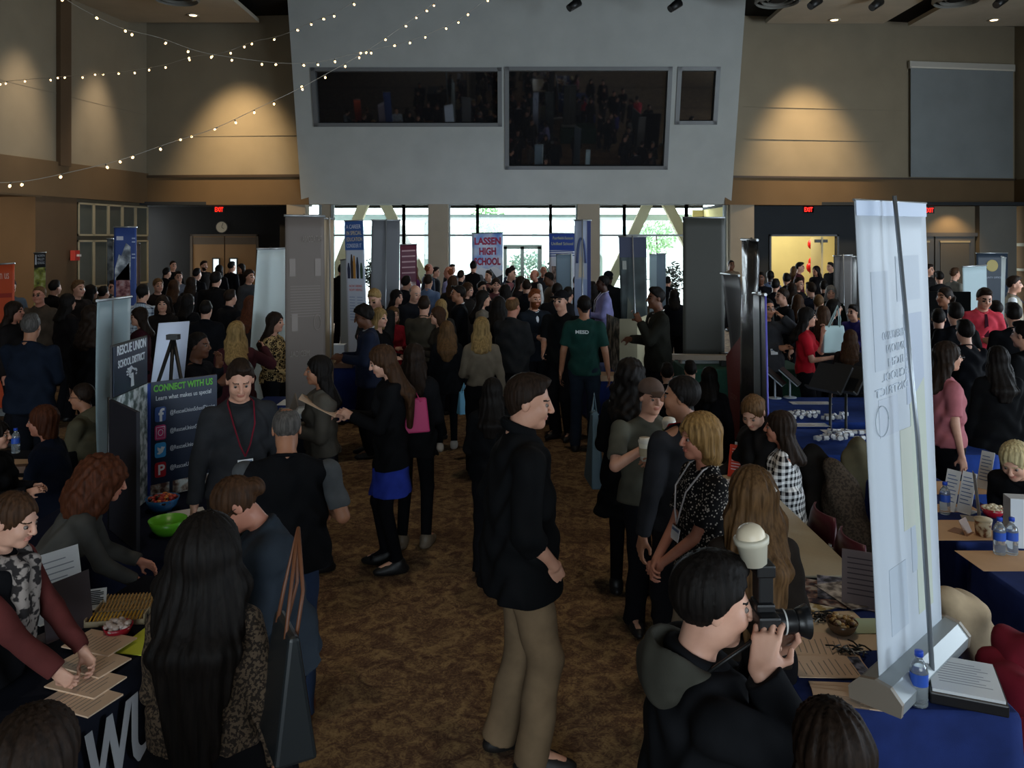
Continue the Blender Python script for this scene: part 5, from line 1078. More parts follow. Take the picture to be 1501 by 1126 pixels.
covered(rect(1.05, 1.95, 10.2, 11.5), 'folding table hidden under the three-panel photo board', 'blue tablecloth under the cream three-panel board', M_navy)
covered(rect(2.35, 4.0, 10.9, 11.7), 'folding table hidden under the wide dark double banner', 'dark green tablecloth under the wide dark double banner', M_grn)
covered(rect(-2.45, -1.8, 7.5, 8.2), 'folding table hidden under the tall grey-brown banner', 'dark tablecloth under the tall grey-brown banner', M_blk)
# ---------------------------------------------------------------- small things
M_paper = plain('paper', 'cfc3b4', .7); M_paperw = plain('paper_white', 'd8dadc', .6)
def box_thing(name, lab, cat, c, dims, rz=0, mat=None, group=None, tilt=None, bevel=.002):
    o = thing(name, lab, cat, c, rz, group) if False else None
    mb = MB(); x, y, z = dims; M_ = Matrix.Rotation(R(tilt[0]), 4, tilt[1]) if tilt else None
    mb.box((-x/2, -y/2, 0), (x/2, y/2, z), 0, M_); o = mb.build(name, mat, None, c, rz, bevel=bevel if min(dims) > .01 else 0); return tag(o, lab, cat, group)
def paper(px, py, lab, w=.216, d=.279, rz=0, z=.7545, h=.003, mat=None, lines=True, name='printed_sheet', group=None, hdr=None):
    c = PZ(px, py, z); t = thing(name, lab, 'paper', c, R(rz), group); mb = MB(); mb.box((-w/2, -d/2, 0), (w/2, d/2, h)); mb.build('sheet', mat or M_paper, t)
    if lines:
        mb = MB(); rs = random.Random(int(px*7+py))
        for i in range(9): y = d/2-.04-i*d*.085; mb.box((-w*.38, y, h), (w*(.1+.28*rs.random()), y+.004, h+.0004))
        mb.build('printed_lines', plain('ink', '8d8074' if not hdr else hdr, .7), t)
    return t
def upright(px, py, lab, w, hgt, rz, z=.754, mat=None, lean=12, name='upright_card', group=None, lines='8a8f98', foot=.10):
    c = PZ(px, py, z); t = thing(name, lab, 'card', c, R(rz), group); Mx = Matrix.Rotation(R(-lean), 4, 'X'); mb = MB(); mb.box((-w/2, -.0015, 0), (w/2, .0015, hgt), 0, Mx); mb.build('card_panel', mat or M_paperw, t)
    mb = MB(); mb.box((-w/2, -.012, 0), (w/2, foot, .003)); mb.build('card_foot', mat or M_paperw, t)
    if lines:
        mb = MB()
        for i in range(8): z_ = hgt*(.85-i*.09); mb.box((-w*.38, -.0025, z_), (w*(.36 if i % 3 else .2), -.0014, z_+.005), 0, Mx)
        mb.build('printed_lines', plain('ink', lines, .7), t)
    return t
def bottle(px, py, lab, z=.754, s=1.0):
    c = PZ(px, py, z); t = thing('water_bottle', lab, 'bottle', c, 0, 'water bottles'); mb = MB()
    pr = [(0, 0), (.028, .0), (.032, .006)]+[(.032-.0015*(i % 2), .012+i*.008) for i in range(7)]+[(.032, .075), (.032, .13), (.028, .15), (.016, .168), (.0125, .173), (.0125, .185)]
    mb.lathe([(r*s, z_*s) for r, z_ in pr], n=20); mb.build('bottle_body', plain('pet_plastic', 'dfe8ee', .08, trans=.85), t)
    mb = MB(); mb.lathe([(.0327*s, .080*s), (.0327*s, .125*s)], n=20); mb.build('label_band', plain('label_blue', '2a52b0', .4), t)
    mb = MB(); mb.lathe([(.0*s, .203*s), (.0145*s, .203*s), (.0155*s, .2*s), (.0155*s, .184*s), (.0*s, .184*s)], n=16); mb.build('cap', plain('cap_blue', '1e46b8', .4), t); return t
def bowl(px, py, lab, r, mat, z=.754, fill=None, fmat=None, name='bowl', n=60, fs=.012):
    c = PZ(px, py, z); t = thing(name, lab, 'bowl', c); mb = MB(); mb.lathe([(0, .0), (r*.55, 0), (r*.8, r*.28), (r, r*.78), (r*.97, r*.78), (r*.76, r*.30), (r*.5, .012), (0, .012)], n=28); mb.build('bowl_shell', mat, t)
    if fill:
        mb = MB(); rs = np.random.RandomState(int(px))
        for i in range(n):
            a, q = rs.rand()*6.28, math.sqrt(rs.rand())*r*.82; mb.ball((q*math.cos(a), q*math.sin(a), r*.60+.02*rs.rand()+r*.12*(1-q/r)), (fs*(.7+.6*rs.rand()), fs*(.7+.6*rs.rand()), fs*.7), 7, rs.randint(len(fmat)))
        o = mb.build('mixed_sweets', fmat, None, c); tag(o, fill, 'sweets', kind='stuff')
    return t
# -- black lettered table
for i, (px, py, rz) in enumerate(((146, 943, -8), (136, 972, -12), (126, 1001, -9), (119, 1026, -11))):
    paper(px, py, ('stack of printed flyers nearest the red mint bowl', 'second stack of printed flyers on the black lettered table', 'third stack of printed flyers on the black lettered table', 'stack of flyers at the near corner of the black table')[i], rz=rz+80, h=.006, z=.7545+.006*(3-i), group='flyer stacks on the black table', mat=plain('paper_warm', 'd8b99c', .7), w=.16, d=.25)
c = bowl(173, 932, 'red scalloped bowl on the black lettered table', .062, plain('red_plastic', 'a8182c', .3), fill='white wrapped mints heaped in the red bowl', fmat=[plain('mint_white', 'd8c8c0', .5)], name='mint_bowl', n=40, fs=.014)
paper(222, 940, 'bright yellow sheet at the edge of the black lettered table', mat=plain('yellow_sheet', 'd8e048', .6), lines=False, rz=-10, w=.20, d=.24)
Mwood = plain('pencil_wood', 'b58a4a', .6); Myel = plain('pencil_yellow', 'd8a838', .5); Mbx = plain('crate_wood', 'b8a584', .7)
for i, (px, py) in enumerate(((196, 884), (186, 897), (172, 912))):
    c = PZ(px, py, .754); t = thing('pencil_crate', ('farther pale crate of pencils on the black table', 'middle pale crate of pencils on the black table', 'nearest pencil crate on the black table, beside the mint bowl')[i], 'crate', c, R(8), 'pencil crates on the black table'); mb = MB(); mb.box((-.13, -.04, 0), (.13, .04, .006)); mb.box((-.13, -.04, 0), (-.125, .04, .035)); mb.box((.125, -.04, 0), (.13, .04, .045)); mb.box((-.13, -.04, 0), (.13, -.037, .025)); mb.box((-.13, .037, 0), (.13, .04, .025)); mb.build('tray', Mbx, t)
    mb = MB(); mb.box((.1305, -.012, .012), (.1312, .012, .032)); mb.build('printed_mark', plain('ink', '3a3026', .7), t)
    for k_ in range(14):
        mb = MB(); x = -.112+k_*.0165; mb.tube([(0, -.034, 0), (0, .030, .014), (0, .036, .016)], [.0042, .0042, .001], 6); o = mb.build('pencil', Myel if i == 2 else Mwood, None, c+V((x*math.cos(R(8)), x*math.sin(R(8)), .018)), R(8)); tag(o, 'short wooden pencil lying in the %s pencil crate' % ('farther', 'middle', 'nearest')[i], 'pencil', 'pencils in the %s crate' % ('farther', 'middle', 'nearest')[i])
upright(92, 905, 'white college folder with blue photo standing beside the scarfed woman', .21, .30, 55, lean=14, name='display_folder')
upright(103, 928, 'dark mauve folder standing in front of the white folder', .22, .24, 62, mat=plain('mauve_card', '4f4348', .5), lean=8, name='display_folder', lines=None)
upright(140, 893, 'small black and white leaflet holder behind the pencil crates', .09, .09, 20, lean=20, name='leaflet_holder', lines='222222')
# -- social-media display board
zt_ = 1.54; A = V((-2.441, 5.4, .76)); Bp = V((-2.107, 5.75, .76)); Cp = V(((172-CX)*4.72/F, 4.86, .76)); Dp = V(((203-CX)*4.2/F, 4.42, .76)); Cp = V((-2.42, 5.32, .76)); 
t = thing('display_board', 'navy folding display board listing social-media handles', 'display board', (A.x, A.y, .756)); o_ = V(t.location); up = V((0, 0, zt_-.76)); M_nv = plain('board_navy', '16243c', .35, noise=.04, nscale=3)
def pan(a, b_, nm, mat, th=.02):
    d = (b_-a).normalized(); n = V((d.y, -d.x, 0)); mb = MB(); mb.slab([a-o_, b_-o_, b_-o_+up, a-o_+up], -n*th); return mb.build(nm, mat, t), d, n
_, d1, n1 = pan(A, Bp, 'right_panel', M_nv); E_ = V((-2.411, 4.86, .76)); G_2 = V((-2.079, 4.50, .76))
pan(E_, A, 'centre_panel', vinyl('7f8a8c', noise=(16.0, ((.38, '5c6a66'), (.48, 'a8b4b4'), (.58, 'eef4f6')))))  # tree photo, its colours lightened to paint in a sky reflection
pan(G_2, E_, 'left_panel', plain('board_back', '15151f', .6))
W_ = (Bp-A).length
def dbt(s_, u, z, hgt, wd, mat, bold=0, shear=0): return text(s_, hgt, mat, t, frame(A-o_+d1*u*W_+V((0, 0, z-.76-.08))+n1*.003, d1, (0, 0, 1)), width=wd*W_, bold=bold)
dbt('CONNECT WITH US', .07, 1.556, .062, .86, ink('5fae3a'), .002); dbt('Learn what makes us special', .10, 1.495, .044, .80, ink('dfe4ea'))
for i, (s_, w2, zc) in enumerate((('@RescueUnionSchoolDistrict', .66, 1.388), ('@RescueUnionSD', .43, 1.264), ('@RescueUnionSD', .43, 1.145), ('@RescueUnionEd', .43, 1.012))):
    dbt(s_, .30, zc, .04, w2, ink('d8dee6')); mcol = ('3b5998', 'c83a78', '3fa0e0', 'b82030')[i]
    mb = MB(); e = .050; pts = [(math.copysign(e, cx_)*1 - math.copysign(.014, cx_)*(1-abs(math.cos(0)) ), 0) for cx_ in ()]
    ctr = A-o_+d1*.165*W_+V((0, 0, zc-.76+.012-.08))+n1*.003; rr = .014; out = []
    for sx2, sz2, a0_ in ((1, 1, 0), (-1, 1, 90), (-1, -1, 180), (1, -1, 270)):
        for q in (0, 45, 90): a_ = R(a0_+q); out.append(ctr+d1*(sx2*(e*.75-rr)+rr*math.cos(a_))+V((0, 0, sz2*(e-rr)+rr*math.sin(a_))))
    mb.slab(out, n1*.003); ic = mb.build('app_icon', ink(mcol, .3), t); mb = MB(); c0 = ctr+n1*.005; wm = ink('eef2f6', .4)
    if i == 0: text('f', .12, wm, ic, frame(c0-d1*.012+V((0, 0, -.046)), d1, (0, 0, 1)), 'icon_glyph', bold=.003)
    elif i == 3: text('P', .095, wm, ic, frame(c0-d1*.020+V((0, 0, -.032)), d1, (0, 0, 1)), 'icon_glyph', bold=.002)
    elif i == 1:
        mb.tube([c0+d1*.016*math.cos(a_)+V((0, 0, .020*math.sin(a_))) for a_ in np.linspace(0, 6.283, 17)], .0025, 5); q_ = [(1, 1), (-1, 1), (-1, -1), (1, -1), (1, 1)]; mb.tube([c0+d1*.028*a+V((0, 0, .038*b2)) for a, b2 in q_], .0025, 5); mb.ball(c0+d1*.018+V((0, 0, .026)), .003, 6); mb.build('icon_glyph', wm, ic)
    else:
        mb.slab([c0+d1*a+V((0, 0, b2)) for a, b2 in ((-.026, -.022), (-.008, -.028), (.014, -.016), (.022, .004), (.030, .018), (.018, .020), (.006, .024), (.0, .010), (-.022, .024), (-.020, .002), (-.012, -.010))], n1*.001); mb.build('icon_glyph', wm, ic)
for i, (u_, cc) in enumerate(((.16, '8a7a70'), (.47, '7a4a50'), (.78, '6a7a90'))):
    ctr = A-o_+d1*u_*W_+V((0, 0, .055))+n1*.003; mb = MB(); mb.slab([ctr+d1*a*W_+V((0, 0, b2)) for a, b2 in ((-.13, -.055), (.13, -.055), (.13, .035), (-.13, .035))], n1*.002); mb.build('photo_print', vinyl(cc, noise=(22.0, ((.38, '5a3c34'), (.5, 'a89888'), (.62, 'd8dcd8')))), t)
mb = MB(); mb.box((-.012, -.012, 0), (.012, .012, zt_-.76)); mb.build('corner_strip', plain('strip_blue', '24409a', .4), t)
# header board
a_ = V((-2.60, 4.92, zt_+.01)); b_ = V((-2.30, 5.07, zt_+.01)); a_ = Q(167, 582, 4.87); b_ = Q(216, 567, 5.38); a_.z = b_.z = zt_+.01; hz_ = .30
t = thing('header_sign', 'navy header sign reading Rescue Union School District above the display board', 'sign', a_); d1 = (b_-a_).normalized(); n1 = V((d1.y, -d1.x, 0)); W_ = (b_-a_).length; mb = MB(); mb.slab([V((0, 0, 0)), b_-a_, b_-a_+V((0, 0, hz_)), V((0, 0, hz_))], -n1*.02); mb.build('sign_board', M_nv, t)
mb = MB(); mb.slab([-d1*.012+V((0, 0, -.012)), b_-a_+d1*.012+V((0, 0, -.012)), b_-a_+d1*.012+V((0, 0, hz_+.012)), -d1*.012+V((0, 0, hz_+.012))], -n1*.012); o2 = mb.build('sign_border', plain('border_black', '0b0c10', .5), t); o2.location = -n1*.006
for s_, z_, h_, w2 in (('RESCUE UNION', .245, .062, .86), ('SCHOOL DISTRICT', .165, .050, .80)): text(s_, h_*1.3, ink('dfe6ee'), t, frame(d1*(.5-w2/2)*W_+V((0, 0, z_))+n1*.003, d1, (0, 0, 1)), width=w2*W_, bold=.0015)
mb = MB(); rs = np.random.RandomState(3); ctr = d1*.5*W_+V((0, 0, .095))+n1*.004
for i in range(34): an_ = rs.rand()*6.28; q = math.sqrt(rs.rand()); p = ctr+d1*.085*q*math.cos(an_)+V((0, 0, .02+.040*q*math.sin(an_))); mb.slab([p+d1*.015, p+V((0, 0, .007)), p-d1*.015, p-V((0, 0, .007))], n1*.001)
mb.slab([ctr+d1*x_+V((0, 0, z_)) for x_, z_ in ((-.018, -.075), (.030, -.075), (.018, .01), (-.014, .01))], n1*.001); mb.build('tree_emblem', ink('dfe6ee'), t)
for e_ in (V((0, 0, 0)), b_-a_):
    mb = MB(); mb.tube([e_+V((0, 0, -.79)), e_], .008, 6); sk_ = mb.build('sign_stake', M_black, t); sk_.location = -n1*.03
bowl(238, 748, 'blue bowl of wrapped sweets below the display board', .105, plain('blue_plastic', '2f6fae', .3), fill='mixed wrapped sweets heaped in the blue bowl', fmat=[plain('candy_red', 'a83028', .4), plain('candy_orange', 'c87a30', .4), plain('candy_dark', '3a2018', .4)], name='sweet_bowl', n=70, fs=.018)
bowl(246, 782, 'bright green scalloped bowl in front of the blue bowl', .11, plain('green_plastic', '62b32c', .3), name='green_bowl')
paper(276, 757, 'white folded paper beside the green bowl', mat=M_paperw, rz=30, lines=False)
# -- easel with white board
t = thing('easel', 'black tripod easel in front of the white board', 'easel', Q(252, 0, 6.35).xy.to_3d()); o_ = V(t.location); 
for px, py, nm in ((232, 560, 'leg'), (250, 562, 'leg'), (264, 548, 'leg')):
    mb = MB(); a_ = Q(px, py, 6.25)-o_; tp = Q(254, 494, 6.32)-o_; d_ = (a_-tp); d_ = d_*(-(tp.z)/d_.z); mb.tube([tp, tp+d_*.45, tp+d_], [.016, .013, .010], 8); mb.build(nm, M_black, t)
mb = MB(); tp = Q(254, 494, 6.32)-o_; mb.box(tuple(tp-V((.045, .03, .02))), tuple(tp+V((.045, .03, .02)))); mb.build('head_clamp', M_black, t)
c4 = [Q(233, 474, 6.5), Q(278, 471, 6.7), Q(268, 575, 6.7), Q(219, 585, 6.5)]; o_ = c4[3].copy(); mb = sheet([p-o_ for p in c4], .008, 0, 2, 2); o = mb.build('white_board', plain('board_white', 'c3cce0', .5), None, o_); tag(o, 'blank white poster board standing behind the black tripod easel', 'board')
# -- front right blue table
paper(1212, 925, 'large tan paper sheet under the sweet bowl', w=.42, d=.36, rz=4, mat=plain('sheet_tan', 'd8c0a0', .7), lines=False, h=.001, z=.7535)
paper(1200, 945, 'white printed form left of the sweet bowl', rz=80, w=.22, d=.30, mat=plain('paper_warm', 'd8b99c', .7), h=.002, z=.7555)
t = paper(1216, 978, 'printed letter with dark photo strip near the big banner base', rz=88, w=.17, d=.30, mat=plain('paper_warm', 'd8b99c', .7), z=.7585); mb = MB(); mb.box((-.08, -.145, .0032), (.08, -.10, .0038)); mb.build('photo_strip', vinyl('3a4258', noise=(30.0, ((.4, '1c2436'), (.6, '8a90a8')))), t)
for i in range(3): paper(1237+i*2, 1012+i*7, ('tri-folded leaflet at the back of the small fan', 'tri-folded leaflet in the middle of the small fan', 'tri-folded leaflet at the front of the small fan')[i], w=.24, d=.10, rz=-4-5*i, mat=plain('paper_warm', 'd8b99c', .7), h=.004, z=.7535+i*.005, group='fanned tri-folded leaflets')
paper(1262, 918, 'pale green sheet behind the sweet bowl', w=.2, d=.14, rz=0, mat=plain('sheet_green', 'b8c8a8', .7), lines=False, z=.7565)
bowl(1234, 928, 'brown glass bowl of snack mix on the blue table', .068, plain('bowl_amber', '6a5440', .25), fill='snack mix heaped in the brown glass bowl', fmat=[plain('snack_gold', 'b08a50', .5), plain('snack_cream', 'cbb58c', .5), plain('snack_brown', '5a3820', .5)], name='snack_bowl', n=60, fs=.012)
for px, py, lab in ((1247, 957, 'tangle of keys and black pens below the sweet bowl'), (1207, 908, 'small tangle of black cords left of the sweet bowl')):
    c = PZ(px, py, .757); mb = MB(); rs = np.random.RandomState(px)
    for i in range(22):
        p = V((rs.randn()*.035, rs.randn()*.022, .006+.012*rs.rand())); d_ = V((rs.randn(), rs.randn(), 0)).normalized()*.03; mb.tube([p-d_, p+V((0, 0, .006)), p+d_], .0035, 5, int(rs.rand() < .15))
    o = mb.build('key_bunch', [M_black, M_alu], None, c); tag(o, lab, 'keys')
for i, (px, py, rz) in enumerate(((1185, 876, 20), (1208, 870, -25), (1232, 864, -20), (1248, 872, 15))):
    paper(px, py, ('yellow and white brochure nearest the camera lens', 'dark brochure with orange stripe behind the camera lens', 'dark brochure with white title beside the bare table', 'pale brochure just left of the upright notice')[i], rz=rz, h=.004, z=.7535+i*.004, mat=vinyl(('c8b888', '4a4048', '3a3c48', '8a8078')[i], noise=(18.0, ((.4, ('a08850', '2a2230', '22242e', '5a5250')[i]), (.5, ('d8d0b8', '7a5a50', '55586a', 'a09890')[i]), (.6, ('e0dcd0', 'b0a8a0', '9a9aa8', 'c8c0b8')[i])))), lines=False, name='brochure', group='brochures spread at the far end of the blue table')
upright(1267, 893, 'upright lilac-grey notice beside the big white banner', .20, .26, -25, mat=plain('notice_lilac', '9d8f92', .6), lean=10, name='upright_notice', lines='5a5058')
bottle(1347, 1033, 'water bottle with blue label in front of the big banner base')
c = PZ(1412, 1012, .754); t = thing('binder', 'black binder with white papers on top, on the blue table corner', 'binder', c, R(-22)); mb = MB(); mb.box((-.13, -.15, 0), (.13, .15, .045)); mb.build('cover', plain('binder_black', '16161a', .35), t, bevel=.006)
mb = MB(); mb.box((-.12, -.14, .045), (.12, .14, .056)); mb.build('paper_stack', M_paperw, t); mb = MB()
for i in range(9): mb.box((-.09, .09-i*.02, .056), (.05+.04*(i % 3)/2, .094-i*.02, .0565))
mb.build('printed_lines', ink('8a8c94'), t)
# jackets over chairs, behind the banner
def chair(px, py, rz, lab, Yc=None, col_='4a1a24', group='maroon stacking chairs'):
    c = PZ(px, py, .82) if Yc is None else Q(px, py, Yc); t = thing('stacking_chair', lab, 'chair', (c.x, c.y, 0), R(rz), group); M_c = plain('chair_plastic'+col_, col_, .35)
    mb = MB(); vs = []; n = 10
    for k_ in range(2):
        for j in range(7):
            for i in range(n+1):
                a = -1+2*i/n; z_ = .50+.34*j/6; w2 = .20*(1-.25*max(0, (j-4)/2)**2); vs.append(V((a*w2, .0+.05*a*a+ -.05*0 - k_*.014+.05*(j/6), z_)))
    S_ = 7*(n+1); f = []
    for j in range(6):
        for i in range(n): q = j*(n+1)+i; f += [(q, q+n+1, q+n+2, q+1), (S_+q, S_+q+1, S_+q+n+2, S_+q+n+1)]
    for i in range(n): f += [(6*(n+1)+i, S_+6*(n+1)+i, S_+6*(n+1)+i+1, 6*(n+1)+i+1), (i, i+1, S_+i+1, S_+i)]
    for j in range(6): a0_, b0_ = j*(n+1), j*(n+1)+n; f += [(a0_, S_+a0_, S_+a0_+n+1, a0_+n+1), (b0_, b0_+n+1, S_+b0_+n+1, S_+b0_)]
    mb.add(vs, f, 0, True); mb.build('backrest', M_c, t)
    mb = MB(); mb.box((-.21, -.40, .44), (.21, .02, .465)); mb.build('seat', M_c, t, bevel=.01)
    for sx_2 in (-1, 1):
        for p in (((sx_2*.18, -.36, .44), (sx_2*.21, -.40, 0)), ((sx_2*.19, .05, .70), (sx_2*.18, .0, .44), (sx_2*.21, .08, 0))): mb = MB(); mb.tube(p, .011, 7); mb.build('leg', M_alu, t)
    return t
# chairs face the laminate table on its right side (backrest away from the table)
chair(1187, 752, -90, 'maroon stacking chair back beside the laminate table, farther one'); chair(1226, 790, -90, 'maroon stacking chair back beside the laminate table, nearer one')
def garment(pts, radii, lab, mat, name='jacket', kx=.6, fold=.012, Rr_=0):
    P = []; o = V(pts[0]); 
    for i in range(len(pts)-1): P.append((cap(V(pts[i])-o, V(pts[i+1])-o, radii[i], radii[i+1]), .05, 'u'))
    ph_ = rng.rand(3)*6
    v, q = solid(P, .014, disp=lambda X, Y_, Z: fold*np.sin(28*X+14*Z+ph_[0]+2*np.sin(11*Y_+ph_[1]))+fold*.6*np.sin(37*Y_-21*Z+ph_[2]))
    o_ = bpy.data.objects.new(name, npmesh(name, v, q, [mat])); link(o_, None, o); return tag(o_, lab, 'jacket', 'coats draped over chairs')
def gpt(px, py, Y): return Q(px, py, Y)
garment([gpt(1390, 880, 3.75), gpt(1405, 905, 3.75), gpt(1418, 960, 3.75), gpt(1400, 1000, 3.8)], [.07, .12, .15, .15], 'cream coat draped over a chair just right of the big banner base', fabric('a8957a'))
garment([gpt(1480, 940, 3.45), gpt(1500, 960, 3.4), gpt(1515, 1040, 3.3), gpt(1512, 1130, 3.2)], [.05, .10, .14, .15], 'crimson jacket draped over a chair at the right edge', fabric('681222'))
garment([gpt(1440, 968, 3.5), gpt(1470, 975, 3.4), gpt(1497, 1020, 3.2)], [.03, .07, .08], 'crimson sleeve end of a jacket spread beside the binder', fabric('6e1424'))
garment([gpt(1190, 668, 6.15), gpt(1195, 690, 6.15), gpt(1205, 740, 6.1), gpt(1210, 790, 6.1)], [.08, .12, .16, .18], 'dark coat over a chair back right of the gingham shirt', fabric('1b1918'))
garment([gpt(1222, 690, 5.9), gpt(1232, 715, 5.9), gpt(1245, 790, 5.8), gpt(1245, 850, 5.8)], [.08, .12, .16, .18], 'taupe knitted coat over a chair between the maroon chair and the banner', fabric('4a3f34', 'lace', '332b24'))
garment([gpt(1180, 662, 6.6), gpt(1192, 672, 6.6), gpt(1200, 690, 6.5)], [.04, .07, .05], 'small tan jacket hood showing behind the gingham shirt', fabric('7d6544'))
garment([gpt(1256, 655, 6.0), gpt(1258, 680, 6.0), gpt(1256, 720, 6.0)], [.07, .11, .12], 'olive grey jacket over a chair at the left edge of the big banner', fabric('4f4a38'))
# items on laminate table far end
upright(1083, 700, 'red and white picture book standing open on the laminate table', .17, .23, -35, z=.752, mat=plain('book_red', 'c8402c', .4), lean=14, name='standing_book', lines='e8e8ee')
upright(1090, 698, 'white panel of the picture book with blue figures', .15, .24, -28, z=.752, mat=M_paperw, lean=14, name='standing_book', lines='3a6ab0')
for px, py, lab in ((1108, 692, 'white paper cup lid beside the gingham-shirted woman'), (1098, 697, 'small white cup next to the standing picture book')):
    c = PZ(px, py, .752); t = thing('paper_cup', lab, 'cup', c, 0, 'paper cups on the laminate table'); mb = MB(); mb.lathe([(0, 0), (.028, 0), (.038, .08), (0, .08)], n=16); mb.build('cup_body', M_paperw, t); mb = MB(); mb.lathe([(.040, .078), (.041, .086), (.034, .094), (0, .094)], n=16); mb.build('lid', plain('lid_white', 'dcdcd8', .4), t)
paper(1072, 712, 'blue and white leaflet on the laminate table by the picture book', rz=20, mat=M_paperw, z=.752, hdr='3050a8')
# -- blue tables on the right: rolled papers, tablet stands, music stands
rs = np.random.RandomState(11)
for grp, (x0, x1, y0, y1, n) in enumerate(((1160, 1238, 606, 616, 26), (1196, 1262, 634, 646, 24))):
    for i in range(n):
        px, py = x0+(x1-x0)*rs.rand(), y0+(y1-y0)*rs.rand(); c = PZ(px, py, .756+.03*rs.rand()); a_ = rs.rand()*3.1; mb = MB(); d_ = V((math.cos(a_), math.sin(a_)*.5, 0))*.05; mb.tube([-d_+V((0, 0, .018)), d_+V((0, 0, .018))], .019, 8); mb.tube([-d_*.2+V((0, 0, .018)), d_*.2+V((0, 0, .018))], .0205, 8, 1)
        o = mb.build('rolled_shirt', [M_paperw, plain('band_dark', '4a5068', .6)], None, c); tag(o, ('small white rolled bundle in the farther heap on the blue table', 'small white rolled bundle in the nearer heap by the big banner')[grp], 'bundle', ('rolled bundles in the farther heap', 'rolled bundles in the nearer heap')[grp])
for px, py, lab in ((1180, 623, 'long white printed sheet in front of the farther heap of rolled bundles'), (1188, 591, 'white sheet on the blue table by the red-shirted woman'), (1240, 633, 'white sheet under the black music stand')): paper(px, py, lab, w=.42, d=.14, mat=M_paperw, z=.7545)
for i, (px, py, top_) in enumerate(((1158, 583, 552), (1136, 584, 552))):
    c = PZ(px, py, .754); t = thing('tablet_stand', ('white tablet stand nearer the red-shirted woman', 'white tablet stand beside the slim dark banner')[i], 'stand', c, R(-30), 'white tablet stands'); mb = MB(); mb.lathe([(0, 0), (.07, 0), (.07, .008), (0, .012)], n=20); mb.build('base', plain('stand_white', 'b8c0c8', .3), t); h_ = (py-top_)*c.y/F; mb = MB(); mb.tube([(0, 0, 0), (0, 0, h_)], .010, 8); mb.build('pole', plain('stand_white', 'b8c0c8', .3), t)
    mb = MB(); Mx = Matrix.Translation((0, 0, h_)) @ Matrix.Rotation(R(40), 4, 'Y'); mb.box((-.13, -.09, 0), (.13, .09, .012), 0, Mx); mb.build('tablet', M_black, t); mb = MB(); mb.box((-.13, -.092, -.012), (.13, .092, 0), 0, Mx); mb.build('cradle', plain('stand_white', 'b8c0c8', .3), t)
for i, (px, Yc, lab) in enumerate(((1217, 7.59, 'black music stand left of the big banner, farther one'), (1240, 7.57, 'black music stand touching the big banner, nearer one'))):
    c = Q(px, 352, Yc); t = thing('music_stand', lab, 'stand', (c.x, Yc, 0), R(-62), 'black music stands'); mb = MB(); mb.tube([(0, 0, .1), (0, 0, 1.15)], .013, 8); mb.build('pole', M_black, t); mb = MB(); Mx = Matrix.Translation((0, 0, 1.2)) @ Matrix.Rotation(R(-35), 4, 'X'); mb.box((-.19, -.01, -.14), (.19, .01, .14), 0, Mx); mb.box((-.19, -.06, -.15), (.19, 0, -.135), 0, Mx); mb.build('desk', M_black, t)
    for k_ in range(3):
        a_ = k_*2.09; mb = MB(); mb.tube([(0, 0, .20), (.13*math.cos(a_), .13*math.sin(a_), .01)], .009, 6); mb.build('leg', M_black, t)
# -- right table with upright cards
for i, (px, py, lab) in enumerate(((1389, 748, 'left upright card in a clear holder, beside the big banner'), (1412, 752, 'tall tilted upright card in the middle of the right table'), (1440, 716, 'far upright card on the tan paper at right'))): upright(px, py, lab, .09, .26, -58, lean=18, name='menu_card', group='upright cards on the right table', lines='3a5a90')
upright(1436, 762, 'tall grey-backed sign holder at the front of the right table', .11, .29, 70, lean=6, mat=plain('sign_grey', '9a9488', .4), name='sign_holder', lines=None)
for px, py, w2, d2, lab in ((1400, 715, .55, .30, 'far tan paper placemat on the right table'), (1402, 777, .42, .34, 'near tan paper placemat on the right table'), (1395, 745, .3, .16, 'middle tan paper strip on the right table')): paper(px, py, lab, w=w2, d=d2, mat=M_tan_p, lines=False, z=.7535, h=.0012, group='tan paper placemats')
paper(1480, 822, 'tan paper placemat on the table at the right edge', w=.45, d=.28, mat=M_tan_p, lines=False, z=.7535, h=.0012)
bottle(1385, 753, 'water bottle just right of the big banner'); bottle(1465, 812, 'left one of the two water bottles at the right edge'); bottle(1483, 812, 'right one of the two water bottles at the right edge')
bowl(1455, 757, 'red bowl of popcorn on the right table', .07, plain('red_plastic', 'a8182c', .3), fill='white popcorn heaped in the red bowl at right', fmat=[plain('popcorn', 'd8ccb0', .6)], name='popcorn_bowl', n=40, fs=.014)
c = PZ(1441, 785, .754); t = thing('printed_tub', 'cream and brown printed snack tub on the right table', 'tub', c); mb = MB(); mb.lathe([(0, 0), (.040, 0), (.048, .095), (0, .095)], n=18); mb.build('tub_body', vinyl('b8a07c', noise=(26.0, ((.42, '7a4a30'), (.5, 'c8b08a'), (.6, 'd8c8a8')))), t); mb = MB(); mb.lathe([(.049, .09), (.050, .1), (0, .102)], n=18); mb.build('rim', plain('rim_cream', 'c8b898', .5), t)
upright(1420, 783, 'small brown wooden photo block leaning on the right table', .10, .09, 40, mat=plain('wood_block', '8a6040', .5), lean=25, name='photo_block', lines=None)
box_thing('white_carton', 'tall white carton behind the two water bottles at the right edge', 'carton', PZ(1498, 800, .754), (.16, .10, .28), R(-10), plain('carton_white', 'c8ccd2', .5))
# -- left edge table
for px, py, w2, d2, lab in ((30, 680, .3, .25, 'tan paper sheet on the left edge table'), (28, 706, .26, .18, 'second tan paper sheet on the left edge table')): paper(px, py, lab, w=w2, d=d2, mat=M_tan_p, lines=False, z=.7535)
box_thing('brown_box', 'small brown box on the tan paper at the left edge', 'box', PZ(27, 692, .757), (.12, .08, .05), R(15), plain('box_brown', '5a3c28', .6)); bottle(23, 664, 'clear water bottle at the left edge beside the auburn bob')
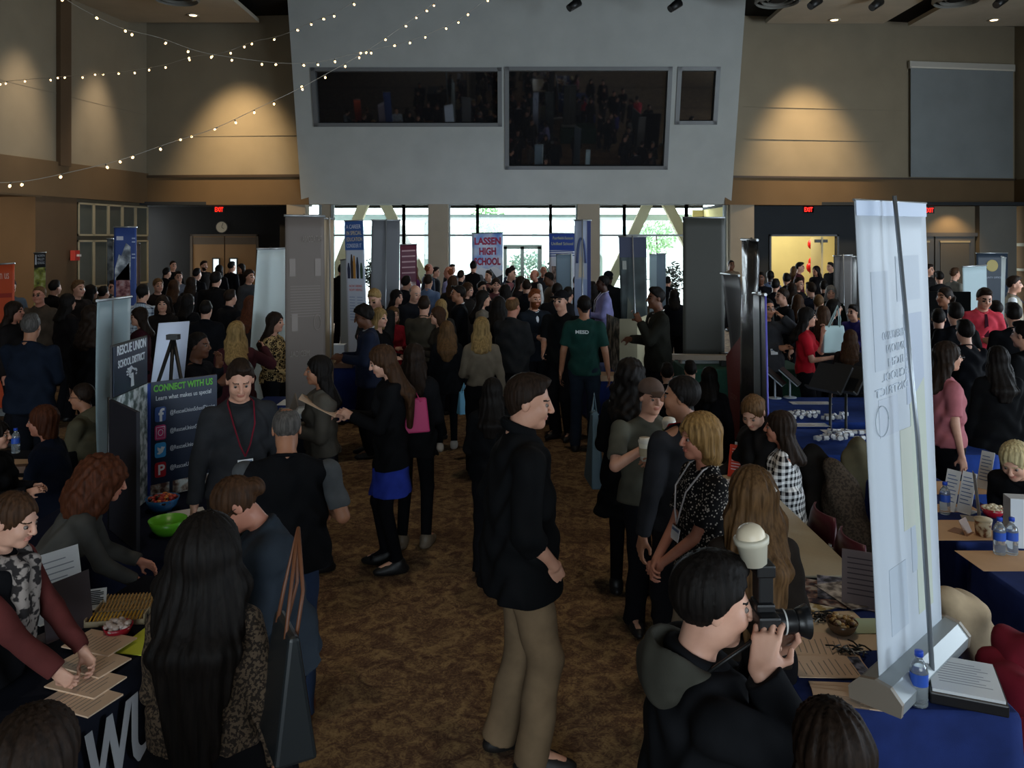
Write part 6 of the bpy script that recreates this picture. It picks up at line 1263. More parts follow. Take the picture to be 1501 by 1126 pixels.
# -- orange runner
o4 = rect(-8.85, -7.95, 14.25, 15.0); mb = MB(); o_ = V((-8.4, 14.6, .752)); mb.slab([V((p[0], p[1], .752))-o_ for p in o4], (0, 0, .006)); o = mb.build('table_runner', M_orange, None, o_); tag(o, 'orange runner on the table far left', 'runner')
for px, py in ((100, 483), (109, 485), (95, 481)): paper(px, py, {100: 'white card on the orange runner, middle one', 109: 'white card on the orange runner, right one', 95: 'white card on the orange runner, left one'}[px], w=.3, d=.2, mat=M_paperw, lines=False, z=.7605)
# -- table behind booklet woman and others
for px, py, lab in ((438, 590, 'white papers beside the leopard-print blouse'), (455, 582, 'tan sheets on the table by the tall grey-brown banner')): paper(px, py, lab, w=.4, d=.3, mat=plain('paper_warm', 'd8b99c', .7) if px > 440 else M_paperw, lines=False, z=.7545)
for px, py, lab in ((298, 541, 'tan sheet on the table beyond the man touching his chin'), (315, 545, 'second tan sheet beyond the man touching his chin')): paper(px, py, lab, w=.35, d=.4, mat=M_tan_p, lines=False, z=.7545)
for px, py, w2, h_, lab, mm in ((497, 512, .2, .16, 'white jar on the table left of the man in navy', 'c8d0d8'), (492, 527, .35, .10, 'tan carton below the white jar', 'c8a880'), (505, 530, .25, .07, 'brown tray left of the man in navy', '6a4a34')): box_thing('carton', lab, 'carton', PZ(px, py+8, .754), (w2, .2, h_), 0, plain('carton'+mm, mm, .6), 'cartons left of the man in navy')
# -- cream three-panel board and wooden box
p_ = [PZ(889, 541, .756), PZ(908, 560, .756), PZ(930, 560, .756), PZ(948, 540, .756)]; p_[0] = V((1.30, 11.2, .756)); p_[1] = V((1.42, 10.35, .756)); 
p_ = [Q(889, 0, 11.2), Q(908, 0, 10.45), Q(934, 0, 10.45), Q(948, 0, 11.0)]; t = thing('display_board', 'cream three-panel photo board left of the man in the charcoal suit', 'display board', (1.6, 10.8, .756)); o_ = V(t.location)
for p in p_: p.z = .756
p_b = Q(936, 0, 11.35); p_b.z = .756
for nm, a, b_, mat in (('front_panel', p_[1], p_[2], plain('board_cream', 'a09a80', .6)), ('side_panel', p_[2], p_[3], plain('board_cream2', 'c0b898', .6)), ('photo_panel', p_[0], p_[1], vinyl('6a6a66', noise=(9.0, ((.4, '2a3432'), (.5, '6a6458'), (.6, 'a8a498')))))):
    mb = MB(); zz = .72; mb.slab([a-o_, b_-o_, b_-o_+V((0, 0, zz-.10*(nm == 'front_panel')*0)), a-o_+V((0, 0, zz))], (0, .015, 0)); mb.build(nm, mat, t)
c = PZ(882, 556, .754); box_thing('wooden_crate', 'shallow wooden crate behind the curly black hair', 'crate', c, (.38, .3, .07), 0, plain('crate_tan', 'a88a6a', .6)); 
box_thing('banner_roll_base', 'tan roller bar lying on the table in front of the wide dark banner', 'roller', Q(1022, 524, 10.75)-V((0, 0, .03)), (1.0, .10, .07), R(-6), plain('roller_tan', '8a7a68', .5))
box_thing('black_speaker', 'small black box at the right end of the tan roller bar', 'box', PZ(1062, 536, .754), (.12, .12, .18), 0, M_black)
box_thing('black_podium', 'black folding panel behind the dark ponytail at right', 'panel', (Q(1362, 0, 12.2).x, 12.2, 0), (1.2, .06, 1.72), R(-3), plain('panel_black', '0a0b0c', .9, 0, .1))
# red balloons in the hallway
for i, (px, py) in enumerate(((1189, 358), (1190, 384), (1187, 392))):
    c = Q(px, py, 27.6); t = thing('balloon', ('highest red balloon in the bright doorway', 'middle red balloon in the bright doorway', 'lowest red balloon in the bright doorway')[i], 'balloon', c, 0, 'red balloons in the doorway'); mb = MB(); mb.ball((0, 0, 0), (.12, .12, .17), 14); mb.tube([(0, 0, -.16), (0, 0, -.2)], [.012, .025], 7); mb.build('balloon_skin', plain('balloon_red', 'e0181c', .25), t); mb = MB(); mb.tube([(0, 0, -.2), (.02, 0, -c.z+.02 if i == 2 else -1.0)], .004, 4); mb.build('ribbon', plain('ribbon', 'd02020', .5), t)
# ---------------------------------------------------------------- string lights
M_wire = plain('wire_white', '9c968a', .5); M_bulb = plain('bulb_glow', 'ffe6b8', .4, emit='ffd08a', estr=7.0)
def strand(pts, Y0, Y1, lab, n=None):
    P = []; L_ = [0]
    for a, b_ in zip(pts, pts[1:]): L_.append(L_[-1]+math.dist(a, b_))
    P = [Q(x, y, Y0+(Y1-Y0)*l/L_[-1]) for (x, y), l in zip(pts, L_)]; o = P[0].copy(); t = thing('string_lights', lab, 'string lights', o, 0, 'strings of small warm bulbs'); P = [p-o for p in P]
    Q_ = []
    for i in range(len(P)-1):
        for k_ in range(4):
            s = k_/4; p0, p1, p2, p3 = P[max(i-1, 0)], P[i], P[i+1], P[min(i+2, len(P)-1)]
            Q_.append(.5*((2*p1)+(p2-p0)*s+(2*p0-5*p1+4*p2-p3)*s*s+(3*p1-p0-3*p2+p3)*s**3))
    Q_.append(P[-1]); mb = MB(); mb.tube(Q_, .0035, 5); mb.build('wire', M_wire, t)
    D_ = [0]
    for a, b_ in zip(Q_, Q_[1:]): D_.append(D_[-1]+(b_-a).length)
    n = n or int(D_[-1]/.27); rs = np.random.RandomState(len(pts)); j = 0
    base = MB(); base.tube([(0, 0, 0), (0, 0, -.03)], [.006, .009], 6, 0); base.ball((0, 0, -.042), (.0135, .0135, .018), 8, 1); me = None
    for k_ in range(n):
        d = D_[-1]*(k_+.5+.25*rs.randn())/n
        while j < len(D_)-2 and D_[j+1] < d: j += 1
        while j > 0 and D_[j] > d: j -= 1
        f_ = (d-D_[j])/max(D_[j+1]-D_[j], 1e-6); p = Q_[j]*(1-f_)+Q_[j+1]*f_
        if me is None: ob = base.build('bulb', [plain('socket', '5a564c', .5), M_bulb], t); me = ob.data
        else: ob = bpy.data.objects.new('bulb', me); link(ob, t)
        ob.location = p; ob.rotation_euler = (rs.randn()*.5, rs.randn()*.7, rs.rand()*6)
strand([(80, -12), (120, 13), (175, 40), (233, 55), (290, 75), (340, 84), (395, 91), (430, 93), (470, 90), (540, 74), (600, 60), (670, 30), (720, -8)], 9.0, 12.0, 'string of bulbs sagging lowest between the left column and the centre wall')
strand([(-10, 122), (22, 118), (95, 112), (165, 107), (237, 96), (283, 83), (328, 77), (371, 61), (412, 52), (455, 33), (495, 17), (530, -6)], 13.0, 10.5, 'fainter string of bulbs rising rightward across the left wall')
strand([(-10, 268), (41, 265), (113, 250), (181, 233), (247, 210), (315, 188), (377, 159), (438, 130), (495, 99), (535, 76), (588, 40), (650, -6)], 8.0, 12.0, 'string of bulbs climbing from the left edge across the dark window corner')
# ---------------------------------------------------------------- the crowd
import time
_t0 = time.time()
P_ = person
NV = '1e2638'; BK = '17181b'; CH_ = '25262a'; DG = '2f3033'
I_ = {}
G1 = 'people standing in the foreground'; G2 = 'people around the booths'; G3 = 'visitors crowding the far end'
# --- foreground
I_['black'] = P_(776, 548, 100, 'm', 'tall man in black fleece and khaki trousers, hand in pocket, centre aisle', foot=1114, hair='slick', hc='db', top='jacket', tc='111214', collar=.03, bot='slacks', bc='77634c', shoe='1a1817', L=(.15, -.02, .95), Rr=(-.195, -.115, .95), handdirR=(.45, -.3, -.85), Rp=(-.45, .30, -.9), curlR=.5, pitch=8, yaw=-14, skin='l', stance=(.05, -.06), hem=.80, fat=.32, group=G1, sleeve='three', wide=.04)
I_['vest'] = P_(420, 600, 188, 'm', 'balding man in black vest and blue jeans seen from behind', foot=1038, hair='spot', hc='gy', top='vest', tc='131417', sleeve_c='4a4d50', sleeve='short', bot='jeans', bc='26344e', shoe='6d4226', L='hold', Rr=(-.22, -.20, 1.10), pitch=22, yaw=10, skin='m', fat=.25, wide=.06, hem=.86, group=G1, g=.034, stance=(-.05, .06))
I_['grey'] = P_(352, 527, 30, 'm', 'man in charcoal sweater with dark red lanyard and white badge', Y=5.0, hair='short', hc='db', top='sweater', tc='2c2d30', bot='slacks', bc='2a2826', L='down', Rr='down', pitch=20, yaw=-8, lanyard='6a1626', badge=True, skin='l', fat=.08, group=G1)
I_['straight'] = P_(303, 762, 186, 'f', 'woman with very long straight black hair and lace blouse', Y=2.62, hair='longstraight', hc='bk', hairlen=.74, hairvol=.030, top='blouse', tc='5e4e3e', tpat='lace', tc2='2a221c', tps=1.6, bot='skirt', bc='131214', L='hold', Rr='down', hem=.99, fat=.2, skin='m', group=G1)
I_['denim'] = P_(345, 708, -75, 'f', 'woman in glasses with bent head behind the long black hair', Y=3.25, hair='bun', hc='br', top='jacket', tc='252d36', bot='pants', L='hold', Rr='hold', pitch=38, lean=12, glasses=True, skin='r', group=G1, hairvol=.004)
I_['scarf'] = P_(22, 722, 84, 'f', 'woman in maroon sleeves, black vest and spotted scarf at the left table', Y=3.15, hair='bun', hc='br', top='vest', tc='131316', sleeve_c='5a2a28', sleeve='long', L=(.10, -.44, 1.02), Rr=(-.06, -.46, 1.00), pitch=14, lean=10, skin='f', curlR=.8, curlL=.7, group=G1, fat=.15)
I_['curly'] = P_(158, 676, 112, 'f', 'woman with bushy curly brown hair bending over in a grey sweater', Y=4.15, hair='bushy', hc='au', top='sweater', tc='403e3a', L=(.10, -.46, 1.30), Rr=(-.05, -.48, 1.24), lean=38, pitch=5, skin='r', group=G1, curlR=.8)
I_['nearleft'] = P_(52, 1042, 178, 'f', 'dark brown head of hair cut off by the lower left corner', Y=1.72, h=1.5, hair='wavy', hc='db', hairvol=.012, top='jacket', tc='202022', L='hold', Rr='hold', lean=12, group=G1)
I_['nearright'] = P_(1216, 1028, 184, 'f', 'woman with long dark brown hair at the bottom edge beside the blue table', Y=1.78, hair='longstraight', hc='db', hairlen=.5, hairvol=.006, top='jacket', tc='1c1c20', L='hold', Rr='hold', group=G1)
I_['photog'] = P_(1046, 811, 92, 'm', 'photographer in black rain jacket holding a camera to his face', Y=2.12, hair='short', hc='bk', hairvol=.010, top='hoodie', tc='17181b', hood='3c3b34', bot='slacks', bc='6b6456', L=(.055, -.195, 1.455), Rr=(-.115, -.135, 1.49), handdirL=(-.35, -.75, .45), handdirR=(.35, -.30, .85), palmL=(-.2, -.1, 1), palmR=(.85, -.45, .1), Lp=(.3, -.3, -.9), Rp=(-.35, -.25, -.9), curlL=.6, curlR=.65, pitch=8, skin='f', wide=.03, fat=.2, group=G1)
I_['blonde'] = P_(1024, 605, -76, 'f', 'woman with gold-blond bob in speckled dress top, hands clasped', Y=4.05, hair='bob', hc='bl', hairlen=.15, hairvol=.012, top='tee', tc='1c1b1c', tpat='dots', tc2='b8aca0', sleeve='short', bot='slacks', bc='8d7f6c', L=(.015, -.26, .97), Rr=(-.01, -.28, .98), handdirL=(-.6, -.6, -.4), handdirR=(.6, -.6, -.4), curlL=.8, curlR=.7, lanyard='b8b0b0', badge=True, skin='r', fat=.28, pitch=2, group=G1, hem=.84)
I_['cap'] = P_(955, 553, 12, 'm', 'man in brown cap raising a white coffee cup', foot=924, hair='crew', hc='db', hat='cap', hatc='5b4a42', top='tee', tc='4b4a40', sleeve='short', bot='pants', bc='16161a', shoe='1c1c1e', L=(-.02, -.22, 1.17), Rr=(-.10, -.22, 1.33), handdirR=(.3, -.35, .88), palmR=(.7, -.5, 0), curlR=.85, curlL=.8, handdirL=(-.8, -.5, .2), palmL=(0, .1, 1), skin='l', fat=.22, wide=.04, pitch=6, yaw=6, group=G1, Rp=(-.8, 0, -.6))
I_['redlan'] = P_(998, 549, 205, 'm', 'man with cropped black hair and red lanyard seen from behind, next to brown cap', foot=1000, hair='crew', hc='bk', top='sweater', tc='27272a', L='down', Rr='hold', yaw=42, lanyard='b8202c', skin='m', bot='slacks', bc='1d1d20', fat=.1, group=G1, collar=.0)
I_['coatcurl'] = P_(923, 528, 170, 'f', 'woman with black curly hair in long black coat', Y=5.75, hair='curly', hc='bk', hairvol=.012, top='coat', tc='0f1012', hem=.60, L='front', Rr='front', bot='leggings', bc='101012', group=G1)
I_['girl'] = P_(1102, 686, 178, 'f', 'girl with very long light brown hair and clip between the dotted dress and bare table', Y=3.25, hair='longstraight', hc='lb', hairlen=.66, hairvol=.014, top='blouse', tc='2a2420', L='front', Rr='front', group=G1)
I_['pony'] = P_(1104, 582, -78, 'f', 'seated young woman with tied fair hair looking down, dark jacket', Y=6.75, pose='sit', hair='bun', hc='lb', top='jacket', tc='1c1b1c', L='lap', Rr='lap', pitch=32, yaw=38, skin='f', collar=.02, group=G2)
I_['gingham'] = P_(1142, 602, -108, 'f', 'seated woman in black and white gingham shirt', Y=5.72, pose='sit', hair='half', hc='db', hairvol=.002, top='shirt', tc='f0f0f0', tpat='gingham', tc2='14141a', tps=22, L=(.1, -.34, 1.12), Rr=(-.08, -.38, 1.12), skin='r', fat=.35, wide=.03, group=G2, hem=.92)
# --- middle distance, left
P_(46, 459, 176, 'm', 'broad man in dark navy suit seen from behind at far left', Y=7.9, hair='short', hc='gy', top='suit', tc='171e2b', collar=.0, L='hold', Rr='hold', bot='slacks', bc='14161d', skin='m', fat=.3, wide=.06, yaw=15, group=G2)
P_(120, 561, -85, 'm', 'seated man in olive hooded sweatshirt and glasses', Y=6.9, pose='sit', hair='crew', hc='db', top='hoodie', tc='524c3a', L='lap', Rr='lap', glasses=True, skin='m', fat=.35, wide=.04, group=G2, lean=8)
P_(62, 592, -80, 'f', 'seated woman with auburn bob and navy blazer at left', Y=5.9, pose='sit', hair='bob', hc='au', top='suit', tc='1a2030', L='lap', Rr='lap', skin='r', fat=.2, group=G2, lean=6)
P_(-4, 615, 100, 'f', 'dark-clad person cut off by the left edge above the tan table', Y=5.2, hair='long', hc='bk', top='jacket', tc='121214', L='hold', Rr='hold', group=G2)
P_(292, 486, 82, 'm', 'dark-skinned man in black pullover touching his chin', Y=7.1, hair='crew', hc='bk', top='sweater', tc='17171b', L=(.01, -.21, 1.44), Rr='chest', skin='d', fat=.1, group=G2)
P_(347, 470, 200, 'f', 'strawberry-blond woman in maroon and gold jacket raising a phone', Y=8.4, hair='wavy', hc='gb', top='jacket', tc='3f1a20', L='chest', Rr=(-.30, -.30, 1.42), yaw=-20, group=G2)
P_(404, 456, 78, 'f', 'woman in leopard-print blouse with dark hair', Y=8.75, hair='long', hc='db', top='blouse', tc='17130f', tpat='leopard', tc2='b39a6c', L='front', Rr='front', bot='pants', skin='l', fat=.2, group=G2)
I_['booklet'] = P_(466, 521, -70, 'f', 'woman with low bun in grey leather jacket clutching a large booklet', Y=6.15, hair='half', hc='bk', hairlen=.24, top='jacket', tc='57524a', L=(.06, -.24, 1.18), Rr=(-.10, -.26, 1.14), bot='jeans', bc='2a2c30', skin='m', group=G2, hem=.95)
I_['skirt'] = P_(560, 507, -78, 'f', 'woman in black cardigan and bright blue skirt reading a leaflet', foot=834, hair='longstraight', hc='br', hairlen=.50, top='cardigan', tc='121214', L=(.07, -.30, 1.22), Rr=(-.05, -.34, 1.20), bot='skirt', bc='24348e', shoe='0f0f12', pitch=20, skin='f', hem=.80, group=G2, stance=(.03, -.05))
I_['pink'] = P_(608, 503, 172, 'f', 'woman with long wavy brown hair in black, pink bag at her side', foot=800, hair='wavy', hc='db', hairlen=.40, top='jacket', tc='141416', L='front', Rr='front', bot='leggings', bc='111114', shoe='6e6152', hem=.80, group=G2, stance=(0, -.05))
P_(532, 449, -75, 'm', 'man in navy jacket with short afro and glasses', Y=9.3, hair='afro', hc='bk', top='suit', tc='1a2238', L='hold', Rr='hold', glasses=False, skin='d', pitch=18, under='c8ccd4', group=G2, fat=.1)
P_(549, 424, -20, 'm', 'grey-blond man in glasses looking down behind the navy jacket', Y=11.2, hair='short', hc='gb', top='jacket', tc='2a2b2d', L='hold', Rr='hold', pitch=28, skin='f', group=G2)
P_(557, 451, 60, 'f', 'woman with pale curly shoulder-length hair in black top', Y=9.6, fix=True, hair='wavy', hc='gb', top='blouse', tc='131316', L='hold', Rr='hold', skin='f', group=G2)
P_(577, 449, 35, 'f', 'woman in bright red jacket and glasses', Y=11.0, fix=True, hair='half', hc='lb', top='cardigan', tc='8c1524', L='hold', Rr='hold', glasses=True, skin='f', group=G2)
I_['bluebag'] = P_(655, 471, 186, 'f', 'woman with long fair hair in black coat carrying a light blue bag', foot=658, hair='wavy', hc='lb', hairlen=.36, hairvol=.01, top='jacket', tc='131417', L='front', Rr='down', bot='leggings', bc='111317', shoe='c8c0b8', group=G2, hem=.78, stance=(.05, -.07))
P_(706, 463, 180, 'f', 'woman with short fair hair in sheer cream blouse and black trousers', Y=8.6, hair='bob', hc='gb', hairlen=.2, top='blouse', tc='6f6557', L='front', Rr='down', bot='pants', bc='111114', shoe='101012', group=G2, hem=1.0)
P_(722, 552, 176, 'f', 'small dark-haired person in black partly behind the black fleece man', Y=6.9, hair='long', hc='bk', top='jacket', tc='101113', L='front', Rr='front', bot='pants', group=G2)
P_(641, 449, -80, 'f', 'woman in profile with brown hair holding a tan leaflet', Y=9.9, hair='half', hc='br', top='sweater', tc='2e2924', L='hold', Rr='hold', skin='l', group=G2)
P_(647, 438, 170, 'f', 'woman with yellow-blond hair behind the leaflet reader', Y=11.6, hair='half', hc='gb', top='jacket', tc='2a2a28', group=G2)
P_(622, 433, 172, 'm', 'man in olive-brown sweater seen from behind beside the red jacket', Y=10.9, hair='short', hc='db', top='sweater', tc='3c372d', L='hold', Rr='hold', fat=.25, wide=.03, group=G2)
P_(609, 418, 40, 'm', 'bald man in dark suit looking down to the right', Y=12.2, hair='bald', hc='gr', top='suit', tc='22242b', L='hold', Rr='hold', pitch=15, skin='f', fat=.2, group=G2)
P_(582, 424, 60, 'f', 'woman with black hair and white clip in dark slate jacket', Y=12.6, hair='half', hc='bk', top='jacket', tc='24282e', group=G2)
P_(671, 418, -80, 'm', 'man in black suit with white collar, face in profile to the left', Y=12.0, hair='quiff', hc='bk', top='suit', tc='161a20', under='d8dade', L='hold', Rr='hold', skin='m', group=G2)
P_(709, 424, 85, 'f', 'woman with straight black hair and light sleeves facing right', Y=12.0, hair='long', hc='bk', top='sweater', tc='6d665c', L='hold', Rr='hold', skin='l', group=G2)
P_(731, 434, 175, 'f', 'person with thick black hair seen from behind next to the balding man', Y=10.9, hair='long', hc='bk', hairvol=.01, top='jacket', tc='121214', group=G2)
P_(752, 434, 150, 'm', 'balding fair-haired man in grey and black seen from behind', Y=9.9, fix=True, hair='spot', hc='lb', top='jacket', tc='28292b', L='hold', Rr='hold', skin='r', fat=.1, group=G2)
I_['bow'] = P_(784, 423, 25, 'm', 'bearded man in dark suit with bow tie, arm stretched out', Y=11.0, fix=True, hair='short', hc='rd', top='suit', tc='1a2028', under='d4d8de', beard=True, L=(.28, -.42, 1.35), Rr='hold', skin='l', group=G2)
P_(822, 424, -35, 'm', 'man in dark baseball cap and black t-shirt with white emblem', Y=10.1, fix=True, hair='crew', hc='bk', hat='cap', hatc='131316', top='tee', tc='141618', sleeve='short', L='down', Rr='front', skin='l', fat=.2, group=G2, wide=.03)
I_['green'] = P_(856, 432, 168, 'm', 'man in dark green t-shirt seen from behind, white letters on the back', foot=646, hair='crew', hc='bk', top='tee', tc='143a34', sleeve='short', bot='jeans', bc='1c2633', shoe='141416', L='down', Rr='down', skin='m', group=G2, hem=.86, yaw=20)
P_(817, 414, 168, 'm', 'man with black hair bending between suit and cap', Y=12.2, hair='crew', hc='bk', top='jacket', tc='1c1c20', group=G2)
P_(961, 420, -80, 'm', 'man in charcoal suit with receding dark hair facing left', Y=10.9, hair='short', hc='bk', top='suit', tc='24241f', under='d0ccc4', L=(.07, -.24, 1.38), Rr='hold', skin='d', fat=.1, group=G2)
I_['lav'] = P_(883, 403, -85, 'm', 'man in lavender shirt with dark skin and lanyard', Y=13.6, hair='crew', hc='bk', top='shirt', tc='8d8cc0', L='hold', Rr='down', lanyard='d8d8e0', skin='v', fat=.3, bot='pants', group=G2)
P_(892, 396, 160, 'm', 'person in black cap behind the lavender shirt', Y=15.6, hair='crew', hc='bk', hat='cap', hatc='14161c', top='jacket', tc='16181c', skin='v', group=G2)
# heads of seated people near the table with the board
P_(978, 531, 170, 'f', 'dark-haired person seated left of the green jacket, seen from behind', Y=8.6, pose='sit', hair='short', hc='bk', top='jacket', tc='15151a', group=G2)
P_(1012, 528, 180, 'm', 'seated person with black hair and dark green jacket', Y=8.9, pose='sit', hair='short', hc='bk', top='jacket', tc='16241f', group=G2, fat=.2)
P_(1040, 537, 160, 'f', 'seated dark-haired person left of the grey and red banner', Y=8.2, pose='sit', hair='half', hc='bk', top='jacket', tc='131316', group=G2)
P_(1178, 612, 178, 'f', 'none', Y=9.9, hair='half', hc='bk') if False else None
# --- middle distance, right
P_(1125, 437, 12, 'm', 'man in grey jacket with glasses and badge raising his hand to his ear', Y=10.0, fix=True, hair='crew', hc='bk', top='jacket', tc='35363a', L=(.14, -.13, 1.53), Lp=(.5, -.2, -.8), Rr='fold', glasses=True, badge=True, skin='m', fat=.15, group=G2)
I_['redpolo'] = P_(1184, 450, 70, 'f', 'woman in bright red polo shirt touching her mouth', Y=9.6, fix=True, hair='half', hc='bk', hairlen=.28, top='tee', tc='b01224', sleeve='short', L=(.03, -.20, 1.44), Rr='hold', glasses=True, skin='l', bot='pants', bc='121216', group=G2, hem=.93)
P_(1206, 447, 165, 'f', 'woman with long brown hair carrying a pale aqua bag', Y=10.0, hair='long', hc='br', hairlen=.4, top='jacket', tc='1a1a1c', group=G2)
P_(1223, 438, 80, 'f', 'woman in profile with glasses behind the long brown hair', Y=10.9, hair='half', hc='bk', top='jacket', tc='1b1c22', skin='f', glasses=True, group=G2)
P_(1247, 482, 150, 'f', 'woman with brown hair and cream sleeve just left of the big banner', Y=8.4, hair='long', hc='br', top='sweater', tc='231f1e', group=G2)
P_(1250, 446, -60, 'm', 'person in purple-blue jacket just left of the big banner', Y=11.6, hair='short', hc='bk', top='jacket', tc='302c70', L='hold', group=G2)
P_(1146, 422, -80, 'm', 'young man with crew cut in black suit, face turned left', Y=12.2, hair='crew', hc='db', top='suit', tc='17181c', under='c8ccd4', skin='l', group=G3)
P_(1169, 431, 175, 'f', 'person with wavy brown-grey hair seen from behind', Y=11.8, hair='wavy', hc='br', top='jacket', tc='191a1d', group=G3)
P_(1200, 431, 150, 'm', 'young man with short sandy hair', Y=12.4, hair='crew', hc='lb', top='jacket', tc='2a2a2c', skin='f', group=G3)
P_(1188, 413, 170, 'm', 'man with dark hair and white collar in navy suit seen from behind', Y=14.0, hair='short', hc='db', top='suit', tc='1c2230', yaw=25, group=G3)
P_(1218, 418, -20, 'f', 'grey-haired woman in dark green', Y=13.4, hair='half', hc='gr', top='jacket', tc='1d2620', skin='l', group=G3)
P_(1171, 406, 30, 'f', 'smiling woman with dark hair near the bright doorway', Y=15.6, hair='short', hc='db', top='jacket', tc='1a1a1e', skin='f', group=G3)
P_(1153, 400, 170, 'm', 'person with round black hair left of the smiling woman', Y=16.8, hair='short', hc='bk', top='jacket', tc='202024', group=G3)
P_(1173, 384, 60, 'm', 'man in maroon sweater in front of the bright doorway', Y=20.6, hair='short', hc='bk', top='sweater', tc='4a1a22', skin='l', group=G3)
P_(1164, 390, 150, 'f', 'woman with light brown hair left of the maroon sweater', Y=21.6, hair='half', hc='lb', top='jacket', tc='2a2422', group=G3)
P_(1196, 389, -60, 'f', 'woman with long dark hair right of the red balloons', Y=21.0, hair='long', hc='bk', top='jacket', tc='1c1a1c', skin='m', group=G3)
P_(1217, 384, -70, 'm', 'dark figure beside the matte grey banner back', Y=22.6, hair='short', hc='bk', top='jacket', tc='141416', group=G3)
P_(1208, 411, 160, 'm', 'person with black hair behind the grey-haired woman', Y=15.4, hair='short', hc='bk', top='jacket', tc='1a1a1e', group=G3)
P_(1129, 396, 160, 'm', 'man in light blue shirt seen from behind left of the doorway', Y=17.6, hair='crew', hc='bk', top='shirt', tc='6f7fa0', skin='v', group=G3)
P_(1115, 398, -20, 'm', 'man in dark suit left of the light blue shirt', Y=16.6, hair='short', hc='bk', top='suit', tc='15161c', under='c8ccd4', skin='d', group=G3)
P_(1072, 381, 10, 'm', 'man in glasses with tan jacket beside the beige pier', Y=20.5, hair='crew', hc='bk', top='jacket', tc='6d5c4a', skin='d', group=G3)
# --- right of the big banner
I_['pinkwoman'] = P_(1390, 500, 84, 'f', 'woman in dusty pink blouse and glasses facing right, beside the big banner', Y=6.6, hair='half', hc='db', hairlen=.26, top='tee', tc='a8636a', sleeve='short', L='hip', Rr='down', glasses=True, skin='l', bot='pants', fat=.3, group=G2, hem=.93, yaw=2)
P_(1384, 420, -70, 'f', 'woman with dark ponytail and navy jacket with white stripe', Y=10.6, hair='pony', hc='db', top='jacket', tc='181c28', skin='m', group=G2)
P_(1400, 443, 172, 'm', 'person with black hair in dark jacket before the pink shirt', Y=9.2, hair='short', hc='bk', top='jacket', tc='141518', group=G2)
P_(1414, 468, 178, 'm', 'boy with black hair, dark shirt and red collar seen from behind', Y=8.3, hair='short', hc='bk', hairvol=.006, top='sweater', tc='15161a', L='front', Rr='front', lanyard='8a1826', group=G2)
P_(1443, 422, -10, 'm', 'man in bright pink-red shirt and dark tie', Y=10.3, hair='short', hc='db', top='shirt', tc='c83c4c', tie='3a1020', L='hold', Rr='hold', pitch=18, skin='l', fat=.2, group=G2)
P_(1485, 443, 165, 'm', 'man in black suit with arms forward facing the pink shirt', Y=8.9, hair='short', hc='bk', top='suit', tc='141518', L='hold', Rr='hold', fat=.15, group=G2)
P_(1487, 404, 60, 'm', 'man in white shirt and beige vest with lanyard at far right', Y=12.6, hair='short', hc='db', top='vest', tc='8a8474', under='d8dce0', lanyard='303850', skin='l', fat=.2, group=G2)
P_(1362, 387, 40, 'm', 'man with dark hair close to the second EXIT sign', Y=19.5, hair='short', hc='db', top='jacket', tc='1c1a1a', group=G3)
P_(1377, 397, 170, 'f', 'dark-haired person above the black folding panel', Y=16.9, hair='short', hc='bk', top='jacket', tc='161618', group=G3)
P_(1400, 392, 100, 'm', 'man with brown hair and pale collar left of the silver banner back', Y=17.6, hair='short', hc='br', top='shirt', tc='6a6860', group=G3)
P_(1500, 470, -150, 'm', 'person in black cut off by the right edge beyond the black suit', Y=7.4, hair='short', hc='bk', top='coat', tc='111214', group=G2, fat=.2)
P_(1462, 505, 170, 'f', 'person in long black coat left of the seated blond head', Y=6.6, h=1.6, hair='long', hc='bk', top='coat', tc='101113', group=G2, fat=.2, hem=.5)
P_(1488, 649, -50, 'f', 'seated person with short golden-blond hair bending over the right table', Y=5.15, pose='sit', lean=38, pitch=20, hair='bob', hc='wh', hairlen=.12, top='jacket', tc='141416', L='lap', Rr='lap', skin='f', group=G2)
# --- far left cluster
P_(14, 408, 50, 'm', 'man in blue-grey shirt looking down beside the orange banner', Y=12.2, hair='crew', hc='db', top='shirt', tc='4d5a68', under=None, L='hold', Rr='hold', pitch=22, skin='l', fat=.15, group=G3)
P_(57, 419, 5, 'm', 'bald man in glasses and brown pullover facing the room', Y=11.6, hair='crew', hc='lb', top='sweater', tc='4a3e33', L='down', Rr='hold', glasses=True, skin='r', fat=.3, group=G3)
P_(22, 441, 95, 'f', 'woman with dark brown hair and white earpiece left of the navy suit', Y=9.8, hair='half', hc='db', top='jacket', tc='1f1c1c', skin='r', group=G3)
P_(115, 410, 70, 'm', 'blond man in glasses and dark brown jacket', Y=12.6, hair='short', hc='lb', top='jacket', tc='231e1c', L='hold', skin='l', fat=.2, group=G3)
P_(134, 417, 140, 'f', 'dark-haired person right of the blond man in brown', Y=12.9, hair='half', hc='bk', top='jacket', tc='15151a', group=G3)
P_(136, 448, 178, 'f', 'person with dark hair in black left of the pale banner back', Y=9.0, hair='curly', hc='db', top='jacket', tc='131315', group=G3, fat=.1)
P_(152, 419, 160, 'm', 'person with dark hair above the pale banner back', Y=13.4, hair='short', hc='bk', top='jacket', tc='1a1b20', group=G3)
P_(167, 410, -30, 'f', 'person with dark hair in front of the blue mountain display', Y=14.2, hair='short', hc='db', top='jacket', tc='3a2226', group=G3)
P_(187, 413, -100, 'f', 'woman with long honey-blond hair at the mountain display', Y=13.2, hair='long', hc='gb', top='sweater', tc='3a3430', group=G3)
P_(210, 416, 172, 'm', 'man in blue and white plaid shirt seen from behind', Y=12.4, hair='crew', hc='bk', top='shirt', tc='26364e', tpat='plaid', tc2='b8c4d0', tps=14, L='hold', Rr='hold', fat=.15, group=G3)
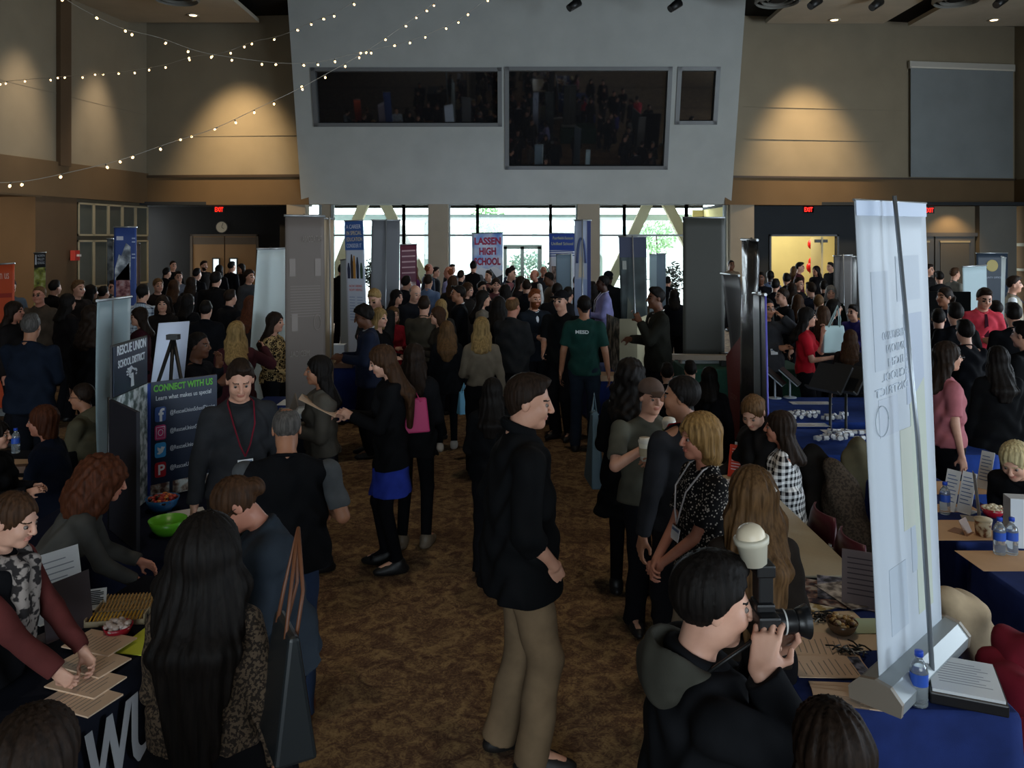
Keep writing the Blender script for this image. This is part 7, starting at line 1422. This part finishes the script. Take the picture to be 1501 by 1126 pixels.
P_(203, 450, -60, 'f', 'smiling woman in maroon cardigan left of the easel', Y=9.3, hair='half', hc='db', top='cardigan', tc='3f1622', L='hold', Rr='front', skin='l', group=G3)
P_(232, 407, 40, 'f', 'woman with tied blond hair in dark brown jacket', Y=13.8, hair='bun', hc='lb', top='jacket', tc='201a18', L='hold', skin='l', group=G3)
P_(254, 382, 45, 'm', 'balding man in black at the dark left wall', Y=20.8, hair='crew', hc='db', top='jacket', tc='121214', skin='l', group=G3)
P_(262, 397, 30, 'm', 'man in pale shirt below the balding man', Y=17.8, hair='short', hc='db', top='shirt', tc='6f7480', skin='l', group=G3)
P_(256, 409, 170, 'f', 'person with long light brown hair seen from behind', Y=14.6, hair='long', hc='br', top='jacket', tc='211e1e', group=G3)
P_(281, 405, 175, 'f', 'person with long dark brown hair left of the tall dark head', Y=15.6, hair='long', hc='db', top='jacket', tc='1c1c20', group=G3)
P_(299, 382, 60, 'm', 'bearded man in front of the left wooden door', Y=21.4, hair='short', hc='db', beard=True, top='jacket', tc='1a1818', skin='l', group=G3)
P_(317, 398, 172, 'm', 'large person in black with back turned below the doors', Y=13.6, hair='short', hc='bk', hairvol=.012, top='jacket', tc='141416', wide=.06, fat=.35, group=G3)
P_(340, 383, 150, 'm', 'man in dark suit with back turned at the right wooden door', Y=20.4, hair='short', hc='bk', top='suit', tc='14171c', group=G3)
P_(353, 386, -40, 'f', 'dark-haired woman between door and grey jacket', Y=22.4, hair='half', hc='bk', top='jacket', tc='1a1416', skin='m', group=G3)
P_(366, 396, 60, 'm', 'curly-haired man in grey jacket left of the bluish-white banner', Y=16.6, hair='afro', hc='db', top='jacket', tc='3a3c40', skin='l', group=G3)
P_(327, 424, 178, 'f', 'person in light lilac shirt seen from behind amid dark coats', Y=15.8, h=1.5, hair='short', hc='bk', top='shirt', tc='7d7c90', group=G3)
P_(368, 432, 175, 'f', 'woman with long auburn hair beside the bluish-white banner', Y=11.0, hair='long', hc='au', top='jacket', tc='2c2422', group=G3)
P_(238, 433, 20, 'f', 'dark-haired person in brown beside the plaid shirt', Y=11.4, hair='half', hc='db', top='jacket', tc='211d1b', group=G3)
P_(276, 430, 165, 'f', 'person in dark coat in the crowd above the white board', Y=11.6, hair='half', hc='bk', top='coat', tc='161618', group=G3)
P_(302, 440, 185, 'm', 'person in black puffer with back turned above the chin-touching man', Y=10.6, hair='short', hc='bk', top='jacket', tc='121317', group=G3, fat=.2)
P_(338, 424, 150, 'm', 'person in charcoal coat behind the strawberry-blond woman', Y=12.4, hair='short', hc='db', top='coat', tc='1b1b1e', group=G3)
# --- far centre
P_(501, 387, 170, 'm', 'tall dark figure between the tan banner edge and the pale banner back', Y=17.4, hair='short', hc='bk', top='coat', tc='0f1012', group=G3)
P_(605, 389, -60, 'f', 'woman with grey-blond hair and purple top', Y=17.2, hair='half', hc='lb', top='jacket', tc='5a2c60', skin='l', group=G3)
P_(629, 386, 120, 'm', 'bald man in navy jacket before the left column', Y=18.2, hair='bald', hc='rd', top='jacket', tc='22304a', skin='r', fat=.2, group=G3)
P_(639, 391, 80, 'm', 'man with dark hair right of the bald navy-jacketed man', Y=20.6, hair='short', hc='db', top='jacket', tc='1a1c22', group=G3)
P_(628, 402, 165, 'm', 'man in pale blue shirt seen from behind', Y=15.4, hair='short', hc='db', top='shirt', tc='6a80a4', fat=.15, group=G3)
P_(657, 390, -110, 'm', 'red-haired balding man in lilac shirt', Y=17.4, hair='bald', hc='rd', top='shirt', tc='8a8ab4', skin='r', fat=.2, group=G3)
P_(663, 387, 40, 'm', 'dark head right of the lilac shirt', Y=21.8, hair='short', hc='db', top='jacket', tc='25262a', group=G3)
P_(694, 382, 172, 'm', 'person in black vest with grey sleeves before the mountain banner', Y=18.6, hair='short', hc='bk', top='vest', tc='131316', sleeve_c='5a5c60', group=G3)
P_(686, 413, 60, 'f', 'woman with light brown hair right of the black suit profile', Y=13.8, hair='long', hc='br', top='jacket', tc='2a2624', skin='f', group=G3)
P_(707, 412, 40, 'm', 'dark-haired face just above the straight black hair', Y=14.6, hair='short', hc='bk', top='jacket', tc='26262a', skin='l', group=G3)
P_(727, 407, 5, 'f', 'woman in pink with both arms raised to her head', Y=15.0, hair='half', hc='db', top='tee', tc='7a4a4c', L='ear', Rr='ear', skin='f', group=G3)
P_(749, 392, 75, 'm', 'young man with dark hair in profile below the mountain banner', Y=16.8, hair='quiff', hc='bk', top='jacket', tc='15171c', skin='l', group=G3)
P_(764, 404, 60, 'f', 'woman with brown hair hanging, right of the dark young man', Y=15.4, hair='long', hc='db', top='jacket', tc='1e1a1c', skin='l', group=G3)
P_(751, 389, 150, 'm', 'dark head in front of the glass entry door', Y=21.8, hair='short', hc='db', top='jacket', tc='1a1a1e', group=G3)
P_(783, 395, -60, 'm', 'bald man in white shirt before the glass entry door', Y=18.4, hair='bald', hc='rd', top='vest', tc='1a1c20', under='c8ccd0', skin='r', group=G3)
P_(797, 390, 30, 'm', 'bald man right beside the other bald man', Y=20.2, hair='bald', hc='db', top='jacket', tc='26262a', skin='r', group=G3)
P_(804, 399, -80, 'm', 'dark-skinned man in taupe jacket bending left', Y=15.9, hair='crew', hc='bk', top='jacket', tc='5d5248', skin='d', pitch=15, group=G3)
P_(833, 420, 150, 'm', 'person with black hair behind the baseball cap', Y=13.0, hair='short', hc='bk', top='jacket', tc='1a1a1e', group=G3)
P_(979, 405, 160, 'm', 'dark person behind the narrow slate banner', Y=18.8, hair='short', hc='bk', top='jacket', tc='131418', group=G3)
P_(988, 424, 175, 'f', 'dark-haired person between charcoal suit and wide dark banner', Y=14.2, hair='half', hc='bk', top='jacket', tc='16181e', group=G3)

for a in ((596, 404, 150, 'm', 'short', 'bk', '202126', 'dark-haired man between the purple top and the pale blue shirt', 15.0), (664, 404, 175, 'f', 'half', 'br', '2a2624', 'brown-haired woman below the lilac shirt', 14.6), (676, 396, 150, 'm', 'short', 'db', '1c1e24', 'dark-haired man right of the lilac shirt in the second row', 18.6),
          (716, 396, -40, 'm', 'short', 'db', '2b2a2c', 'dark-haired man just right of the black vest', 18.9), (741, 416, 170, 'f', 'half', 'bk', '1b1b20', 'black-haired woman right of the raised arms', 12.9), (772, 409, 175, 'm', 'short', 'db', '1a1b20', 'dark head behind the bearded man with bow tie', 14.4),
          (845, 404, 170, 'm', 'short', 'bk', '17181c', 'dark head left of the lavender shirt', 17.0), (921, 405, 160, 'm', 'short', 'bk', '141518', 'dark head low behind the dark photo banner', 18.0), (868, 412, 175, 'f', 'half', 'bk', '17171b', 'dark-haired woman between green t-shirt and lavender shirt', 14.8),
          (1137, 408, 150, 'm', 'short', 'bk', '191a20', 'dark head right of the light blue shirt near the doorway', 15.0), (1160, 414, 170, 'f', 'half', 'db', '201e20', 'dark-haired woman below the round black hair', 14.4), (1231, 408, 150, 'm', 'short', 'bk', '15161a', 'dark head below the matte grey banner back', 16.2),
          (81, 410, 160, 'm', 'short', 'bk', '19181a', 'dark head between the bald man and the blond man', 14.8), (100, 430, 150, 'f', 'half', 'bk', '1a1718', 'dark-haired woman left of the curly dark hair', 11.2), (245, 392, 150, 'm', 'short', 'bk', '141416', 'dark head left of the balding man at the dark wall', 20.0), (322, 388, 170, 'f', 'half', 'bk', '171518', 'dark-haired woman between the two wooden doors', 20.6), (289, 393, 160, 'm', 'short', 'bk', '18181c', 'dark head in front of the left wooden door', 18.4),
          (1376, 452, 150, 'm', 'short', 'bk', '14151a', 'dark head behind the dusty pink blouse', 9.6), (1460, 440, 170, 'm', 'short', 'bk', '131418', 'dark head between pink shirt and black suit', 10.9), (1425, 410, 160, 'f', 'half', 'bk', '17181d', 'dark-haired woman below the silver banner back', 15.2)):
    P_(a[0], a[1], a[2], a[3], a[7], Y=a[8], hair=a[4], hc=a[5], top='jacket', tc=a[6], group=G3)
# ---- writing on shirts
g = I_['green']; s_ = g['s']; Tl = g['Tl']
o_ = V(Tl((.085, .135, 1.335))*s_); text('MESD', .052*s_, plain('shirt_print', 'dfe8ea', .6), g['ob'], frame(o_, (-1, 0, 0), (0, 0, 1)), 'shirt_lettering', width=.15*s_, bold=.002)
# scarf and other worn extras
def worn(info, nm, prims, mat, vx=.01, disp=None):
    v, q = solid(prims, vx, disp=disp); o = bpy.data.objects.new(nm, npmesh(nm, v, q, [mat], info['s'])); link(o, info['ob']); return o
g = I_['scarf']; T_ = g['Tl']; rr = rot3(10, 0, 0)
worn(g, 'scarf', [(torus(T_((0, -.01, 1.475)), rr@rot3(20, 0, 0), (0, 0, 0), .085, .032, 1.0), .02, 'u'), (cap(T_((.04, -.13, 1.44)), T_((.03, -.165, 1.12)), .035, .045), .03, 'u'), (cap(T_((-.03, -.13, 1.44)), T_((-.04, -.165, 1.16)), .035, .045), .03, 'u')], fabric('9a8f88', 'lace', '2e2a2a', .45), .009, lambda X, Y_, Z: .005*np.sin(60*X+30*Z)*np.sin(50*Y_+20*Z))
g = I_['girl']; c_ = g['Cl']; mb = MB(); mb.box((-.022, -.006, -.02), (.022, .006, .02)); o = mb.build('hair_clip', plain('clip_silver', 'b8b0a8', .3, .3), g['ob'], V((c_+g['Rh']@np.array([-.055, .085, .055]))*g['s'])); o.rotation_euler = (R(20), R(35), R(20))
g = I_['blonde']; mb = MB(); 
w_ = g['M'].inverted() @ g['hands'][0][0]; mb.tube([w_+V((.024*math.cos(a_), .0, .024*math.sin(a_))) for a_ in np.linspace(0, 6.283, 15)], .004, 6); mb.build('bracelet', plain('silver', 'a8a49c', .3, .8), g['ob'])
# ---- things people hold
def hp(k, i, fw=0, up=0, lt=0):
    w, d, n = I_[k]['hands'][i]; return w, d, n
def held(name, lab, cat, c, dims, rot, mat, group=None, extra=None, bevel=0):
    mb = MB(); x, y, z = dims; mb.box((-x/2, -y/2, -z/2), (x/2, y/2, z/2)); t = mb.build(name, mat, None, c, bevel=bevel); t.rotation_euler = tuple(R(a) for a in rot); return tag(t, lab, cat, group)
def cupof(c, lab, band, tilt=(0, 0, 0)):
    t = thing('coffee_cup', lab, 'cup', c, 0, 'coffee cups held by the man in the brown cap'); t.rotation_euler = tuple(R(a) for a in tilt); mb = MB(); mb.lathe([(0, -.06), (.029, -.06), (.041, .055), (0, .055)], n=20); mb.build('cup_body', plain('cup_white', 'd8d4c4', .5), t)
    mb = MB(); mb.lathe([(.0345, -.03), (.0395, .02)], n=20); mb.build('sleeve', plain('sleeve'+band, band, .6), t); mb = MB(); mb.lathe([(.043, .05), (.044, .062), (.038, .07), (.037, .078), (0, .078)], n=20); mb.build('lid', plain('lid_cream', 'dcd6c8', .4), t); return t
w, d, n = hp('cap', 1); cupof(w+d*.085+n*.045, 'coffee cup with green band raised to the lips of the man in brown cap', '8a9a4a', (12, 0, 0))
w, d, n = hp('cap', 0); cupof(w+d*.07+n*.085, 'second white coffee cup held low by the man in brown cap', 'b8a888')
w, d, n = hp('skirt', 0); w2, d2, n2 = hp('skirt', 1); c = (w+w2)/2+V((-.16, -.02, .07)); held('leaflet', 'tan leaflet read by the woman in the blue skirt', 'leaflet', c, (.30, .21, .004), (0, 28, 8), plain('paper_warm', 'd8b99c', .7))
g = I_['booklet']; c = g['T']((-.02, -.26, 1.22)); held('booklet', 'large grey-white booklet clutched by the woman in leather jacket', 'booklet', c, (.01, .30, .36), (10, 18, 22), plain('booklet_grey', '8d8379', .6)); 
def bag(name, lab, c, w_, h_, d_, rz, mat, straps=None, top=.8, cat='bag'):
    t = thing(name, lab, cat, c, R(rz)); mb = MB(); a, b2 = w_/2, d_/2; vs = [V(p) for p in ((-a, -b2, -h_/2), (a, -b2, -h_/2), (a, b2, -h_/2), (-a, b2, -h_/2), (-a*top, -b2*.25, h_/2), (a*top, -b2*.25, h_/2), (a*top, b2*.25, h_/2), (-a*top, b2*.25, h_/2))]
    mb.add(vs, [(0, 3, 2, 1), (0, 1, 5, 4), (1, 2, 6, 5), (2, 3, 7, 6), (3, 0, 4, 7), (4, 5, 6, 7)]); mb.build('bag_body', mat, t, bevel=.012)
    if straps:
        for s2 in (-1, 1):
            mb = MB(); mb.tube([V((-a*.45, s2*b2*.25, h_/2-.02)), V(straps)*.6+V((-a*.3, s2*.02, 0)), V(straps), V(straps)*.6+V((a*.3, s2*.02, 0)), V((a*.45, s2*b2*.25, h_/2-.02))], .0065, 6); mb.build('strap', plain('strap_brown', '6a4028', .5) if cat == 'tote bag' else mat, t)
    return t
bag('tote_bag', 'black tote bag with brown straps hanging from the long-black-haired woman', Q(420, 1000, 2.52), .27, .37, .13, -62, plain('tote_black', '23282b', .38), (-.10, .06, .44), cat='tote bag')
bag('gift_bag', 'bright pink bag at the side of the woman with wavy brown hair', Q(610, 608, 6.25), .20, .26, .12, 20, plain('bag_pink', 'c83a72', .5), (-.0, 0, .17))
bag('paper_bag', 'light blue paper bag held by the fair-haired woman in black coat', Q(680, 590, 9.2), .15, .26, .10, 30, plain('bag_blue', '6fb4d8', .6), (0, 0, .22))
bag('shoulder_bag', 'pale aqua bag on the shoulder of the long-brown-haired woman', Q(1222, 497, 9.6), .32, .32, .10, 10, plain('bag_aqua', '9fb8b8', .5), (.05, 0, .40))
bag('tote_bag', 'tall slate-blue bag beside the black curly-haired woman', Q(871, 655, 6.0), .10, .54, .34, 5, plain('bag_slate', '4e6672', .5), (0, 0, .40), top=.4)
w, d, n = hp('redpolo', 1); held('mobile_phone', 'pink mobile phone held by the woman in the red polo shirt', 'phone', w+d*.07+n*.02, (.075, .01, .15), (10, 15, -20), plain('phone_pink', 'c06a78', .4))
# ---- camera with flash and diffuser
e0 = I_['photog']; C0 = e0['C']; f_ = e0['fw'].normalized(); rt_ = V((f_.y, -f_.x, 0)); t = thing('photo_camera', 'black camera with flash and white dome diffuser held by the photographer', 'camera', Q(1118, 912, 2.12), 0); t.scale = (.84, .84, .84); t.rotation_euler = (0, 0, math.atan2(f_.y, f_.x))
mb = MB(); mb.box((-.035, -.07, -.05), (.035, .07, .045)); mb.box((-.03, -.035, .04), (.03, .035, .07)); mb.build('camera_body', plain('camera_black', '141416', .4), t, bevel=.008)
Mr = Matrix.Rotation(R(90), 4, 'Y'); mb = MB(); mb.lathe([(0, .03), (.036, .03), (.038, .06), (.036, .10), (.037, .13), (.033, .15), (.0, .15)], (0, 0, 0), 24, 0, True, Mr); LN = mb.build('lens', plain('lens_black', '18181a', .35), t); LN.scale = (.74, 1, 1)
mb = MB(); mb.lathe([(.037, .14), (.052, .19), (.050, .19), (.034, .145)], (0, 0, 0), 24, 0, True, Mr); mb.build('lens_hood', plain('hood_black', '101012', .4), LN)
mb = MB(); mb.lathe([(.0385, .085), (.0385, .092)], (0, 0, 0), 24, 0, True, Mr); mb.build('lens_ring', plain('ring_white2', 'c8c8c4', .4), LN)
mb = MB(); mb.box((-.024, -.032, .07), (.024, .032, .16)); mb.box((-.03, -.036, .15), (.03, .036, .19)); FL = mb.build('flash_unit', plain('camera_black', '141416', .4), t, bevel=.006)
mb = MB(); Mt = Matrix.Rotation(R(-8), 4, 'Y'); mb.lathe([(0, .185), (.038, .185), (.048, .25), (.053, .252), (.055, .268), (.050, .272), (.0, .272)], (0, 0, 0), 28, 0, True, Mt); d0 = mb.build('diffuser_cup', plain('diffuser_white', 'cfc8b4', .5), FL)
mb = MB(); mb.lathe([(.045, .270), (.043, .285), (.034, .300), (.02, .309), (.001, .313)], (0, 0, 0), 28, 0, True, Mt); mb.build('diffuser_dome', plain('dome_white', 'e8d8bc', .4), FL)
mb = MB(); mb.tube([V((-.03, .08, 0)), V((-.16, .12, -.05)), V((-.22, .0, -.14)), V((-.2, -.1, -.1)), V((-.03, -.08, 0))], .006, 6); mb.build('neck_strap', M_black, t)
print('people built', round(time.time()-_t0, 1), len([o for o in bpy.data.objects if o.name.startswith('person')]))
print('MESHES', len(bpy.data.objects), sum(len(o.data.polygons) for o in bpy.data.objects if o.type == 'MESH'))
